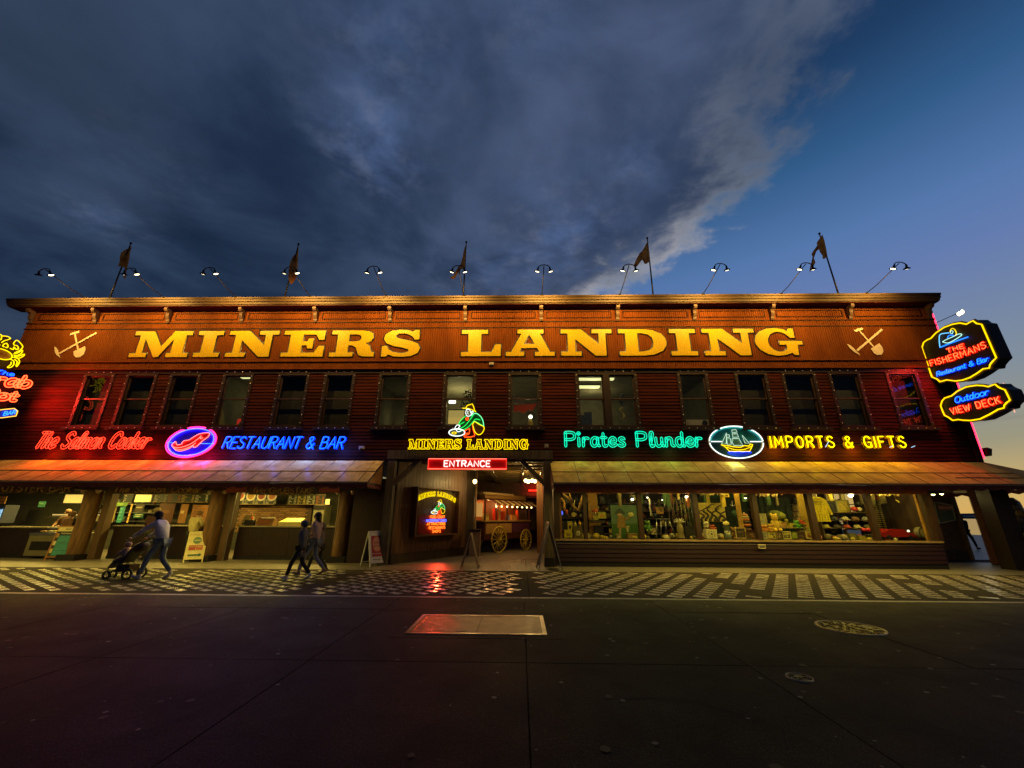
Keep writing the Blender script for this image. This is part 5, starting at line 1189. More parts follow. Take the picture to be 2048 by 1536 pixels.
# carved hanging name boards
carve = cm('carved_wood', (.10, .07, .018), .6, var=.5, vscale=20, bump=.8, bscale=30); carve_hi = cm('carved_letter', (.50, .34, .06), .5, var=.4)
def carved(px0, px1, r0, r1, txt, low, label):
    a = at(px0, r1, 15.22); b = at(px1, r0, 15.22); t = empty('carved_sign', a, label=label, cat='sign')
    w, h = b.x-a.x, b.z-a.z; rr = random.Random(7)
    n = max(8, int(w/.16)); top = [(w*k/n, h+rr.uniform(-.01, .035)) for k in range(n+1)]; bot = [(w*k/n, rr.uniform(-.03, .01)) for k in range(n, -1, -1)]
    MB().prism(top+bot, 0, .06).build('board', carve, t)
    neon_line(WF, txt, .12*w/2, w-.1, h*.16, h*.84, carve_hi, .020, t, out=.012, gap=2.0, name='letter', slant=.25 if low else 0)
    for x_ in (.15*w, .85*w): MB().tube([(x_, .03, h), (x_, .03, h+.18)], .012, 5).build('hanger', metal_dark, t)
carved(-6, 150, 967, 985, 'OYSTER BAR', 0, 'carved wooden sign over the leftmost counter reading OYSTER BAR'); carved(214, 408, 970, 987, 'The Salmon Cooker', 1, 'carved script sign over the salmon counter'); carved(496, 634, 973, 989, 'THE GRUBSTAKE', 0, 'carved wooden sign with block letters over the third counter')
# orange scalloped boards either side of the third sign
for a, b in ((452, 494), (637, 680)):
    p0, p1 = at(a, 985, 15.26), at(b, 973, 15.26); K(MB()).box(p0.x, p1.x, 15.25, 15.29, p0.z, p1.z).build('painted_board', cm('board_red', (.36, .09, .035), .6, var=.2), hallF)
# menu boards on the kitchen walls
def board(px0, px1, r0, r1, Y, label, kind, cat='menu board', bgc=(.012, .02, .015)):
    a = at(px0, r1, Y); b = at(px1, r0, Y); t = empty('menu_board', a, label=label, cat=cat); w, h = b.x-a.x, b.z-a.z
    MB().box(0, w, 0, .03, 0, h).build('panel', cm('board_%s' % ''.join('%02x' % int(255*c) for c in bgc), bgc, .5), t)
    fr = cm('board_edge', (.3, .2, .08), .5)
    for r_ in ((0, w, -.02, 0), (0, w, h, h+.02)): MB().box(r_[0], r_[1], -.01, .03, r_[2], r_[3]).build('edge', fr, t)
    return t, w, h
chalk = cm('chalk', (.75, .72, .55), .6); chalky = cm('chalk_yellow', (.8, .6, .12), .6); chalkr = cm('chalk_red', (.6, .14, .06), .6)
def menu_lines(t, x, w, z1, n, step, size, words, m_=None, price=True):
    rr = random.Random(len(words[0])+n)
    for i in range(n):
        text(words[i % len(words)], size, m_ or chalk, (x, -.008, z1-i*step), t, align='LEFT')
        if price: text('%d.%02d' % (rr.randint(4, 19), rr.choice((25, 50, 75, 95, 99))), size, m_ or chalk, (x+w, -.008, z1-i*step), t, align='RIGHT')
Yk = 18.9
t, w, h = board(458, 552, 988.5, 1008, Yk, 'menu board with four round plates of food in the third counter', 0)
for k, c in enumerate(((.55, .10, .03), (.6, .35, .06), (.4, .06, .02), (.65, .22, .06))):
    cx_ = w*(.22+.235*k)
    for rr_, yy, m_ in ((.22, -.006, cm('plate', (.75, .7, .6), .3)), (.15, -.012, cm('food_%d' % k, c, .5, var=.4, vscale=30))):
        d_ = MB(); d_.M = Matrix.Translation((cx_, yy, h*.82)) @ Matrix.Rotation(PI/2, 4, 'X'); d_.cyl((0, 0), rr_, 0, .004, 18); d_.build('plate_picture', m_, t)
    menu_lines(t, cx_-.24, .46, h*.42, 4, h*.125, h*.105, ['Chowder', 'Fish & Chips', 'Shrimp', 'Oysters'])
t, w, h = board(574, 652, 990, 1008, Yk, 'menu board of chalked price lists above the steel refrigerator', 0)
for k in range(4): menu_lines(t, w*(.02+.245*k), w*.21, h*.82, 6, h*.15, h*.12, ['Burger', 'Halibut', 'Clam Strips', 'Fries', 'Coleslaw', 'Soda'], (chalk, chalky, chalk, chalkr)[k])
t, w, h = board(243, 268, 989, 1005.5, Yk, 'small black menu panel at the left end of the salmon counter', 0); menu_lines(t, w*.1, w*.8, h*.8, 5, h*.17, h*.13, ['Coffee', 'Tea', 'Cocoa'], price=False)
t, w, h = board(305, 420, 989, 1003.5, Yk, 'long black menu board over the salmon counter', 0)
for k in range(4): menu_lines(t, w*(.02+.245*k), w*.22, h*.78, 5, h*.18, h*.14, ['Salmon', 'Cod & Chips', 'Prawns', 'Chowder'], (chalk, chalkr, chalky, chalk)[k])
def lightbox(px0, px1, r0, r1, Y, label, col, es, cat='light panel'):
    a = at(px0, r1, Y); b = at(px1, r0, Y); t = empty('light_panel', a, label=label, cat=cat)
    MB().box(0, b.x-a.x, 0, .05, 0, b.z-a.z).build('housing', white_paint, t); MB().box(.02, b.x-a.x-.02, -.01, -.001, .02, b.z-a.z-.02).build('diffuser', mat('diff_%d' % int(px0), col, .5, emit=col, es=es), t)
lightbox(268, 305, 989, 1004, Yk-.02, 'glowing yellow light panel between the menus of the salmon counter', (1, .78, .18), .6)
lightbox(126, 168, 989, 1006, Yk-.02, 'pale yellow light panel above the oyster counter', (.75, .58, .22), .35)
lightbox(650, 660, 998, 1009, Yk-.03, 'small yellow notice lit at the right end of the menu boards', (1, .75, .2), .7, 'notice')
# coloured posters behind the salmon counter
def poster(px0, px1, r0, r1, Y, col, label, lines=3, lc=(.8, .75, .5), cat='poster', name='poster'):
    a = at(px0, r1, Y); b = at(px1, r0, Y); t = empty(name, a, label=label, cat=cat); w, h = b.x-a.x, b.z-a.z
    MB().box(0, w, 0, .02, 0, h).build('sheet', mat('sheet_%d_%d' % (int(px0), int(r0)), col, .5, var=.25, vscale=3), t)
    lm = cm('line_%s' % ''.join('%02x' % int(255*c) for c in lc), lc); rr = random.Random(int(px0))
    for k in range(lines):
        z = h*(1-(k+.8)/(lines+.6)); MB().box(w*.12, w*rr.uniform(.5, .88), -.006, -.002, z, z+h*.3/(lines+1)).build('printed_line', lm, t)
    return t, w, h
poster(216, 236, 1007, 1045, 18.7, (.25, .2, .06), 'shuttered panel of ribbed slats left of the teal menu', 8, (.10, .07, .02))
poster(232, 252, 1013, 1045, 18.6, (.02, .17, .16), 'tall teal menu poster behind the salmon counter', 4, (.08, .3, .25)); poster(226, 256, 1005, 1012, 18.55, (.10, .22, .04), 'green header strip above the teal menu poster', 1, (.3, .4, .1))
poster(252, 266, 1008, 1046, 18.65, (.62, .42, .10), 'yellow recipe poster beside the teal menu', 5, (.15, .08, .02)); poster(268, 290, 1008, 1024, 18.7, (.04, .035, .02), 'dark framed picture of a bottle above the salmon counter', 1, (.3, .25, .12)); poster(266, 288, 1027, 1036, 18.3, (.02, .12, .07), 'green printed card on the salmon counter', 2)
poster(310, 352, 1007, 1046, 18.8, (.11, .035, .015), 'dark red panel behind the salmon counter', 1, (.2, .09, .02), 'panel', 'wall_panel'); poster(354, 378, 1008, 1046, 18.8, (.28, .13, .03), 'orange wood panel behind the man in fleece', 1, (.5, .4, .2), 'panel', 'wall_panel'); poster(378, 420, 1010, 1046, 18.8, (.20, .09, .025), 'brown brick patterned panel right of the man in fleece', 7, (.10, .04, .012), 'panel', 'wall_panel')
# the brick wall of the third kitchen, laid brick by brick
a = at(472, 1047, 19.2); b = at(625, 1008, 19.2)
bw = empty('brick_wall', (a.x, 19.2, a.z-.35), label='brick wall behind the third counter under the menu boards', cat='wall')
MB().box(0, b.x-a.x, .03, .1, 0, b.z-a.z+.35).build('mortar', cm('mortar', (.05, .03, .015), .8), bw)
bc = [cm('brick_%d' % k, c, .7, var=.3, vscale=12) for k, c in enumerate(((.22, .115, .04), (.17, .085, .03), (.27, .15, .055)))]
BW, BH = .215, .088; nx, nz = int((b.x-a.x)/BW), int((b.z-a.z+.35)/BH)
bms = [MB().box(0, BW-.016, 0, .03, 0, BH-.016).mesh('brick', m_) for m_ in bc]
for j in range(nz):
    for i in range(nx-(j % 2)):
        o = link('brick', q.choice(bms), bw); o.location = (i*BW+(BW/2 if j % 2 else 0), q.uniform(-.004, .004), j*BH)
# refrigerator
a = at(622, 1053, 18.6); b = at(650, 1010, 18.6)
t = empty('refrigerator', (a.x, 18.6, 0), label='tall two door stainless refrigerator at the right end of the third kitchen', cat='refrigerator'); w = b.x-a.x
MB().box(0, w, .04, .7, .1, b.z).build('cabinet', cm('fridge_steel', (.30, .29, .2), .3, metal=.7), t)
for k in (0, 1): MB().box(w*k/2+.01, w*(k+1)/2-.01, 0, .035, .15, b.z-.22).build('door', cm('fridge_door', (.36, .35, .24), .28, metal=.7), t); MB().box(w*(.42+.1*k), w*(.42+.1*k)+.03, -.04, -.005, 1.0, 1.5).build('handle', steel, t.children[-1])
MB().box(.02, w-.02, 0, .035, b.z-.2, b.z-.02).build('vent', metal_dark, t)
# things standing on the third counter
def stand(name, px0, px1, r0, r1, Y, col, label, cat, depth=.25, rough=.5, emit=None, es=0):
    a = at(px0, r1, Y); b = at(px1, r0, Y); t = empty(name, (a.x, Y, a.z), label=label, cat=cat); w, h = b.x-a.x, b.z-a.z
    m_ = mat('%s_%d' % (name, int(px0)), col, rough, var=.2, emit=emit, es=es)
    return t, w, h, m_, depth
t, w, h, m_, d = stand('tray', 458, 474, 1046, 1051, 16.2, (.5, .33, .06), 'flat yellow tray at the left end of the third counter', 'tray'); MB().box(0, w, 0, .3, 0, .02).build('base', m_, t)
for r_ in ((0, w, 0, .02), (0, w, .28, .3)): MB().box(*r_, .02, .05).build('rim', m_, t)
t, w, h, m_, d = stand('cash_register', 482, 500, 1030, 1051, 16.3, (.45, .38, .2), 'beige cash register on the third counter', 'cash register')
MB().prism_x([(0, 0), (.35, 0), (.35, h*.75), (.15, h), (0, h*.35)], 0, w).build('body', m_, t); MB().box(w*.1, w*.9, -.01, 0, h*.1, h*.25).build('drawer', metal_dark, t)
t, w, h, m_, d = stand('condiment_bottle', 499, 507, 1034, 1044, 16.45, (.75, .14, .02), 'orange sauce bottle behind the black box on the third counter', 'bottle'); MB().lathe((w/2, 0, 0), [(.0, 0), (.06, 0), (.06, .16), (.02, .22), (.015, .28)], 10).build('body', m_, t); MB().cyl((w/2, 0), .02, .28, .31, 8).build('cap', white_paint, t)
t, w, h, m_, d = stand('napkin_box', 488, 506, 1040, 1051, 16.15, (.012, .011, .01), 'black napkin box at the front of the third counter', 'box'); MB().box(0, w, 0, .2, 0, h).build('body', m_, t); MB().box(w*.2, w*.8, .05, .15, h, h+.01).build('slot', white_paint, t)
t, w, h, m_, d = stand('condiment_rack', 511, 546, 1037, 1051, 16.25, (.24, .13, .05), 'brown condiment rack with white lids on the third counter', 'rack'); MB().prism_x([(0, 0), (.3, 0), (.3, h), (.12, h)], 0, w).build('body', m_, t)
for k in range(7): MB().cyl((w*(.12+.13*k), .2), .035, h, h+.04, 8).build('lid', white_paint, t)
for k in range(3): MB().box(w*.15, w*.85, -.005+k*.035, .0+k*.035, h*(.18+.25*k), h*(.28+.25*k)).build('label_strip', cm('rack_red', (.3, .05, .02)), t)
t, w, h, m_, d = stand('hot_food_case', 556, 600, 1044, 1052, 16.2, (.6, .5, .2), 'low glowing heated food case on the third counter', 'food case', emit=None)
MB().box(0, w, 0, .45, 0, h).build('body', m_, t); MB().poly([(0, 0, h+.003), (w, 0, h+.003), (w*.95, .45, h+.14), (w*.08, .45, h+.14)]).build('lit_top', mat('food_glow', (.9, .7, .1), .5, emit=(1, .80, .06), es=1.0), t)
# oyster counter: curved glass seafood case
t, w, h, m_, d = stand('seafood_case', 46, 104, 1026, 1105, 15.7, (.16, .14, .08), 'curved glass seafood case lit from inside at the oyster counter', 'display case')
wd = 1.9; p = at(48, 1104, 15.75); t.location = (p.x, 15.75, 0)
MB().box(0, wd, 0, .8, .1, .82).build('cabinet', m_, t); MB().box(-.01, wd+.01, -.02, .8, .825, .9).build('sill', steel, t); MB().box(.15, wd-.6, -.012, -.001, .3, .6).build('grille', metal_dark, t)
ga = MB(); arcp = [(.02+.5*(1-math.cos(R(a))), .9+.62*math.sin(R(a))) for a in range(0, 91, 15)]
for (ya, za), (yb, zb) in zip(arcp, arcp[1:]): ga.quad((0, ya, za), (wd, ya, za), (wd, yb, zb), (0, yb, zb))
ga.build('glass', glassmat('seafood_glass', (.97, .97, .9), .05), t); MB().box(0, wd, .52, .8, 1.53, 1.57).build('top', mat('case_top', (.8, .65, .3), .4, emit=(1, .75, .25), es=.5), t)
rr = random.Random(2)
for k in range(16): MB().ball((.15+rr.random()*(wd-.3), .2+rr.random()*.4, .95), .07, 1.4, 1, .5, 7, 5).build('fish_fillet', cm('fillet_%d' % (k % 3), ((.8, .62, .05), (.7, .45, .1), (.75, .7, .4))[k % 3], .4), t)
alamp('case_light', t.location+Vector((wd/2, .5, 1.45)), wd*.8, .1, 9, (1, .8, .3), (0, 0, 0))
poster(-8, 14, 993, 1008, 16.6, (.55, .28, .09), 'orange price card hanging at the left edge of the oyster counter', 2, (.2, .05, .02), 'card', 'price_card')
t, w, h, m_, d = stand('drinks_cooler', -10, 11, 1010, 1046, 16.5, (.05, .06, .12), 'glass door drinks cooler glowing blue at the left edge', 'cooler'); MB().box(-.2, w, .02, .5, 0, h).build('cabinet', m_, t); MB().box(-.15, w-.04, -.01, .01, .03, h-.15).build('lit_door', mat('cooler_glow', (.3, .5, .7), .3, emit=(.3, .62, 1), es=.75), t)
for k in (1, 2, 3): MB().box(-.15, w-.04, -.02, -.012, h*k/4, h*k/4+.02).build('shelf', metal_dark, t)
poster(75, 92, 1003, 1014, 17.6, (.04, .20, .13), 'green glowing notice behind the oyster counter', 1, (.2, .4, .3)); poster(154, 164, 1012, 1034, 17.6, (.75, .5, .08), 'yellow leaflet by the left log column', 3, (.3, .15, .02))
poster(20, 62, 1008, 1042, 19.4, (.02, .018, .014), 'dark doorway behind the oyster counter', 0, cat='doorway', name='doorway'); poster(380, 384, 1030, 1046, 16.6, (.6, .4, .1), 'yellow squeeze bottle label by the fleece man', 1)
sh_ = empty('kitchen_shelf', (lc[0]-4.6, 19.6, 1.25), label='steel shelves of jars and pans behind the oyster counter', cat='shelf'); rr = random.Random(31)
for z in (0, .38, .76): MB().box(0, 4.2, 0, .45, z, z+.03).build('shelf_board', steel, sh_)
for k in range(26): z = rr.choice((.03, .41, .79)); x = rr.uniform(.05, 4.0); MB().cyl((x, .2), rr.uniform(.05, .11), z, z+rr.uniform(.1, .28), 9).build('jar', cm('kjar_%d' % (k % 6), ((.4, .35, .12), (.12, .2, .16), (.5, .45, .3), (.05, .05, .05), (.35, .12, .05), (.2, .22, .2))[k % 6], .35), sh_)
MB().box(.9, 2.3, .5, .55, -.2, .9).build('dark_panel', black, sh_)
# kitchen lights: hidden tubes over each counter
kl = (1, .70, .13)
for x_, y_, e, nm in ((lc[1]+2.8, 17.6, 150, 'third counter'), (lc[0]+3.0, 17.4, 160, 'salmon counter'), (lc[0]-2.2, 17.4, 190, 'oyster counter'), (lc[0]-5.5, 17.4, 120, 'far left counter')):
    alamp('kitchen_tube_light', (x_, y_, 2.70), 2.6, .5, e, kl, (0, 0, 0))
    t = empty('ceiling_light', (x_, y_, 2.74), label='fluorescent ceiling fixture inside the kitchen of the '+nm, cat='ceiling light'); MB().box(-1.3, 1.3, -.12, .12, 0, .03).build('diffuser', mat('kitchen_diffuser', (.9, .8, .4), .4, emit=(1, .85, .35), es=1.5), t)
for x_, e in ((-19.5, 60), (-16, 75), (-12.3, 90), (-8.7, 90), (2.9, 45), (6.2, 85), (9.6, 90), (13.0, 60)):      # light of the tubes under the awnings
    alamp('under_awning_light', (x_, 13.42, 2.50), 3.0, .05, e, (1, .74, .13), (R(-4), 0, 0))
# ================================================================== GIFT SHOP UNDER THE RIGHT AWNING
shop = empty('gift_shop', (0, YW, 0), label='gift shop front with six big display windows under the right awning', cat='shop front')
def S(mb): mb.M = Matrix.Translation((0, -YW, 0)); return mb
sx0, sx1 = F(1110, 1040)[0], 14.03
ZS0, ZS1 = .86, 2.38
def courses(x0, x1, z0, z1, y, name, m_, parent, tr):
    z = z0; rr = random.Random(9)
    while z < z1-.01:
        e = min(z+.135, z1); mb = tr(MB()); mb.prism_x([(y-.03, z), (y-.008, e-.004), (y, e-.004), (y, z)], x0, x1); mb.build(name, m_, parent); z = e
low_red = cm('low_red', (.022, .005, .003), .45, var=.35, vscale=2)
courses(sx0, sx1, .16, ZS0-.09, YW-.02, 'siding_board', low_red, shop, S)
S(MB()).box(sx0, sx1, YW-.02, YW+.1, 0, .155).build('base_board', black, shop); S(MB()).box(sx0, sx1, YW-.015, YW+.15, .16, ZS0-.06).build('wall_core', dark_wood, shop)
S(MB()).box(sx0-.02, sx1+.02, YW-.08, YW+.2, ZS0-.055, ZS0).build('window_sill', cm('sill_tan', (.30, .20, .10), .45, var=.3), shop)
S(MB()).box(sx0, sx1+.02, YW-.05, YW+.2, ZS1, 2.74).build('header', cm('header_orange', (.20, .07, .025), .6, var=.3), shop)
S(MB()).box(sx0, 16.2, YW+.17, 20, 2.75, 2.85).build('ceiling', cm('shop_ceiling', (.05, .03, .015), .7, var=.4), shop)
mull = [(1108, 1119, 1108, 1119), (1167, 1173.5, 1167, 1173.5), (1275, 1284, 1277, 1286), (1387, 1396.5, 1391, 1400), (1501, 1511, 1515, 1524), (1611, 1622, 1628, 1640), (1729, 1739, 1750, 1760), (1851, 1861, 1870, 1880)]
mx_ = []
for a, b, c, d_ in mull: mx_.append(((F(a, 986)[0]+F(c, 1080)[0])/2, (F(b, 986)[0]+F(d_, 1080)[0])/2))
mull_m = cm('mullion', (.035, .014, .007), .5, var=.3)
for a, b in mx_: S(MB()).box(a, b, YW-.06, YW+.12, ZS0+.003, ZS1-.003).build('mullion', mull_m, shop)
sg = glassmat('shop_glass', (.96, .97, .93), .03)
for (a, b), (c, d_) in zip(mx_, mx_[1:]): S(MB()).box(b, c, YW+.02, YW+.03, ZS0+.003, ZS1-.003).build('window_pane', sg, shop)
S(MB()).box(sx0, sx1, YW+.15, 16.7, .70, ZS0-.07).build('display_ledge', cm('ledge', (.10, .055, .03), .6, var=.4), shop)
S(MB()).box(sx0, sx1, 19.0, 19.1, 0, 2.75).build('back_wall', cm('shop_back', (.035, .018, .008), .7, var=.5, vscale=3), shop)
S(MB()).box(sx1-.05, sx1+.03, YW+.13, 17.0, 0, 2.74).build('end_wall', dark_wood, shop)
S(MB()).box(sx0, sx1, 16.7, 20, 0, .02).build('floor', dark_wood, shop)
S(MB()).box(sx0-.02, sx0+.05, YW+.13, 19, 0, 2.74).build('end_wall', dark_wood, shop)
# vertical display posts, timber boards and hangings behind the glass
for a, b, Yy, c in ((1178, 1197, 16.4, (.50, .26, .05)), (1605, 1622, 15.3, (.40, .27, .04)), (1478, 1486, 15.2, (.45, .26, .04)), (1845, 1862, 15.0, (.38, .20, .04))):
    x0, x1 = F(a, 1040, Yy)[0], F(b, 1040, Yy)[0]; S(MB()).box(x0, x1, Yy, Yy+.08, ZS0-.06, 2.7).build('timber_upright', cm('upright_%d' % int(a), c, .6, var=.4, vscale=6), shop)
S(MB()).box(F(1400, 1000, 18.0)[0], F(1500, 1000, 18.0)[0], 18, 18.05, 1.9, 2.7).build('green_curtain', cm('green_drape', (.03, .12, .07), .8, var=.4), shop)
for a, b, Yy in ((1398, 1500, 17.4), (1515, 1588, 17.0)):
    n = 14; p0, p1 = F(a, 1040, Yy)[0], F(b, 1040, Yy)[0]
    for k in range(n):
        xa = p0+(p1-p0)*k/n; c_ = MB(); w_ = (p1-p0)/n
        S(c_).prism([(xa, .75), (xa+w_, .75), (xa+w_, 2.35), (xa, 2.35)], Yy+(.04 if k % 2 else 0), Yy+(.06 if k % 2 else .02)); c_.build('curtain_fold', cm('dark_drape', (.012, .03, .022), .8, var=.3), shop)
def item(name, px0, px1, r0, r1, Y, label, cat):
    a = at(px0, r1, Y); b = at(px1, r0, Y); t = empty(name, a, label=label, cat=cat); return t, b.x-a.x, b.z-a.z
gc = lambda c, k: cm('item_'+k, c, .5, var=.35, vscale=14)
cid = [0]
def C_(c, **kw):
    cid[0] += 1; return cm('goods_%03d' % cid[0], c, kw.pop('rough', .5), var=.3, vscale=16, **kw)
def plush(px0, px1, r0, r1, Y, col, label, c2=None):
    t, w, h = item('plush_toy', px0, px1, r0, r1, Y, label, 'plush toy'); m_ = C_(col, rough=.9); m2 = C_(c2 or tuple(min(1, c*1.8) for c in col), rough=.9)
    MB().ball((w/2, 0, h*.35), 1, w*.42, .13, h*.36, 10, 7).build('body', m_, t); MB().ball((w/2, -.03, h*.78), 1, w*.34, .11, h*.23, 10, 7).build('head', m_, t)
    for s_ in (-1, 1):
        MB().ball((w/2+s_*w*.26, 0, h*.97), 1, w*.10, .04, h*.08, 7, 5).build('ear', m2, t); MB().ball((w/2+s_*w*.40, -.06, h*.42), 1, w*.12, .06, h*.2, 7, 5).build('arm', m_, t)
        MB().ball((w/2+s_*w*.26, -.12, h*.08), 1, w*.15, .08, h*.09, 7, 5).build('foot', m2, t); MB().ball((w/2+s_*w*.12, -.135, h*.82), .018, n=6, m=5).build('eye', black, t)
def picture(px0, px1, r0, r1, Y, col, label, frame=(.7, .6, .25), art=(.15, .12, .05), tilt=0, cat='framed picture'):
    t, w, h = item('framed_picture', px0, px1, r0, r1, Y, label, cat); f = C_(frame, rough=.4)
    MB().box(0, w, 0, .02, 0, h).build('backing', C_(col), t); q_ = min(w, h)*.09
    for r_ in ((0, w, 0, q_), (0, w, h-q_, h), (0, q_, q_, h-q_), (w-q_, w, q_, h-q_)): MB().box(r_[0], r_[1], -.02, -.002, r_[2], r_[3]).build('frame_side', f, t)
    rr = random.Random(int(px0)); a = C_(art)
    for k in range(4): MB().ball((w*rr.uniform(.3, .7), -.004, h*rr.uniform(.25, .75)), 1, w*rr.uniform(.08, .2), .006, h*rr.uniform(.06, .16), 8, 5).build('printed_shape', a, t)
def shade_lamp(px, py, Y, label, e=3, r=.05):
    p = at(px, py, Y); t = empty('spot_lamp', p, label=label, cat='lamp'); b = MB(); b.M = Matrix.Rotation(R(50), 4, 'X'); b.lathe((0, 0, 0), [(.02, .12), (.05, .08), (r+.02, 0), (r, 0)], 10); b.build('shade', metal_dark, t)
    MB().ball((0, -.02, -.01), r, n=8, m=6).build('bulb', mat('shop_bulb', (1, .95, .8), .3, emit=(1, .95, .7), es=6), t); MB().tube([(0, .05, .1), (0, .1, 2.74-p.z)], .01, 5).build('stem', metal_dark, t)
    if e: plamp('shop_lamp', p+Vector((0, -.02, -.12)), e*1.6, (1, .80, .34), .06)
# window 1 : parrots, boxes, yellow crate
t, w, h = item('paper_parrot', 1120, 1134, 1000, 1030, 15.3, 'orange and yellow hanging parrot at the left edge of the first shop window', 'parrot'); MB().ball((w*.6, 0, h*.6), 1, .05, .05, h*.34, 8, 6).build('body', C_((.65, .3, .02)), t); MB().ball((w*.9, 0, h*.2), 1, .05, .04, .09, 8, 6).build('head', C_((.6, .08, .01)), t); MB().tube([(w*.5, 0, h*.9), (0, .05, h*1.25)], [.05, .02], 6).build('tail', C_((.5, .3, .05)), t)
t, w, h = item('curved_tusk', 1126, 1166, 985, 1015, 15.5, 'brown curving driftwood branch hung in the first shop window', 'branch'); MB().tube([(0, 0, h*.9), (w*.3, 0, h*.6), (w*.5, .1, h*.1), (w*.75, .05, -.1), (w*.9, 0, h*.4), (w, 0, h)], [.03, .06, .07, .07, .06, .03], 8).build('limb', C_((.30, .17, .05)), t); MB().tube([(w*.45, 0, h*.3), (w*.3, -.1, h)], [.05, .02], 7).build('twig', C_((.26, .14, .04)), t)
t, w, h = item('round_drum', 1143, 1152, 1023, 1035, 15.2, 'small pale round drum hanging in the first shop window', 'drum'); d_ = MB(); d_.M = Matrix.Translation((w/2, 0, h/2)) @ Matrix.Rotation(PI/2, 4, 'X'); d_.cyl((0, 0), w/2, -.04, .04, 16); d_.build('shell', C_((.6, .5, .12)), t); MB().tube([(w/2, 0, h), (w*.8, 0, h+.4)], .012, 5).build('cord', C_((.4, .3, .1)), t)
t, w, h = item('glowing_bottle', 1116.5, 1126, 1014, 1029, 15.1, 'bright blue glowing fish lamp at the left edge of the shop windows', 'lamp'); MB().ball((w*.4, 0, h*.75), 1, .05, .04, .10, 8, 6).build('body', mat('fish_lamp', (.1, .5, .8), .3, emit=(.2, .75, 1), es=1.8), t); MB().ball((w*.7, 0, h*.2), 1, .05, .04, .07, 8, 6).build('tail', mat('fish_lamp_tail', (.1, .1, .8), .3, emit=(.05, .12, 1), es=1.4), t)
def carton(px0, px1, r0, r1, Y, col, label, stripe=None, d=.25):
    t, w, h = item('box', px0, px1, r0, r1, Y, label, 'box'); MB().box(0, w, 0, d, 0, h*.86).build('carton', C_(col), t); MB().box(-.01, w+.01, -.01, d, h*.865, h).build('lid', C_(tuple(c*.8 for c in col)), t)
    if stripe: MB().ball((w/2, -.004, h*.42), 1, w*.28, .005, h*.22, 8, 6).build('label_mark', C_(stripe), t)
carton(1129, 1144, 1060, 1075, 15.05, (.72, .60, .02), 'bright yellow box at the bottom of the first shop window', (.35, .22, .02)); carton(1148, 1164, 1053, 1077, 15.15, (.16, .12, .04), 'brown crate stencilled in white in the first shop window', (.5, .45, .3)); carton(1136, 1144, 1043, 1062, 15.4, (.62, .5, .08), 'tall cream box printed with a black gull in the first shop window', (.02, .02, .02)); carton(1122, 1135, 1042, 1060, 15.5, (.02, .018, .016), 'black box at the back of the first shop window'); carton(1130, 1150, 1048, 1053, 15.9, (.25, .14, .04), 'flat wooden chest in the first shop window')
for a, r, c, lab in ((1148, 1046, (.7, .55, .1), 'pale'), (1157, 1044, (.7, .38, .02), 'orange')): 
    t, w, h = item('bottle', a, a+5, r-3, r+8, 15.35, lab+' bottle standing on the crate in the first shop window', 'bottle'); MB().lathe((w/2, 0, 0), [(0, 0), (w/2, 0), (w/2, h*.6), (w*.15, h*.8), (w*.15, h)], 10).build('glass', C_(c, rough=.2), t); MB().cyl((w/2, 0), w*.18, h, h*1.08, 8).build('cork', C_((.3, .2, .1)), t)
# window 2 : pirate skull, small crate, green cardboard pirate
t, w, h = item('pirate_bust', 1184, 1197, 1017, 1040, 16.0, 'pirate skull with red bandana on a stand in the second shop window', 'figurine'); MB().ball((w*.5, 0, h*.62), 1, w*.36, .1, h*.26, 10, 7).build('skull', C_((.75, .6, .25)), t); MB().ball((w*.5, .01, h*.78), 1, w*.48, .12, h*.2, 10, 6).build('bandana', C_((.5, .10, .02)), t); MB().box(w*.15, w*.85, -.08, .1, 0, h*.36).build('jaw_stand', C_((.4, .35, .05)), t)
for s_ in (.36, .62): MB().ball((w*s_, -.09, h*.62), .022, n=7, m=5).build('eye_socket', black, t)
carton(1197, 1211, 1024, 1037, 15.9, (.5, .5, .05), 'small yellow box with a flame picture beside the pirate skull', (.65, .25, .02)); carton(1181, 1211, 1040, 1046, 15.9, (.05, .035, .02), 'dark shelf block under the pirate skull'); carton(1190, 1207, 1052, 1078, 16.2, (.03, .025, .02), 'dark cabinet low in the second shop window')
t, w, h = item('display_board', 1225, 1277, 1010, 1075, 15.6, 'green painted board of a figure in a tricorn hat holding up a skull', 'display board')
MB().box(0, w, 0, .03, 0, h).build('board', C_((.10, .19, .14)), t); MB().box(0, w, -.006, -.001, 0, h*.42).build('painted_grass', C_((.04, .12, .02)), t)
brn = C_((.30, .18, .05)); MB().prism([(w*.18, h*.3), (w*.5, h*.3), (w*.46, h*.66), (w*.24, h*.66)], -.014, -.008).build('painted_coat', brn, t); MB().prism([(w*.12, h*.72), (w*.5, h*.72), (w*.4, h*.86), (w*.31, h*.9), (w*.22, h*.86)], -.014, -.008).build('painted_hat', C_((.05, .08, .07)), t)
MB().ball((w*.30, -.012, h*.69), 1, w*.09, .006, h*.05, 8, 6).build('painted_face', C_((.45, .32, .15)), t); MB().ball((w*.70, -.012, h*.70), 1, w*.11, .008, h*.07, 9, 6).build('painted_skull', C_((.55, .55, .2)), t); MB().prism([(w*.22, .02), (w*.30, .02), (w*.33, h*.3), (w*.25, h*.3)], -.014, -.008).build('painted_leg', C_((.35, .25, .12)), t); MB().prism([(w*.48, h*.34), (w*.62, h*.36), (w*.56, h*.16), (w*.52, h*.16)], -.014, -.008).build('painted_leg', C_((.4, .36, .2)), t); MB().prism([(w*.45, h*.5), (w*.68, h*.62), (w*.68, h*.66), (w*.44, h*.58)], -.014, -.008).build('painted_arm', brn, t)
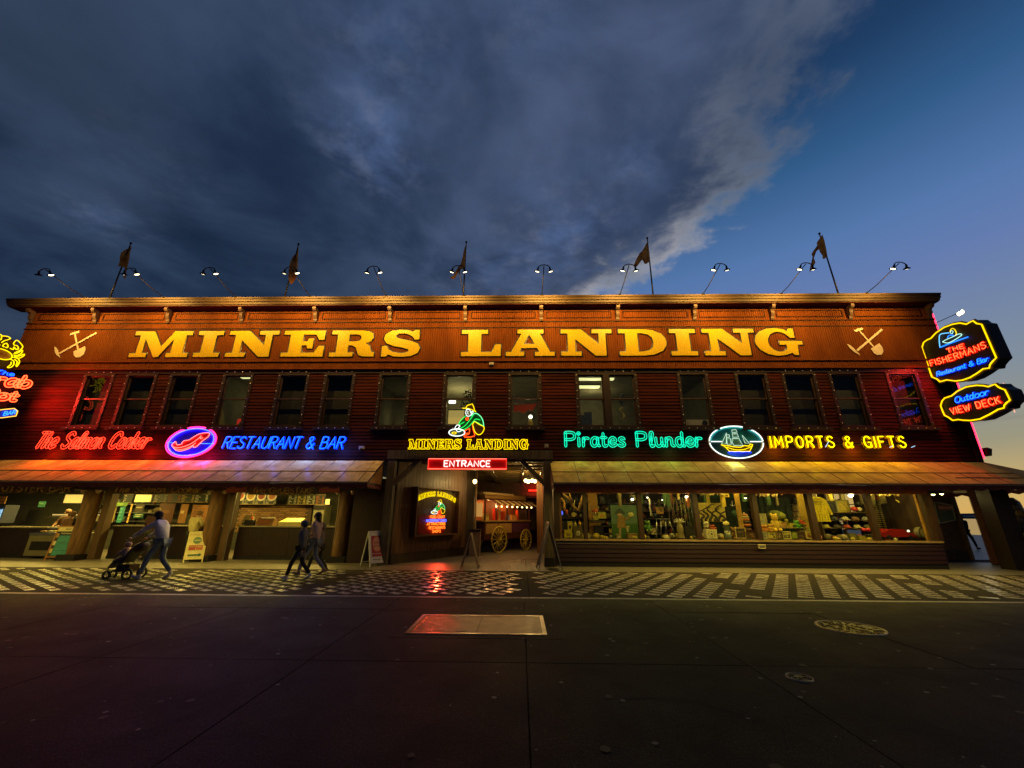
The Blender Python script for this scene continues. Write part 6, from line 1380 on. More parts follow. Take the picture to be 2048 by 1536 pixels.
t, w, h = item('chrome_stand', 1277, 1281, 1003, 1075, 15.5, 'narrow rack of white trinkets beside the green board', 'rack'); MB().tube([(w/2, 0, 0), (w/2, 0, h)], .012, 5).build('pole', steel, t)
for k in range(9): MB().ball((w/2, -.03, h*(.08+.1*k)), 1, .05, .04, .035, 7, 5).build('trinket', C_((.6, .58, .4)), t)
carton(1237+20, 1262+12, 1067, 1076, 15.3, (.35, .22, .08), 'low basket of brown souvenirs below the green board'); carton(1262, 1276, 990, 1001, 16.5, (.45, .40, .05), 'yellow sign card above the green board'); shade_lamp(1264, 997, 15.9, 'gold picture lamp above the green board', 3, .07)
# window 3 : skeletons, hanging wheel, chairs, silver dangles
shade_lamp(1294, 993, 15.6, 'white spot lamp at the left of the third shop window', 2); shade_lamp(1324, 998, 16.6, 'oval spot lamp near the middle of the third shop window', 3); shade_lamp(1372, 992, 15.8, 'yellow flaring lamp at the right of the third shop window', 4, .07)
t, w, h = item('beaded_rope', 1297, 1303, 996, 1032, 15.7, 'string of pale net floats hanging in the third shop window', 'string of floats')
for k in range(11): MB().ball((w/2+.01*math.sin(k), 0, h*(.04+.09*k)), .036, n=7, m=5).build('float', C_((.45, .42, .3)), t)
plush(1289, 1301, 1042, 1062, 15.2, (.10, .25, .06), 'green bearded mask figure low in the third shop window', (.4, .6, .2)); picture(1303, 1311, 1056, 1069, 15.15, (.5, .42, .25), 'small upright framed card in the third shop window', (.4, .35, .2)); picture(1313, 1326, 1014, 1028, 16.2, (.45, .25, .05), 'orange and brown square picture in the third shop window', (.4, .2, .05))
t, w, h = item('wagon_wheel', 1328, 1346, 1005, 1023, 16.6, 'dark round ship wheel hung in the third shop window', 'ship wheel'); wm = C_((.05, .035, .02)); wh = MB(); wh.tube([(w/2+w*.4*math.cos(2*PI*k/20), 0, h/2+h*.4*math.sin(2*PI*k/20)) for k in range(20)], .03, 6, closed=True); wh.build('rim', wm, t)
for k in range(8): a = 2*PI*k/8; MB().tube([(w/2, 0, h/2), (w/2+w*.52*math.cos(a), 0, h/2+h*.52*math.sin(a))], .014, 5).build('spoke', wm, t)
t, w, h = item('side_table', 1314, 1350, 1036, 1075, 15.6, 'thin legged metal table in the third shop window', 'table'); MB().box(0, w*.75, 0, .4, h*.93, h*.96).build('top', steel, t)
for a, b in ((.08, .0), (.30, .2), (.55, .45), (.68, .95)): MB().tube([(w*a, .05, h*.93), (w*b, .0, 0)], .015, 5).build('leg', steel, t)
t, w, h = item('carved_figure', 1352, 1368, 1040, 1076, 15.4, 'carved wooden figure with a white feathered crown in the third shop window', 'figure'); MB().lathe((w*.5, 0, 0), [(.14, 0), (.10, .2), (.13, h*.5), (.09, h*.7), (.06, h*.78)], 10).build('torso', C_((.22, .17, .07)), t); MB().ball((w*.5, 0, h*.84), 1, .08, .08, .10, 8, 6).build('head', C_((.3, .25, .12)), t)
for k in range(7): a = R(-75+25*k); MB().tube([(w*.5, 0, h*.86), (w*.5+.22*math.sin(a), -.03, h*.86+.16*math.cos(a))], [.03, .008], 5).build('feather', C_((.7, .68, .55)), t)
for a, b, c, nm in ((1340, 1352, (.20, .13, .07), 'left'), (1366, 1374, (.34, .30, .12), 'middle'), (1380, 1386, (.16, .24, .16), 'right')):
    t, w, h = item('hanging_net', a, b, 994, 1050, 16.3, 'hanging rope netting in the third shop window, %s of three' % nm, 'netting'); m_ = C_(c, rough=.8)
    for k in range(4): MB().tube([(w*k/3, 0, h), (w*k/3+.04*math.sin(k*2), -.02, h*.5), (w*k/3, 0, 0)], .016, 5).build('strand', m_, t)
carton(1372, 1392, 1052, 1076, 15.5, (.012, .010, .009), 'black trunk low at the right of the third shop window')
t, w, h = item('leather_hat', 1354, 1368, 1000, 1010, 16.4, 'brown leather hat hung high in the third shop window', 'hat'); MB().ball((w/2, 0, h*.35), 1, w*.55, .2, h*.12, 12, 6).build('brim', C_((.14, .08, .05)), t); MB().ball((w/2, 0, h*.6), 1, w*.28, .12, h*.35, 10, 6).build('crown', C_((.16, .09, .05)), t)
# window 4 : tentacle print, skull, dice cube, jar, tiki
t, w, h = item('tentacle_print', 1398, 1448, 1006, 1043, 16.0, 'yellow canvas print of curling black tentacles', 'canvas print'); MB().box(0, w, 0, .04, 0, h).build('canvas', C_((.62, .50, .10)), t); rr = random.Random(5)
for k in range(6):
    x = w*(.14+.15*k); pts = []; ph = rr.uniform(0, 6)
    for j in range(22):
        u = j/21; pts.append((x+w*.085*math.sin(ph+u*9)*(.4+u), -.008, .02+h*.93*u*(.62+.38*((k*37) % 5)/4)))
    e_ = pts[-1]; pts += [(e_[0]+w*.05*(1-math.cos(a*.8)), -.008, e_[2]-h*.05*math.sin(a*.8)) for a in range(1, 7)]
    MB().tube(pts, [.055*(1-j/(len(pts)+2)) for j in range(len(pts))], 5).build('painted_tentacle', C_((.02, .018, .012)), t)
t, w, h = item('skull', 1407, 1418, 1043, 1053, 15.3, 'bone white toy skull above the spotted cube in the fourth shop window', 'skull'); sk = C_((.66, .62, .4)); MB().ball((w/2, 0, h*.6), 1, w*.46, .09, h*.42, 10, 7).build('cranium', sk, t); MB().box(w*.25, w*.75, -.07, .03, 0, h*.3).build('jaw', sk, t)
for s_ in (.34, .66): MB().ball((w*s_, -.08, h*.55), .02, n=6, m=5).build('eye_socket', black, t)
t, w, h = item('dotted_cube', 1414, 1433, 1059, 1077, 15.1, 'white cube printed with a ring of black paw dots in the fourth shop window', 'cube'); MB().box(0, w, 0, .25, 0, h).build('cube', C_((.62, .56, .36)), t)
for k in range(8): a = 2*PI*k/8; MB().ball((w/2+w*.3*math.cos(a), -.003, h/2+h*.3*math.sin(a)), 1, .018, .006, .02, 6, 4).build('dot', black, t)
MB().ball((w/2, -.003, h/2), 1, .03, .007, .035, 8, 5).build('dot', black, t)
plush(1406, 1420, 1052, 1066, 15.5, (.40, .30, .14), 'tan plush animal left of the dotted cube'); plush(1418, 1430, 1050, 1060, 15.4, (.5, .12, .04), 'red and orange plush on top of the dotted cube')
t, w, h = item('skull_jar', 1447, 1461, 1043, 1077, 15.2, 'lidded glass jar topped by a round cream shade in the fourth shop window', 'jar'); MB().ball((w/2, 0, h*.88), 1, w*.36, .04, h*.13, 10, 7).build('round_plate', C_((.68, .6, .25)), t)
MB().lathe((w/2, 0, 0), [(w*.4, 0), (w*.42, h*.2), (w*.3, h*.28), (w*.28, h*.6), (w*.4, h*.66), (w*.38, h*.7)], 12).build('stand', C_((.10, .12, .10), rough=.2), t); MB().cyl((w/2, 0), w*.30, h*.28, h*.45, 10).build('white_band', C_((.6, .6, .5)), t)
t, w, h = item('tiki_statue', 1483, 1499, 1026, 1064, 15.5, 'tall stack of orange and black carved faces with a white tip', 'statue')
for k, (c, r_, z) in enumerate((((.10, .03, .015), .5, .12), ((.45, .12, .02), .5, .36), ((.04, .03, .02), .46, .52), ((.5, .14, .02), .42, .66), ((.4, .36, .15), .4, .78), ((.5, .2, .06), .3, .88))): MB().ball((w/2, 0, h*z), 1, w*r_, .12, h*.10, 10, 6).build('carved_face', C_(c), t)
MB().ball((w/2, 0, h*.99), .03).build('tip', C_((.75, .72, .6)), t)
picture(1472, 1490, 1055, 1077, 15.0, (.05, .035, .025), 'dark framed picture with gilt edge in the fourth shop window', (.5, .38, .12), (.12, .08, .05)); picture(1493, 1513, 1064, 1078, 14.98, (.10, .06, .03), 'brown printed plaque at the right end of the fourth shop window', (.16, .09, .04), (.3, .15, .08)); plush(1462, 1475, 1055, 1078, 15.3, (.30, .15, .03), 'brown orange furry plush left of the dark framed picture')
t, w, h = item('green_mask', 1462, 1475, 1020, 1034, 16.6, 'round dim green mask on the dark curtain', 'mask'); MB().ball((w/2, 0, h/2), 1, w/2, .05, h/2, 10, 7).build('face', C_((.02, .09, .04)), t); MB().ball((w*.4, -.05, h*.6), .02).build('eye', black, t)
t, w, h = item('white_anchor', 1461, 1470, 1002, 1012, 16.2, 'small white anchor ornament hanging against the dark curtain', 'ornament'); MB().tube([(w*.4, 0, h), (w*.4, 0, h*.1)], .012, 5).build('shank', white_paint, t); MB().tube([(0, 0, h*.4), (w*.15, 0, h*.12), (w*.4, 0, 0), (w*.8, 0, h*.2)], .012, 5).build('fluke', white_paint, t)
shade_lamp(1489, 995, 15.5, 'bright spot lamp at the upper right of the fourth shop window', 4, .06); carton(1449, 1458, 987, 994, 15.6, (.55, .38, .03), 'small yellow owl box hanging at the top of the fourth shop window', (.1, .06, .02))
def coral(px0, px1, r0, r1, Y, col, label, es=0):
    t, w, h = item('coral', px0, px1, r0, r1, Y, label, 'coral'); rr = random.Random(int(px0)); m_ = C_(col)
    for k in range(11):
        x = w*(k+.5)/11; p = [(x, rr.uniform(-.05, .05), h)]
        for j in range(3): p.append((p[-1][0]+rr.uniform(-.08, .08), p[-1][1], p[-1][2]-h*.33))
        MB().tube(p, [.04, .035, .03, .012], 5).build('branch', m_, t)
coral(1398, 1450, 985, 991, 15.4, (.6, .52, .25), 'pale coral branches along the top of the fourth shop window'); coral(1512, 1556, 985, 994, 15.4, (.65, .5, .25), 'cream coral fans at the top of the fifth shop window'); coral(1745, 1797, 986, 993, 15.3, (.6, .5, .2), 'bright coral strip at the top of the seventh shop window')
# window 5 : turtle, plush row, framed prints
t, w, h = item('turtle_plush', 1536, 1570, 1020, 1046, 15.9, 'big round green plush turtle in the fifth shop window', 'plush toy'); MB().ball((w*.45, 0, h*.55), 1, w*.42, .22, h*.45, 12, 8).build('shell', C_((.10, .12, .02), rough=.9), t); MB().ball((w*.62, -.12, h*.55), 1, w*.24, .12, h*.28, 10, 7).build('head', C_((.22, .24, .04), rough=.9), t)
for a, b in ((.2, .1), (.55, .05), (.85, .2)): MB().ball((w*a, -.12, h*b), 1, w*.1, .06, h*.14, 8, 5).build('flipper', C_((.3, .28, .05), rough=.9), t)
for p in ((1543, 1556, 1028, 1062, (.55, .38, .05), 'spindly yellow giraffe plush in the fifth shop window'), (1521, 1536, 1050, 1066, (.5, .22, .03), 'orange plush fox left of the giraffe'), (1536, 1548, 1048, 1062, (.55, .35, .06), 'yellow orange plush at the giraffe\'s feet'), (1612, 1627, 1049, 1063, (.16, .45, .06), 'bright green plush frog at the right of the fifth shop window'), (1588, 1598, 1041, 1056, (.10, .30, .05), 'round green plush parrot on the shelf of the fifth shop window'), (1598, 1607, 1040, 1048, (.5, .08, .02), 'small red plush crab on the shelf of the fifth shop window'), (1600, 1612, 1048, 1062, (.14, .12, .04), 'dark olive plush beside the green frog')):
    plush(p[0], p[1], p[2], p[3], 15.4, p[4], p[5])
carton(1582, 1595, 1046, 1056, 15.35, (.5, .45, .05), 'yellow box with a black mark on the shelf of the fifth shop window', (.05, .04, .02)); carton(1562, 1573, 1044, 1056, 15.6, (.4, .22, .07), 'orange brown book box on the shelf of the fifth shop window'); t, w, h = item('display_shelf', 1556, 1604, 1055, 1058, 15.3, 'thin plank shelf carrying boxes in the fifth shop window', 'shelf'); MB().box(0, w, 0, .35, h*.4, h).build('plank', C_((.25, .18, .08)), t)
for k_ in (.06, .9): MB().box(w*k_, w*k_+.04, 0, .3, h*.4-.24, h*.39).build('leg', C_((.2, .14, .06)), t)
for a, b, c, ar, fr_, lab in ((1524, 1536, (.4, .4, .3), (.08, .12, .05), (.5, .45, .25), 'leftmost framed print in the row along the foot of the fifth window'), (1536, 1553, (.5, .42, .08), (.1, .08, .02), (.3, .2, .05), 'second framed print, yellow lettered, at the foot of the fifth window'), (1553, 1564, (.10, .07, .03), (.3, .22, .1), (.14, .1, .05), 'dark third print at the foot of the fifth window'), (1566, 1580, (.12, .11, .05), (.5, .45, .1), (.7, .62, .2), 'tilted cream framed print at the foot of the fifth window'),
                           (1583, 1594, (.22, .28, .03), (.35, .4, .05), (.05, .06, .03), 'green apple print at the foot of the fifth window'), (1595, 1609, (.05, .03, .02), (.1, .06, .04), (.18, .1, .05), 'black print at the foot of the fifth window'), (1613, 1628, (.62, .48, .12), (.25, .10, .04), (.75, .65, .2), 'cream print with a red figure at the right foot of the fifth window')):
    picture(a, b, 1063, 1078, 15.0, c, lab, fr_, ar)
picture(1521, 1531, 1027, 1052, 15.6, (.35, .34, .2), 'tall pale framed print at the left of the fifth window', (.45, .4, .2), (.25, .25, .12)); 
for r0_, r1_, lab in ((1010, 1022, 'upper'), (1024, 1033, 'middle'), (1034, 1042, 'lower')): carton(1596, 1614, r0_, r1_, 16.0, (.32, .24, .12), lab+' box on the brown shelf right of the dark curtain', (.08, .05, .03))
# window 6 : yellow sweatshirt, shelves of hats
t, w, h = item('sweatshirt', 1626, 1652, 993, 1043, 15.15, 'bright yellow sweatshirt on a hanger in the sixth shop window', 'sweatshirt'); ym = C_((.80, .66, .02), rough=.85)
MB().prism([(w*.08, 0), (w*.92, 0), (w*.86, h*.55), (w*1.0, h*.25), (w*1.12, h*.28), (w*.9, h*.86), (w*.62, h*.98), (w*.5, h*.95), (w*.38, h*.98), (w*.08, h*.86), (w*-.04, h*.3), (w*.05, h*.28), (w*.14, h*.55)], -.05, .08).build('body', ym, t)
for k in range(5): MB().tube([(w*(.2+.15*k), -.055, h*.05), (w*(.22+.14*k), -.06, h*.7)], [.015, .006], 5).build('fold', ym, t)
MB().tube([(w*.5, 0, h*.95), (w*.5, 0, h*1.08)], .01, 5).build('hanger', steel, t); text('SEATTLE', .085, black, (w*.42, -.062, h*.74), t); MB().box(w*.15, w*.7, -.058, -.052, h*.68, h*.695).build('printed_line', black, t)
for k, (c, a, b, r0_, r1_) in enumerate((((.01, .012, .01), 1655, 1672, 998, 1030), ((.40, .32, .04), 1675, 1696, 1000, 1028))):
    picture(a, b, r0_, r1_, 16.4, c, ('dark green chalk panel in a white frame behind the yellow sweatshirt', 'olive and yellow map print behind the yellow sweatshirt')[k], ((.4, .4, .25), (.2, .18, .05))[k], ((.02, .02, .02), (.5, .4, .05))[k])
shelf6 = empty('shelf_unit', at(1650, 1078, 16.0), label='wooden shelf unit stocked with caps in the sixth shop window', cat='shelf')
for k in range(4): MB().box(0, 2.0, 0, .4, .08+.28*k, .10+.28*k).build('shelf_board', C_((.14, .09, .04)), shelf6)
for x in (0, 1.98): MB().box(x, x+.03, 0, .4, 0, 1.0).build('side', C_((.12, .08, .04)), shelf6)
rr = random.Random(12); capc = [(.35, .30, .06), (.05, .04, .03), (.3, .05, .03), (.45, .4, .2), (.15, .14, .06), (.4, .33, .04), (.04, .05, .04), (.5, .45, .25), (.22, .12, .05), (.30, .3, .22)]
desc = ['olive', 'black', 'maroon', 'cream', 'dark olive', 'mustard', 'blackish green', 'ivory', 'brown', 'grey']
for k in range(10):
    row, col_ = divmod(k, 5); p = shelf6.location+Vector((.2+col_*.38, .05, .38+.28*row+.005)); t = empty('cap', p, label='%s cap on the %s shelf of the sixth window' % (desc[k], ('middle', 'top')[row]), cat='cap'); m_ = C_(capc[k], rough=.8)
    MB().ball((0, .05, .03), 1, .12, .13, .10, 9, 6).build('crown', m_, t); MB().ball((0, -.08, .01), 1, .09, .10, .015, 8, 5).build('peak', m_, t)
for k in range(6):
    p = shelf6.location+Vector((.15+k*.32, -.25, -.05)); t = empty('souvenir_tin', p, label='%s souvenir tin, number %s from the left along the foot of the sixth window' % (desc[k+2], ('one', 'two', 'three', 'four', 'five', 'six')[k]), cat='tin'); MB().box(-.11, .11, -.08, .08, 0, .17+.04*(k % 3)).build('body', C_(capc[k+2]), t); MB().box(-.115, .115, -.085, .085, .172+.04*(k % 3), .19+.04*(k % 3)).build('lid', steel, t)
t, w, h = item('red_bow_tie', 1724, 1740, 1055, 1064, 15.6, 'bright pink red bow on the right of the sixth shop window', 'bow'); rb = C_((.55, .02, .05))
for s_ in (.25, .75): MB().ball((w*s_, 0, h*.5), 1, w*.25, .06, h*.45, 9, 6).build('loop', rb, t)
MB().ball((w*.5, -.02, h*.5), .03).build('knot', rb, t)
t, w, h = item('santa_doll', 1703, 1722, 1012, 1024, 16.2, 'red and white doll with round glasses on a dark shelf in the sixth window', 'doll'); MB().ball((w*.3, 0, h*.5), 1, w*.3, .1, h*.4, 9, 6).build('red_coat', C_((.5, .03, .02)), t); MB().ball((w*.72, -.03, h*.45), 1, w*.22, .09, h*.4, 9, 6).build('face', C_((.6, .5, .3)), t)
t, w, h = item('black_hat', 1706, 1724, 1002, 1012, 16.2, 'black wide brimmed hat above the red doll', 'hat'); MB().ball((w/2, 0, h*.3), 1, w*.55, .22, h*.12, 12, 5).build('brim', black, t); MB().ball((w/2, 0, h*.55), 1, w*.28, .13, h*.35, 10, 6).build('crown', black, t)
carton(1708, 1740, 1026, 1060, 16.4, (.018, .016, .014), 'black case at the right side of the sixth shop window'); shade_lamp(1700, 989, 15.3, 'long white lamp at the top of the sixth shop window', 6, .09)
# window 7 : slatted blind wall, guitar, red model car
t, w, h = item('slat_wall', 1742, 1802, 990, 1058, 16.6, 'lit wall of pale horizontal slats in the seventh shop window', 'slat wall'); sm_ = C_((.55, .45, .16), rough=.35)
n = 17
for k in range(n): MB().box(0, w, 0, .03, h*k/n, h*(k+.55)/n).build('slat', sm_, t)
MB().box(0, w, .035, .06, 0, h).build('backing', black, t)
for k, a in enumerate((1768, 1786)):
    t, w, h = item('bare_pole', a, a+2, 1000, 1058, 16.1, ('left', 'right')[k]+' of two thin dark poles before the slatted wall', 'pole'); MB().tube([(0, 0, 0), (0, 0, h)], .02, 6).build('shaft', metal_dark, t); MB().cyl((0, 0), .08, 0, .02, 10).build('foot', metal_dark, t)
t, w, h = item('display_mannequin', 1812, 1832, 1028, 1062, 15.9, 'black round topped bust in the seventh shop window', 'bust'); MB().ball((w/2, 0, h*.75), 1, w*.42, .14, h*.24, 10, 7).build('head', black, t); MB().lathe((w/2, 0, 0), [(.15, 0), (.12, h*.3), (.08, h*.55)], 10).build('torso', black, t)
t, w, h = item('model_car', 1765, 1830, 1058, 1078, 15.3, 'glossy dark red model car in the seventh shop window', 'model car'); rc = C_((.28, .015, .01), rough=.15)
MB().prism([(0, h*.2), (w, h*.2), (w, h*.55), (w*.8, h*.66), (w*.66, h*.98), (w*.3, h), (w*.16, h*.7), (0, h*.6)], 0, .4).build('body', rc, t)
for x in (.18, .8): o_ = MB(); o_.M = Matrix.Translation((w*x, -.01, h*.2)) @ Matrix.Rotation(PI/2, 4, 'X'); o_.cyl((0, 0), h*.2, 0, .05, 14); o_.build('wheel', black, t)
MB().ball((w*.78, -.02, h*.8), .04).build('chrome_lamp', mat('tiny_white', (.9, .9, .9), .2, emit=(1, .95, .8), es=1.2), t)
t, w, h = item('drum_kit', 1835, 1852, 1052, 1078, 15.2, 'round pale drum with dark hoops at the right of the seventh window', 'drum'); o_ = MB(); o_.M = Matrix.Translation((w/2, 0, h*.5)) @ Matrix.Rotation(PI/2, 4, 'X'); o_.cyl((0, 0), h*.42, -.1, .1, 18); o_.build('shell', C_((.22, .2, .12)), t); o_ = MB(); o_.tube([(w/2+h*.42*math.cos(2*PI*k/18), -.1, h*.5+h*.42*math.sin(2*PI*k/18)) for k in range(18)], .02, 5, closed=True); o_.build('hoop', black, t)
t, w, h = item('curved_horn', 1796, 1806, 1000, 1016, 15.8, 'yellow curved horn hanging in the seventh shop window', 'horn'); MB().tube([(0, 0, h), (w*.6, 0, h*.6), (w, 0, 0)], [.02, .05, .09], 8).build('bell', C_((.7, .6, .06)), t); MB().tube([(0, 0, h), (0, 0, h+.15)], .008, 4).build('cord', C_((.3, .2, .1)), t)
shade_lamp(1822, 1000, 15.5, 'flaring spot lamp in the seventh shop window', 3, .05)
for x_, e in ((1.9, 20), (3.6, 18), (5.6, 26), (7.6, 42), (9.5, 50), (11.3, 56), (12.9, 50)):
    alamp('shop_ceiling_light', (x_, 15.05, 2.70), 1.2, .12, e*.42, (1, .76, .14), (R(20), 0, 0))
# crowded stock on the shelves at the back of the shop: nobody could count it
rr = random.Random(21); stock_cols = [(.45, .36, .05), (.12, .10, .04), (.40, .12, .03), (.55, .5, .3), (.06, .14, .05), (.25, .2, .1), (.6, .45, .04), (.05, .05, .05), (.35, .05, .03), (.08, .12, .16)]
for k, c in enumerate(stock_cols):
    mb = S(MB())
    for j in range(75):
        x = rr.uniform(1.7, 13.6); lev = rr.choice((.95, 1.25, 1.55, 1.85, 2.15)); y = rr.uniform(17.7, 18.8); w_, h_ = rr.uniform(.04, .16), rr.uniform(.08, .26)
        if rr.random() < .5: mb.box(x, x+w_, y, y+.12, lev, lev+h_)
        else: mb.ball((x, y, lev+h_*.5), h_*.5, rr.uniform(.6, 1.3), .8, 1, 7, 5)
    mb.build('shelf_stock', C_(c), shop, 'stuff')
for lev in (.93, 1.23, 1.53, 1.83, 2.13): S(MB()).box(1.6, 13.8, 17.6, 18.95, lev-.03, lev-.002).build('shelf_board', C_((.10, .06, .03)), shop)
for k, c in enumerate(stock_cols[:8]):
    mb = S(MB())
    for j in range(26):
        x = rr.uniform(1.4, 13.7); y = rr.uniform(15.3, 16.6); s_ = rr.uniform(.05, .12)
        mb.ball((x, y, ZS0-.07+s_), s_, rr.uniform(.7, 1.4), 1, rr.uniform(.6, 1.2), 7, 5)
        if rr.random() < .15: mb.box(x+.1, x+.1+s_*1.4, y, y+.1, 2.25-rr.uniform(0, .35), 2.72)
    mb.build('small_souvenirs', C_(c), shop, 'stuff')
# small fittings on the low wall
for px_, r_, lab in ((1523, 1093, 'pale outlet box on the low red wall below the fifth shop window'),):
    p = at(px_, r_, YW-.06); t = empty('outlet_box', p, label=lab, cat='outlet box'); MB().box(-.11, .11, -.06, .02, -.06, .07).build('box', cm('outlet', (.5, .42, .25)), t); MB().box(-.08, .08, -.066, -.062, -.03, .04).build('cover', steel, t)
for px_, r_, lab in ((723, 898, 'small grey floodlight box on the siding left of the entrance sign'), (983, 730, 'white dome camera below the painted name band')):
    p = at(px_, r_, YW-.1); t = empty('wall_camera', p, label=lab, cat='camera'); MB().box(-.09, .09, -.05, .08, .0, .1).build('housing', cm('cam_white', (.5, .45, .4), .4), t); MB().ball((0, -.02, -.03), .07, n=10, m=6).build('lens_dome', metal_dark, t)

# ================================================================== PORCH AT THE RIGHT END
porch = empty('end_porch', (XR, YW, 0), label='open corner porch with posts at the right end of the building', cat='porch')
def PO(mb): mb.M = Matrix.Translation((-XR, -YW, 0)); return mb
pw0, pw1 = G(1901, 1112), G(1961, 1120)
PO(MB()).box(14.1, 18.0, 17.9, 18.05, .35, 2.74).build('recessed_wall', cm('porch_wall', (.10, .05, .02), .6, var=.4), porch); PO(MB()).box(14.1, 18.0, 17.86, 18.05, 0, .345).build('skirting', dark_wood, porch)
PO(MB()).box(14.08, 18.6, 13.6, 22, 2.76, 2.85).build('porch_ceiling', black, porch)
PO(MB()).box(18.01, 18.12, 17.8, 18.1, 0, 2.74).build('door_post', cm('post_tan', (.16, .09, .03), .6, var=.3), porch)
def brickpost(x0, x1, y0, y1):
    PO(MB()).box(x0+.02, x1-.02, y0+.02, y1-.02, 0, 2.74).build('pier_core', cm('pier_mortar', (.04, .02, .012), .8), porch)
    z = .02; j = 0; m_ = bc_ = cm('pier_brick', (.19, .07, .03), .7, var=.4, vscale=9)
    while z < 2.68:
        PO(MB()).box(x0, x1, y0, y1, z, z+.062).build('brick_course', m_, porch); z += .075
brickpost(17.25, 17.55, 16.2, 16.45)
col0, col1 = F(1960, 1000, 14.55)[0], F(1985, 1000, 14.55)[0]
PO(MB()).box(16.02, 16.62, 14.55, 15.0, .0, 2.74).build('corner_post', cm('corner_post_red', (.018, .008, .005), .5, var=.3), porch)
for xx, yy in ((17.4, 14.3),): PO(MB()).box(xx-.02, xx+.06, yy, yy+.06, 2.3, 2.74).build('hook_post', black, porch)
# wall poster with a curved top
p0, p1, p2, p3 = at(1867, 1004, 17.8), at(1904, 1011, 17.8), at(1911, 1040, 17.8), at(1878, 1047, 17.8)
t = empty('curved_poster', (p3.x, 17.8, p3.z), label='curved edged orange and green poster on the recessed porch wall', cat='poster')
o_ = p3; pts = [(0, 0), (p2.x-o_.x, p2.z-o_.z), (p1.x-o_.x, p1.z-o_.z), ((p0.x+p1.x)/2-o_.x-.1, (p0.z+p1.z)/2-o_.z+.03), (p0.x-o_.x, p0.z-o_.z)]
MB().prism(pts, 0, .03).build('panel', cm('poster_green', (.10, .13, .07), .5, var=.3), t); MB().tube([(x, -.01, z) for x, z in pts], .025, 5, closed=True).build('edge', cm('poster_edge', (.45, .42, .3), .5), t)
zt = max(z for _, z in pts); MB().prism([(pts[4][0]+.12, zt*.62), (pts[2][0]-.03, zt*.62), (pts[2][0]-.05, zt*.82), (pts[4][0]+.1, zt*.86)], -.012, -.002).build('red_strip', cm('poster_red', (.42, .10, .03), .5), t)
text('WELCOME', .12, cm('poster_ink', (.7, .55, .35)), ((pts[4][0]+pts[2][0])/2+.05, -.02, zt*.68), t)
for px_, r_, Yq, lab in ((1866, 988, 15.4, 'left of two flaring lamps at the porch corner'), (1883, 987, 15.7, 'right of two flaring lamps at the porch corner')):
    p = at(px_, r_, Yq); t = empty('porch_lamp', p, label=lab, cat='lamp'); MB().ball((0, 0, 0), .055, n=10, m=7).build('bulb', mat('porch_bulb', (1, .95, .6), .3, emit=(1, .88, .35), es=7), t); MB().lathe((0, 0, .02), [(.09, -.03), (.06, .05), (.02, .09)], 10).build('shade', metal_dark, t); MB().tube([(0, 0, .1), (0, 0, 2.76-p.z)], .012, 5).build('stem', metal_dark, t)
    plamp('porch_lamp_light', p+Vector((0, -.05, -.12)), 4, (1, .75, .25), .05)
# carved timber figure at the right frame edge: a broad carved trunk with a dark bear in front
t = empty('carved_totem', (17.35, 15.4, 0), label='broad carved wooden totem trunk at the right edge of the porch', cat='statue')
px0_, px1_ = F(1998, 1040, 15.4)[0], F(2045, 1040, 15.4)[0]; rad = (px1_-px0_)/2; t.location.x = (px0_+px1_)/2
MB().lathe((0, 0, 0), [(rad*1.1, 0), (rad*1.15, .5), (rad*1.0, .9), (rad*1.08, 1.4), (rad*.98, 1.9), (rad*.9, 2.15), (rad*.6, 2.3)], 16).build('trunk', cm('totem_wood', (.17, .12, .035), .5, var=.5, vscale=4, bump=.8, bscale=6), t)
for z, s_ in ((1.55, 1), (1.95, .8)): MB().ball((-rad*.3, -rad*.85, z), .12*s_, 1.2, .8, 1, 10, 7).build('carved_eye', cm('totem_light', (.26, .17, .06), .5), t)
MB().ball((0, -rad*.9, 1.75), .16, 1.5, 1.2, .8, 10, 7).build('carved_beak', cm('totem_light', (.26, .17, .06), .5), t)
t = empty('carved_bear', (0, 0, 0), label='dark carved bear crouching before the totem at the right edge', cat='statue'); bx0 = F(2046, 1100, 14.9)[0]; t.location = (bx0, 14.9, 0); bk_ = cm('bear_black', (.02, .014, .010), .5, var=.3, bump=.8, bscale=14)
for p, s_ in (((0, 0, .5), (.36, .4, .5)), ((-.05, -.2, 1.05), (.22, .24, .22)), ((-.12, -.42, 1.0), (.10, .14, .09)), ((-.25, -.3, .2), (.13, .25, .2)), ((.2, -.3, .2), (.13, .25, .2))): MB().ball(p, 1, *s_, 12, 8).build({0: 'body', 1: 'head', 2: 'muzzle', 3: 'paw', 4: 'paw'}[[(0, 0, .5), (-.05, -.2, 1.05), (-.12, -.42, 1.0), (-.25, -.3, .2), (.2, -.3, .2)].index(p)], bk_, t)
for s_ in (-.16, .06): MB().ball((s_, -.15, 1.25), .06, n=7, m=5).build('ear', bk_, t)
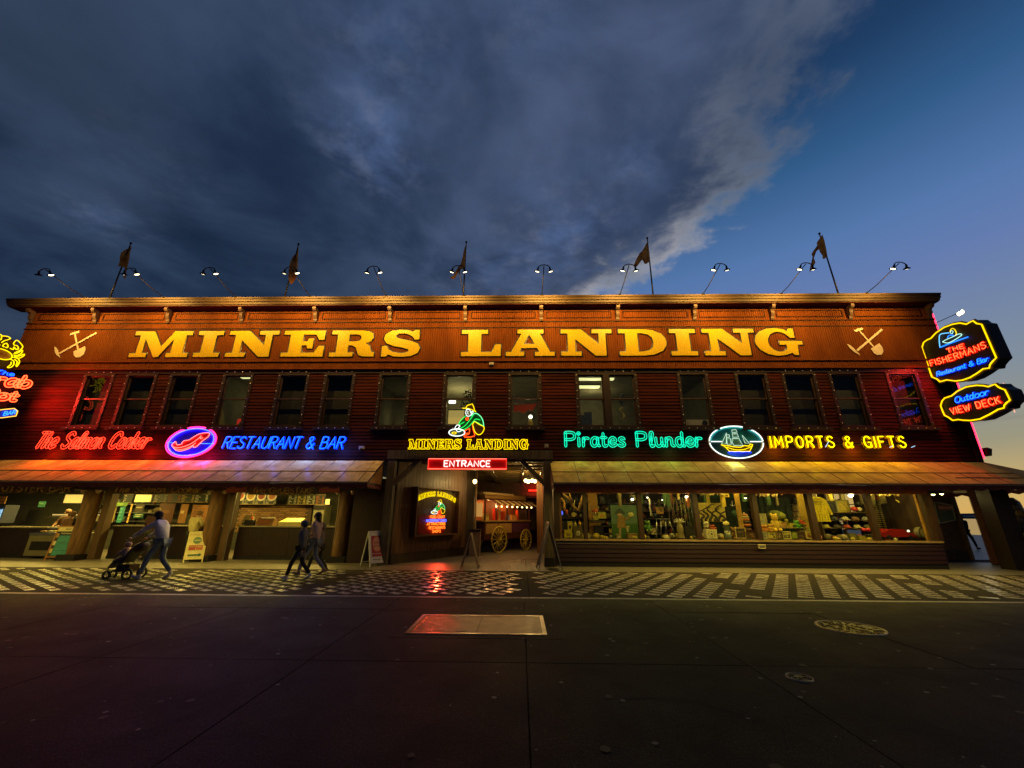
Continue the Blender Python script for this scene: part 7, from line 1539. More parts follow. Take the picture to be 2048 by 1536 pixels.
# beyond the porch: pier deck, rail, bay, far shore
deck = MB().box(14, 46, 18.1, 60, -.10, -.002); deck.build('pier_deck', cm('pier_deck_m', (.14, .145, .16), .5, var=.3, vscale=8)); tag(bpy.data.objects['pier_deck'], kind='structure')
wt = MB().box(-3000, 3000, 60.5, 9000, -3, -2.5).build('water', mat('bay_water', (.02, .035, .05), .12, bump=.35, bscale=1.5)); tag(wt, kind='structure')
rl_ = empty('pier_railing', (22, 46, 0), label='thin dark railing along the pier beyond the porch', cat='railing')
for z in (1.1, .6): MB().box(-8, 22, -.03, .03, z, z+.06).build('rail', metal_dark, rl_)
for k in range(16): MB().box(-8+2*k-.03, -8+2*k+.03, -.029, .029, 0, 1.099).build('baluster', metal_dark, rl_)
def hills(y, h, seed, m_, x0, x1):
    rr = random.Random(seed); pts = [(x0, -5)]; n = 60
    for k in range(n+1):
        x = x0+(x1-x0)*k/n; pts.append((x, h*(.62+.25*math.sin(k*.31+seed)+.13*math.sin(k*.83+seed*2)+.06*rr.random())))
    pts.append((x1, -5)); o = MB().prism(pts, y, y+400).build('hills', m_); tag(o, kind='structure'); return o
hills(6200, 120, 2, cm('far_mountain', (.10, .17, .26), .9, var=.15, vscale=.002), 2500, 12000); hills(4200, 34, 5, cm('near_shore', (.06, .10, .15), .9), 1500, 9000)
# a salmon coloured planter box out on the pier and a walker in silhouette (built with the people)
a_ = G(1943, 1095); t = empty('planter', (22.6, 25.5, 0), label='salmon pink planter box out on the pier seen through the porch', cat='planter')
MB().box(-.9, .9, -.4, .4, 0, 1.0).build('box', cm('planter_pink', (.42, .17, .13), .6, var=.2), t); MB().box(-.95, .95, -.45, .45, 1.003, 1.08).build('rim', cm('planter_rim', (.3, .14, .11), .6), t)

# ================================================================== BLADE SIGNS
def glow(loc, to_, e):                              # the red tubes' light on the siding beside a blade sign
    l = bpy.data.lights.new('sign_tube_light', 'SPOT'); l.energy = e; l.color = (1, .03, .015); l.spot_size = R(115); l.spot_blend = 1; l.shadow_soft_size = 0
    o = bpy.data.objects.new('sign_tube_light', l); COL.objects.link(o); o.location = loc; o.rotation_euler = (Vector(to_)-Vector(loc)).to_track_quat('-Z', 'Y').to_euler()

def Bx(px, py, X): d = ray(px, py); t_ = X/d.x; return d.y*t_, H+d.z*t_
def blade(X, side, o_y, o_z):                       # side -1: face looks to -x (text runs towards the street); +1: face looks to +x
    return Frame((0, 0, 0), (0, -1 if side < 0 else 1, 0), (0, 0, 1), (-1 if side < 0 else 1, 0, 0))
def zz(P_, x0=1840, y0=620, k=6.678): return [(x0+a/k, y0+b/k) for a, b in P_]
XB = 15.55; OY, OZ = Bx(1846, 700, XB)
def U(P_, X=XB, oy=None, oz=None):
    oy = OY if oy is None else oy; oz = OZ if oz is None else oz
    r_ = []
    for a, b in zz(P_): y, z = Bx(a, b, X); r_.append((oy-y, z-oz))
    return r_
BF = blade(XB, -1, 0, 0)
yel_tube = neon('sign_yellow', (1.6, 1.05, 0)); sign_black = cm('sign_black', (.012, .011, .014), .5, var=.3); sign_yel = cm('sign_ochre', (.30, .20, .01), .45)
def cabinet(name, label, outline, X, thick, side=-1):
    t = empty(name, (X, OY, OZ), label=label, cat='blade sign'); sgn = -side
    pts = outline; n = len(pts)
    yy = [(-u if side < 0 else u, v) for u, v in pts]
    MB().prism_x(yy, 0, thick*sgn).build('cabinet', sign_black, t)
    cxm = sum(u for u, v in pts)/n; cym = sum(v for u, v in pts)/n
    fr = Frame((0, 0, 0), (0, side, 0), (0, 0, 1), (side if side < 0 else 1, 0, 0))
    fr = BF if side < 0 else Frame((0, 0, 0), (0, 1, 0), (0, 0, 1), (1, 0, 0))
    edge = [((u-cxm)*1.0+cxm, (v-cym)*1.0+cym) for u, v in pts]
    MB().tube([fr(u, v, .02) for u, v in edge], .045, 6, closed=True).build('raised_edge', sign_yel, t)
    MB().tube([fr((u-cxm)*.975+cxm, (v-cym)*.975+cym, .07) for u, v in pts], .022, 6, closed=True).build('yellow_tube', yel_tube, t)
    return t, fr
big = U([(40, 500), (62, 430), (110, 395), (160, 375), (230, 300), (340, 225), (460, 180), (560, 163), (650, 180), (700, 150), (740, 132), (790, 170), (860, 182), (960, 410), (1062, 640), (1010, 690), (975, 735), (965, 780), (880, 792), (800, 850), (700, 910), (600, 945), (500, 958), (380, 942), (330, 955), (285, 968), (245, 930), (175, 902), (110, 710)])
s, fr = cabinet('fishermans_sign', 'upper blade sign with yellow tube border reading The Fishermans Restaurant & Bar', big, XB, .42)
def bl(text_, pL, pR, hpx, m_, r, s, X=XB, back=None, slant=0, gap=1.9, arc=0, double=0):
    (uL, vL), = U([pL], X); (uR, vR), = U([pR], X); (_, vT), = U([(pL[0], pL[1]-hpx)], X)
    neon_line(BF, text_, uL, uR, vL, vL+(vT-vL), m_, r, s, rise=vR-vL, slant=slant, back=back, backw=.05, gap=gap, arc=arc, out=.05)
red_gl = cm('sign_red_paint', (.7, .012, .008), .4); blue_gl = cm('sign_blue_paint', (.01, .05, .6), .4)
N_or = neon('sign_red', (5, .40, .10))
bl('THE', (385, 572), (610, 505), 58, N_or, .012, s, back=red_gl, gap=3); bl('FISHERMANS', (165, 748), (905, 500), 80, N_or, .012, s, back=red_gl, gap=2.8, arc=-.05)
bl('Restaurant & Bar', (245, 885), (930, 680), 58, neon('sign_blue', (.02, .5, 5)), .013, s, back=blue_gl, slant=.25, gap=1.4)
for pts, m_, r_, nm in (([(285, 495), (275, 400), (285, 330), (340, 312), (410, 305)], neon('sign_cyan', (.2, .85, 1.6)), .016, 'rod_tube'), ([(285, 500), (420, 445), (560, 395), (660, 360)], neon('sign_sea', (.02, .45, 3)), .018, 'sea_tube'), ([(320, 425), (390, 440), (480, 400), (575, 335), (540, 320), (450, 360), (360, 400), (320, 425)], neon('sign_pale', (.6, 1.2, 1.0)), .014, 'boat_tube'), ([(385, 375), (400, 345), (450, 335), (470, 350)], neon('sign_sea', (.02, .45, 3)), .014, 'jersey_tube'),
                      ([(420, 290), (430, 262), (455, 245), (485, 265), (505, 310), (490, 345)], yel_tube, .014, 'sou_wester_tube'), ([(425, 285), (445, 275), (460, 290), (450, 315), (430, 310), (425, 285)], neon('sign_pale', (.6, 1.2, 1.0)), .010, 'face_tube')):
    neon_path(BF, U(pts), m_, r_, s, nm, out=.05)
small = U([(290, 1280), (310, 1215), (345, 1175), (395, 1160), (440, 1145), (520, 1080), (640, 1022), (780, 1000), (880, 1005), (945, 1020), (990, 1000), (1040, 985), (1080, 1022), (1120, 1042), (1175, 1062), (1215, 1140), (1245, 1205), (1195, 1240), (1165, 1275), (1160, 1310), (1080, 1330), (960, 1400), (830, 1462), (700, 1482), (600, 1478), (530, 1468), (455, 1480), (400, 1440), (345, 1412), (320, 1360)])
s2, fr2 = cabinet('view_deck_sign', 'lower blade sign with yellow tube border reading Outdoor View Deck', small, XB, .42)
bl('Outdoor', (490, 1245), (930, 1130), 80, neon('sign_blue', (.02, .5, 5)), .014, s2, back=blue_gl, slant=.25, gap=1.4); bl('VIEW DECK', (440, 1395), (1100, 1240), 84, N_or, .012, s2, back=red_gl, gap=2.8)
for k, (s_, ref) in enumerate(((s, big), (s2, small))):
    v0_ = min(v for u, v in ref)*.5+max(v for u, v in ref)*.5
    MB().tube([(.2, -min(u for u, v in ref)-.05, v0_), (.2, YW-OY-.02, v0_)], .05, 6).build('mounting_arm', metal_dark, s_)
    ed = [max(ref, key=lambda p: p[0])[0]]
    MB().tube([(.43, -ed[0]*.8, v0_-.5), (.43, -ed[0]*.8, v0_+.5)], .015, 6).build('far_side_tube', neon('peach', (1.2, .55, .35)), s_)
t = empty('corner_neon_tube', (XR+.10, 14.66, 0), label='pink neon tube running down the right corner of the building', cat='neon tube')
MB().tube([(0, 0, 3.6), (0, 0, 9.3)], .022, 6).build('tube', neon('corner_pink', (5, .12, .35)), t); MB().box(.0, .02, .03, .09, 3.6, 9.3).build('channel', cm('channel_red', (.2, .02, .02)), t)
for z_ in (4.5, 6.5, 8.5): MB().box(-.06, .0, .0, .03, z_, z_+.05).build('clip', metal_dark, t)
sl = F(1972, 902, 14.8); t = empty('floodlight', (sl[0], 14.8, sl[1]), label='small dark floodlight on a bracket off the right corner above the awning', cat='floodlight'); fb = MB(); fb.M = Matrix.Rotation(R(20), 4, 'Y'); fb.box(-.06, .10, -.1, .1, -.16, .10); fb.build('head', cm('flood_red', (.08, .015, .015), .4), t); MB().tube([(-.05, 0, -.12), (XR-sl[0]+.05, 0, -.12)], .015, 5).build('bracket', metal_dark, t)
p = at(1972, 929, 14.8); t = empty('signal_lamp', p, label='tiny cyan green lamp on the awning corner', cat='lamp'); MB().ball((0, 0, 0), .045).build('lens', mat('signal_green', (.1, .8, .6), .3, emit=(.05, 1, .6), es=1.6), t); MB().box(-.03, .03, -.03, .03, -.10, -.046).build('base', metal_dark, t)
# the red light these signs throw on the wall beside them
glow((XB-.3, OY-1.0, OZ-.6), (14.6, 14.7, OZ-2.2), 260)

# crab sign at the left end, its face turned towards the entrance
XC = -18.9; OYc, OZc = Bx(20, 760, XC)
def Uc(P_):
    r_ = []
    for a, b in zz(P_, 0, 660, 7.68): y, z = Bx(a, b, XC); r_.append((y-OYc, z-OZc))
    return r_
CFm = Frame((0, 0, 0), (0, 1, 0), (0, 0, 1), (1, 0, 0))
s = empty('crab_sign', (XC, OYc, OZc), label='yellow crab neon blade sign at the left end with red script and blue BAR plaque', cat='blade sign')
(cu_, cv_), = Uc([(5, 370)]); (eu, ev), = Uc([(185, 370)]); bw_ = eu-cu_; (_, tv), = Uc([(5, 290)]); (_, bv), = Uc([(5, 450)])
bod = [(cu_+bw_*math.cos(R(a)), (tv+bv)/2+(tv-bv)/2*math.sin(R(a))) for a in range(0, 360, 15)]
MB().prism_x(bod, -.15, 0).build('crab_body', cm('crab_ochre', (.42, .24, .02), .5, var=.4, vscale=9), s); MB().tube([CFm(u, v, .05) for u, v in bod], .018, 6, closed=True).build('body_tube', N_yellow, s)
half = [[(130, 280), (180, 300), (190, 260), (225, 300), (260, 290)], [(225, 300), (260, 280), (235, 240), (200, 235), (185, 205), (225, 160), (265, 175), (320, 240), (320, 270), (285, 310), (200, 350)], [(185, 370), (250, 350), (320, 310), (310, 350), (260, 385), (190, 395)],
        [(195, 400), (270, 400), (350, 370), (335, 400), (270, 432), (200, 415)], [(180, 420), (250, 440), (275, 490), (235, 560), (225, 540), (240, 490), (200, 450)], [(130, 450), (180, 470), (190, 520), (150, 570), (90, 575), (140, 530), (150, 490)], [(70, 200), (95, 230), (90, 270), (60, 265)]]
up = [(0, 195), (40, 165), (95, 150), (135, 130), (95, 100), (0, 90)]
for h_ in half:
    p = Uc(h_); neon_path(CFm, p, N_yellow, .016, s, 'claw_tube'); neon_path(CFm, [(2*cu_-u, v) for u, v in p], N_yellow, .016, s, 'claw_tube')
neon_path(CFm, Uc(up), N_yellow, .016, s, 'upper_claw_tube')
def cl_text(text_, pL, pR, hpx, m_, r, **kw):
    (uL, vL), = Uc([pL]); (uR, vR), = Uc([pR]); (_, vT), = Uc([(pR[0], pR[1]-hpx)]); hh_ = vT-vR
    neon_line(CFm, text_, uL, uR, vL, vL+hh_, m_, r, s, rise=vR-vL, out=.05, **kw)
cl_text('The', (-110, 660), (175, 705), 60, N_blue, .013, slant=.3, back=blue_gl, gap=1.5); cl_text('Crab', (-420, 800), (395, 890), 190, N_or, .018, double=.05, back=red_gl, slant=.2, gap=1.5)
cl_text('Pot', (-330, 1030), (190, 1085), 150, N_or, .018, double=.05, back=red_gl, slant=.2, gap=1.5)
pl = Uc([(-300, 1290), (-300, 1240), (0, 1225), (205, 1205), (255, 1245), (230, 1320), (0, 1350)]); MB().prism_x(pl, -.15, 0).build('plaque', blue_gl, s); MB().tube([CFm(u, v, .04) for u, v in pl], .016, 6, closed=True).build('plaque_tube', neon('plaque_amber', (2.2, 1.1, .1)), s)
cl_text('BAR', (30, 1315), (210, 1290), 65, neon('plaque_blue', (.05, .6, 3)), .014, gap=2)
bd = Uc([(-430, 120), (-100, 70), (140, 95), (330, 190), (330, 560), (200, 640), (430, 760), (430, 900), (240, 930), (230, 1090), (150, 1190), (-430, 1190)])
MB().prism_x(bd, -.35, -.16).build('cabinet', cm('crab_cabinet', (.03, .006, .006), .5), s); MB().tube([(-.25, .3, -.6), (-.25, YW-OYc-.02, -.6)], .05, 6).build('mounting_arm', metal_dark, s)
glow((XC+.3, OYc-.5, OZc-.2), (-17.4, 14.7, OZc-.6), 620)
# ================================================================== SANDWICH BOARDS
def aframe(px, py, rz, h, w, spread, label, face_m, edge_m, back_m, art=None, name='sandwich_board'):
    x, y = G(px, py); t = empty(name, (x, y, 0), rz=R(rz), label=label, cat='sandwich board')
    lean = math.atan2(spread/2, h)
    for s_, m_ in ((-1, face_m), (1, back_m)):
        M = Matrix.Translation((0, 0, h)) @ Matrix.Rotation(s_*lean, 4, 'X') @ Matrix.Translation((0, 0, -h))
        L = h/math.cos(lean)
        mb = MB(); mb.M = Matrix.Translation((0, s_*spread/2, 0)) @ Matrix.Rotation(s_*lean*-1*-1, 4, 'X')
        mb.M = Matrix.Translation((0, s_*spread/2, 0)) @ Matrix.Rotation(lean*s_, 4, 'X')
        mb.box(-w/2+.03, w/2-.03, -.008, .008, .13, L-.03); mb.build('panel', m_, t); panel = t.children[-1]
        for r_ in ((-w/2, -w/2+.035, 0, L), (w/2-.035, w/2, 0, L), (-w/2+.035, w/2-.035, L-.04, L), (-w/2+.035, w/2-.035, .10, .135)):
            e = MB(); e.M = mb.M.copy(); e.box(r_[0], r_[1], -.016, .016, r_[2], r_[3]); e.build('frame_rail', edge_m, t)
        if s_ == -1 and art:
            holder = bpy.data.objects.new('printed_face', None); holder.empty_display_size = .1
            art(t, mb.M, w, L)
    return t
def flat(parent, M, x0, x1, z0, z1, m_, name='print', y=-.022):
    mb = MB(); mb.M = M.copy(); mb.box(x0, x1, y, y+.004, z0, z1); return mb.build(name, m_, parent)
def ftext(parent, M, s, size, x, z, m_, y=-.025, **kw):
    me = text_mesh(s, size, m_, **kw); me.transform(Matrix.Translation((x, y, z))); me.transform(M); return link('lettering', me, parent)
teal_m = cm('menu_teal', (.05, .24, .22), .5, var=.3, vscale=4); brown_e = cm('frame_brown', (.33, .14, .04), .5); cream = cm('board_cream', (.66, .58, .26), .5, var=.15); dgrey = cm('board_dark', (.03, .025, .02), .6)
def art1(t, M, w, L):
    flat(t, M, -w/2+.04, w/2-.04, L-.19, L-.045, cream); ftext(t, M, 'MENU', .07, 0, L-.14, black)
    flat(t, M, -w/2+.15, w/2-.05, .16, L-.34, teal_m); flat(t, M, -w/2+.05, w/2-.05, L-.33, L-.21, black, y=-.023)
    for k in range(3): flat(t, M, -w/2+.06, -w/2+.14, .25+k*.26, .39+k*.26, cm('snack_%d' % k, ((.5, .4, .15), (.55, .5, .3), (.35, .2, .08))[k]), y=-.026); flat(t, M, -w/2+.18, w/2-.08, .32+k*.26, .335+k*.26, cm('teal_line', (.02, .10, .10)), y=-.028)
    ftext(t, M, 'Fresh Seafood', .06, 0, L-.28, chalk)
aframe(119, 1120, 8, 1.16, .72, .34, 'brown framed sandwich board with a teal menu before the left log column', cm('board1', (.04, .03, .02)), brown_e, dgrey, art1)
def art2(t, M, w, L):
    ftext(t, M, 'The Salmon Cooker', .062, 0, L-.14, cm('ink_brown', (.12, .06, .03)))
    c_ = MB(); c_.M = M @ Matrix.Translation((0, -.02, L-.32)) @ Matrix.Rotation(PI/2, 4, 'X'); c_.cyl((0, 0), .12, 0, .004, 20); c_.build('round_logo', cm('logo_green', (.12, .20, .10)), t)
    flat(t, M, -.09, .09, L-.335, L-.305, cm('logo_fish', (.5, .5, .3)), y=-.030)
    flat(t, M, -.2, -.005, L-.66, L-.49, cm('ink_red', (.35, .05, .03))); flat(t, M, .005, .2, L-.66, L-.49, cm('ink_red2', (.45, .12, .06))); ftext(t, M, 'ORDER', .05, -.1, L-.56, cream, y=-.028); ftext(t, M, 'HERE', .05, .1, L-.56, cream, y=-.028)
    flat(t, M, -.19, .12, .22, .27, cm('ink_green', (.02, .10, .07))); a = MB(); a.M = M.copy(); a.prism([(.12, .18), (.21, .245), (.12, .31)], -.022, -.018); a.build('arrow_head', cm('ink_green', (.02, .10, .07)), t)
aframe(385, 1123, 38, 1.0, .56, .78, 'cream sandwich board of the salmon counter with an arrow to the right', cream, cream, cm('board_back', (.16, .15, .12)), art2)
def art3(t, M, w, L):
    c_ = MB(); c_.M = M @ Matrix.Translation((0, -.02, L*.62)) @ Matrix.Rotation(PI/2, 4, 'X') @ Matrix.Diagonal((1, 1.6, 1, 1)); c_.cyl((0, 0), .15, 0, .004, 20); c_.build('oval_picture', cm('ink_ice', (.60, .30, .22)), t); flat(t, M, -.19, .19, L*.36, L*.86, cm('ink_ruby', (.42, .03, .04)), y=-.019)
    flat(t, M, -.18, .18, L*.27, L*.34, cm('ink_ruby', (.42, .03, .04))); ftext(t, M, 'FISH', .12, 0, L*.62, cm('ink_ruby', (.42, .03, .04)), y=-.028); ftext(t, M, '& CHIPS', .07, 0, L*.54, cm('ink_ruby', (.42, .03, .04)), y=-.028); flat(t, M, -.15, .15, L*.18, L*.20, cm('ink_grey', (.3, .25, .22)))
aframe(745, 1131, 48, 1.08, .55, .62, 'pink white sandwich board with a red oval picture by the left timber post', white_paint, white_paint, dgrey, art3)
aframe(940, 1136, 92, 1.05, .6, .56, 'tan edged sandwich board seen edge on in front of the trash bin', cm('board4', (.2, .15, .1)), cm('edge_tan', (.32, .22, .14)), cm('board4b', (.14, .10, .07)))
aframe(1098, 1139, 94, 1.42, .66, .74, 'tall black sandwich board with a pale metal edge before the right timber post', dgrey, cm('edge_pale', (.28, .25, .24), .4), dgrey)
x, y = G(30, 1108); t = empty('litter_bin', (x, y-.2, 0), label='dark litter bin at the far left of the food court', cat='litter bin'); MB().box(-.32, .32, -.25, .25, 0, 1.0).build('body', dgrey, t); MB().box(-.35, .35, -.28, .28, 1.003, 1.1).build('lid', black, t); MB().box(-.2, .2, -.285, -.28, 1.02, 1.08).build('slot', metal_dark, t)

# ================================================================== PEOPLE
def skin(name, V_, E_, rad, m_, parent=None, sub=1, extra=None):
    me = bpy.data.meshes.new(name); me.from_pydata([tuple(v) for v in V_], E_, []); me.update()
    ob = bpy.data.objects.new(name, me); COL.objects.link(ob)
    md = ob.modifiers.new('s', 'SKIN'); md.use_smooth_shade = True
    sv = me.skin_vertices[0].data
    for i, r in enumerate(rad):
        rr_ = r if isinstance(r, tuple) else (r, r); sv[i].radius = rr_; sv[i].use_root = (i == 0)
    if sub: s_ = ob.modifiers.new('u', 'SUBSURF'); s_.levels = sub; s_.render_levels = sub
    me2 = bpy.data.meshes.new_from_object(ob.evaluated_get(bpy.context.evaluated_depsgraph_get())); bpy.data.objects.remove(ob); bpy.data.meshes.remove(me)
    if extra:
        bm = bmesh.new(); bm.from_mesh(me2); tmp = extra.mesh('x', None); bm.from_mesh(tmp); bm.to_mesh(me2); bm.free()
    me2.name = name; me2.materials.clear(); me2.materials.append(m_)
    for p in me2.polygons: p.use_smooth = True
    return link(name, me2, parent)
skin_m = cm('skin_tone', (.42, .24, .16), .5)
def person(px, py, face, ht, label, pose, top, bottom, shoe, hair, hat=None, long_coat=False, hood=False, Y=None, x=None):
    """local axes: x to the person's right... y forwards, z up, for a 1.72 m adult"""
    if Y is None: X_, Y_ = G(px, py)
    else: X_, Y_ = F(px, py, Y)[0], Y
    k = ht/1.72
    t = empty('person', (X_, Y_, 0), rz=R(face), label=label, cat='person'); t.scale = (k, k, k)
    J = dict(pel=(0, 0, .93), wa=(0, .01, 1.08), ch=(0, .0, 1.30), nk=(0, .0, 1.46), hd=(0, .03, 1.60), tp=(0, .02, 1.68),
             sL=(-.17, 0, 1.40), sR=(.17, 0, 1.40), eL=(-.24, -.02, 1.13), eR=(.24, -.02, 1.13), wL=(-.25, .06, .88), wR=(.25, .06, .88),
             hL=(-.09, 0, .90), hR=(.09, 0, .90), kL=(-.10, .02, .49), kR=(.10, .02, .49), aL=(-.10, -.03, .09), aR=(.10, -.03, .09))
    J.update(pose); J = {a: Vector(b) for a, b in J.items()}
    for s_ in 'LR':
        if 't'+s_ not in J: J['t'+s_] = J['a'+s_]+Vector((0, .13, -.045))
    n = ['pel', 'wa', 'ch', 'nk', 'hd', 'tp', 'sL', 'eL', 'wL', 'sR', 'eR', 'wR', 'hL', 'kL', 'aL', 'tL', 'hR', 'kR', 'aR', 'tR']; ix = {a: i for i, a in enumerate(n)}
    E_ = [(ix[a], ix[b]) for a, b in (('pel', 'wa'), ('wa', 'ch'), ('ch', 'nk'), ('nk', 'hd'), ('hd', 'tp'), ('ch', 'sL'), ('sL', 'eL'), ('eL', 'wL'), ('ch', 'sR'), ('sR', 'eR'), ('eR', 'wR'), ('pel', 'hL'), ('hL', 'kL'), ('kL', 'aL'), ('aL', 'tL'), ('pel', 'hR'), ('hR', 'kR'), ('kR', 'aR'), ('aR', 'tR'))]
    Rd = dict(pel=(.13, .10), wa=(.12, .09), ch=(.14, .10), nk=.055, hd=(.082, .095), tp=(.06, .07), sL=.06, eL=.04, wL=.028, hL=.085, kL=.055, aL=.038, tL=.03); Rd.update({a[:-1]+'R': b for a, b in list(Rd.items()) if a.endswith('L')})
    hands = MB()
    for s_ in 'LR':
        d = (J['w'+s_]-J['e'+s_]).normalized(); side = d.cross(Vector((0, 1, 0))); side = side.normalized() if side.length > .1 else Vector((1, 0, 0)); w_ = J['w'+s_]
        nrm = side.cross(d)
        hands.ball(w_+d*.06, 1, .035, .035, .045, 8, 6)
        for q_, (o_, l_) in enumerate(((-.03, .07), (-.01, .08), (.01, .075), (.03, .06))):
            b_ = w_+d*.085+side*o_; hands.tube([b_, b_+d*l_*.55+nrm*.008, b_+d*l_*.9+nrm*.03], [.010, .009, .007], 5)
        b_ = w_+d*.04+side*.035; hands.tube([b_, b_+d*.03+side*.03, b_+d*.06+side*.035], [.011, .010, .007], 5)
    fwd = Vector((0, 1, 0)); hc = J['hd']; hands.ball(hc+Vector((0, .105, -.015)), .018, 1, 1.2, 1.2, 6, 5)
    for s_ in (-1, 1): hands.ball(hc+Vector((s_*.088, .0, -.01)), .025, .5, .8, 1.2, 6, 5)
    body = skin('body', [J[a] for a in n], E_, [Rd[a] for a in n], skin_m, t, 1, hands)
    for s_ in (-1, 1): MB().ball(hc+Vector((s_*.033, .088, .012)), .011, n=6, m=5).build('eye', black, t)
    tm = cm('coat_%d' % int(px), top, .75, var=.25, vscale=9, bump=.3, bscale=14); bm_m = cm('trousers_%d' % int(px), bottom, .8, var=.3, vscale=12); sm_ = cm('shoe_%d' % int(px), shoe, .5)
    nt = ['pel', 'wa', 'ch', 'nk', 'sL', 'eL', 'wL', 'sR', 'eR', 'wR']; it = {a: i for i, a in enumerate(nt)}; V_ = [J[a].copy() for a in nt]; V_[3] = J['nk']+(J['ch']-J['nk'])*.25; V_[0] = J['pel']+Vector((0, 0, -.04))
    RT_ = dict(pel=(.175, .145), wa=(.165, .135), ch=(.185, .14), nk=.085, sL=.092, eL=.068, wL=.048); RT_.update(sR=RT_['sL'], eR=RT_['eL'], wR=RT_['wL'])
    ET = [(it[a], it[b]) for a, b in (('pel', 'wa'), ('wa', 'ch'), ('ch', 'nk'), ('ch', 'sL'), ('sL', 'eL'), ('eL', 'wL'), ('ch', 'sR'), ('sR', 'eR'), ('eR', 'wR'))]
    rads = [RT_[a] for a in nt]
    if long_coat: V_.append(J['pel']+Vector((0, 0, -.30))); ET.append((0, len(V_)-1)); rads.append((.19, .17)); 
    skin('coat', V_, ET, rads, tm, t, 1)
    nb = ['pel', 'hL', 'kL', 'aL', 'hR', 'kR', 'aR']; ib = {a: i for i, a in enumerate(nb)}
    Vb = [J[a].copy() for a in nb]
    for s_ in ('aL', 'aR'): Vb[ib[s_]] += Vector((0, 0, .03))
    skin('trousers', Vb, [(0, 1), (1, 2), (2, 3), (0, 4), (4, 5), (5, 6)], [(.145, .12), .10, .072, .056, .10, .072, .056], bm_m, t, 1)
    for s_ in 'LR':
        a, b = J['a'+s_], J['t'+s_]; mb = MB(); mid = (a+b)/2+Vector((0, .01, -.025)); d = (b-a); an = math.atan2(d.z+.045, d.y)
        mb.M = Matrix.Translation(mid) @ Matrix.Rotation(an, 4, 'X'); mb.ball((0, .0, 0), 1, .05, .145, .045, 10, 6); mb.ball((0, -.07, .04), 1, .045, .06, .05, 8, 5); mb.build('shoe', sm_, t)
    hm = cm('hair_%d' % int(px), hair, .7, var=.3); mb = MB(); mb.ball(hc+Vector((0, -.018, .035)), 1, .10, .115, .105, 12, 8)
    if not hat and not hood and hair[0] < .3 and 'long' in label: mb.ball(hc+Vector((0, -.07, -.08)), 1, .085, .06, .15, 10, 7)
    mb.build('hair', hm, t)
    if hat:
        mb = MB(); mb.ball(hc+Vector((0, -.005, .065)), 1, .108, .125, .09, 12, 7); mb.build('hat', cm('hat_%d' % int(px), hat, .8, var=.2), t)
    if hood: mb = MB(); mb.ball(hc+Vector((0, -.04, .02)), 1, .125, .125, .145, 12, 8); mb.build('hood', tm, t)
    return t
WALK = dict(kL=(-.10, .20, .52), aL=(-.10, .30, .09), tL=(-.10, .43, .08), kR=(.10, -.02, .49), aR=(.10, -.33, .14), tR=(.10, -.24, .05))
def lean(P_, dy): 
    return P_
# woman pushing the stroller, walking left
push = dict(WALK); push.update(wa=(0, .05, 1.08), ch=(0, .16, 1.28), nk=(0, .24, 1.43), hd=(0, .31, 1.56), tp=(0, .31, 1.64), sL=(-.17, .18, 1.38), sR=(.17, .18, 1.38), eL=(-.22, .42, 1.18), eR=(.22, .36, 1.14), wL=(-.20, .66, 1.02), wR=(.20, .58, 1.01))
person(306, 1158, 92, 1.70, 'woman in a pale puffer jacket and jeans pushing a stroller with long dark hair', push, (.62, .56, .60), (.14, .17, .25), (.62, .56, .56), (.02, .012, .01))
# man in dark coat and pale cap beyond her, facing the counter
person(290, 1110, 20, 1.80, 'broad man in a dark red coat and beige cap at the salmon counter', dict(eL=(-.24, .1, 1.16), wL=(-.14, .30, 1.10), eR=(.24, .1, 1.16), wR=(.14, .30, 1.10)), (.05, .010, .010), (.02, .02, .02), (.03, .02, .02), (.15, .12, .07), hat=(.38, .30, .16), Y=15.5)
person(375, 1110, -8, 1.74, 'customer in a yellow fleece leaning on the salmon counter with his back turned', dict(ch=(0, .06, 1.29), nk=(0, .09, 1.45), hd=(0, .13, 1.58), eL=(-.26, .12, 1.18), wL=(-.16, .32, 1.12), eR=(.26, .12, 1.18), wR=(.16, .32, 1.12)), (.58, .50, .22), (.02, .018, .02), (.02, .02, .02), (.22, .12, .05), Y=15.55)
# at the oyster counter
person(112, 1112, -15, 1.68, 'shopper in a brown padded jacket looking into the seafood case', dict(hd=(0, .08, 1.57)), (.16, .075, .04), (.02, .015, .012), (.02, .02, .02), (.2, .11, .06), hat=(.24, .13, .07), Y=15.72)
person(138, 1110, 30, 1.70, 'person in a black coat and black cap between the seafood case and the column', {}, (.012, .011, .013), (.012, .012, .012), (.02, .02, .02), (.02, .015, .012), hat=(.02, .018, .02), Y=15.9)
person(112, 1100, 185, 1.76, 'grey haired server in a green apron behind the seafood case', dict(eL=(-.24, .1, 1.16), wL=(-.14, .28, 1.08), eR=(.24, .1, 1.16), wR=(.14, .28, 1.08)), (.06, .12, .07), (.04, .04, .04), (.02, .02, .02), (.35, .33, .28), Y=17.3)
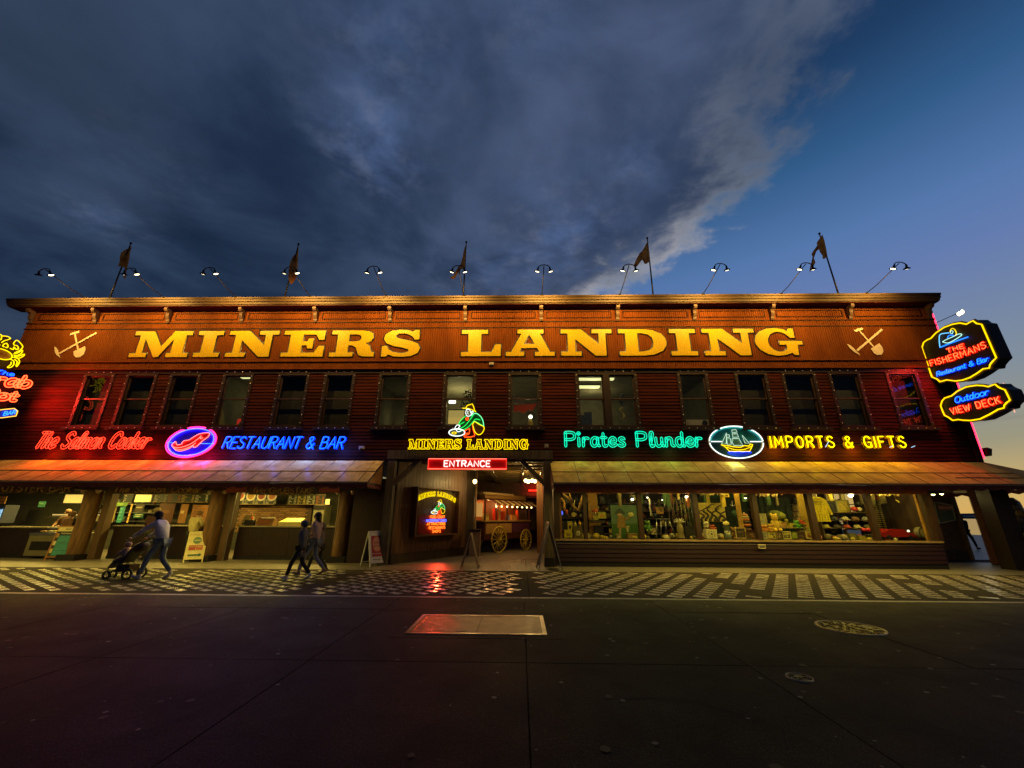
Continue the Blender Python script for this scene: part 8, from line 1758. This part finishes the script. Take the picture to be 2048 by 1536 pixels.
# three walkers in a line
swing = dict(WALK); swing.update(eL=(-.23, -.10, 1.15), wL=(-.22, -.12, .90), eR=(.23, .02, 1.14), wR=(.22, .18, .92))
person(620, 1150, 90, 1.66, 'woman in a rosy knit jacket and jeans walking left with long dark hair', dict(swing, eL=(-.23, -.12, 1.16), wL=(-.20, -.02, 1.12)), (.66, .42, .36), (.22, .24, .30), (.25, .15, .12), (.03, .015, .012))
person(594, 1159, 92, 1.42, 'child in a long dark coat and blue grey beanie walking left in white shoes', dict(swing), (.13, .12, .13), (.016, .016, .018), (.70, .64, .66), (.06, .05, .05), hat=(.10, .12, .17), long_coat=True)
person(632, 1146, 88, 1.34, 'hooded child in a dark brown coat following behind the woman', dict(swing, hL=(-.08, 0, .9)), (.20, .15, .13), (.016, .016, .018), (.16, .10, .09), (.2, .15, .12), hood=True)
# walker far out on the pier
person(1942, 1100, 170, 1.74, 'dark silhouette of a walker on the pier beyond the porch', swing, (.012, .012, .015), (.01, .01, .012), (.01, .01, .01), (.02, .02, .02), Y=24.0)

# ---- the stroller with its child
sx_, sy_ = G(240, 1156); t = empty('stroller', (sx_, sy_, 0), label='black three wheeled stroller with a folded canopy on the pavement', cat='stroller')
t.scale = (.84, .84, .84); bk = cm('stroller_black', (.014, .012, .014), .5); tr_ = cm('stroller_tube', (.05, .045, .045), .35, metal=.6)
def swheel(x_, y_, r_):
    wb = MB(); wb.tube([(x_+r_*math.cos(2*PI*k/20), y_, r_+r_*math.sin(2*PI*k/20)) for k in range(20)], .034, 6, closed=True); w_ = wb.build('wheel', bk, t)
    for k in range(5): a = 2*PI*k/5; MB().tube([(x_, y_, r_), (x_+r_*math.cos(a), y_, r_+r_*math.sin(a))], .008, 4).build('spoke', tr_, w_)
for y_ in (-.26, .26): swheel(.42, y_, .14); swheel(-.36, y_*.45, .10)
for y_ in (-.24, .24):
    MB().tube([(-.36, y_*.5, .18), (-.22, y_, .34), (.10, y_, .52), (.45, y_, .88), (.62, y_, 1.06)], .014, 6).build('side_tube', tr_, t); MB().tube([(.42, y_, .16), (.22, y_, .36), (.0, y_, .45)], .014, 6).build('rear_leg', tr_, t)
MB().tube([(.62, -.24, 1.06), (.66, -.2, 1.08), (.66, .2, 1.08), (.62, .24, 1.06)], .018, 6).build('handlebar', bk, t)
MB().prism([(-.20, .42), (.12, .44), (.36, .86), (.30, .90), (.06, .54), (-.20, .50)], -.20, .20).build('seat', bk, t); MB().prism([(-.34, .30), (-.22, .30), (-.18, .43), (-.24, .45)], -.18, .18).build('footrest', bk, t)
mb = MB(); mb.M = Matrix.Translation((.42, 0, .90)) @ Matrix.Rotation(R(-30), 4, 'Y'); mb.ball((0, 0, .0), 1, .20, .24, .15, 12, 8); mb.build('canopy', cm('canopy_purple', (.03, .015, .022), .7), t)
MB().prism([(-.05, .20), (.34, .20), (.38, .40), (-.02, .40)], -.19, .19).build('basket', cm('basket_brown', (.05, .022, .02), .8), t)
MB().tube([(-.16, -.2, .62), (-.20, 0, .66), (-.16, .2, .62)], .016, 6).build('bumper_bar', bk, t)
b_ = empty('baby', (sx_, sy_, 0), label='small child in a grey pink suit and knitted hat sitting in the stroller', cat='person'); b_.scale = (.84, .84, .84)
Vb = [(-.02, 0, .56), (-.01, 0, .70), (0, 0, .82), (-.03, 0, .93), (-.10, -.10, .76), (-.22, -.11, .70), (-.10, .10, .76), (-.22, .11, .70), (-.16, -.07, .57), (-.30, -.07, .46), (-.16, .07, .57), (-.30, .07, .46)]
skin('body', Vb, [(0, 1), (1, 2), (2, 3), (2, 4), (4, 5), (2, 6), (6, 7), (0, 8), (8, 9), (0, 10), (10, 11)], [(.09, .1), .10, .06, .085, .045, .028, .045, .028, .06, .04, .06, .04], skin_m, b_)
skin('suit', Vb[:3]+Vb[4:], [(0, 1), (1, 2), (1, 3), (3, 4), (1, 5), (5, 6), (0, 7), (7, 8), (0, 9), (9, 10)], [(.11, .12), .12, .07, .06, .04, .06, .04, .075, .05, .075, .05], cm('baby_suit', (.26, .19, .20), .85, var=.3), b_)
MB().ball((-.03, 0, .97), 1, .105, .10, .09, 10, 7).build('hat', cm('baby_hat', (.30, .19, .15), .9), b_); MB().ball((-.12, 0, .92), .015).build('nose', skin_m, b_)
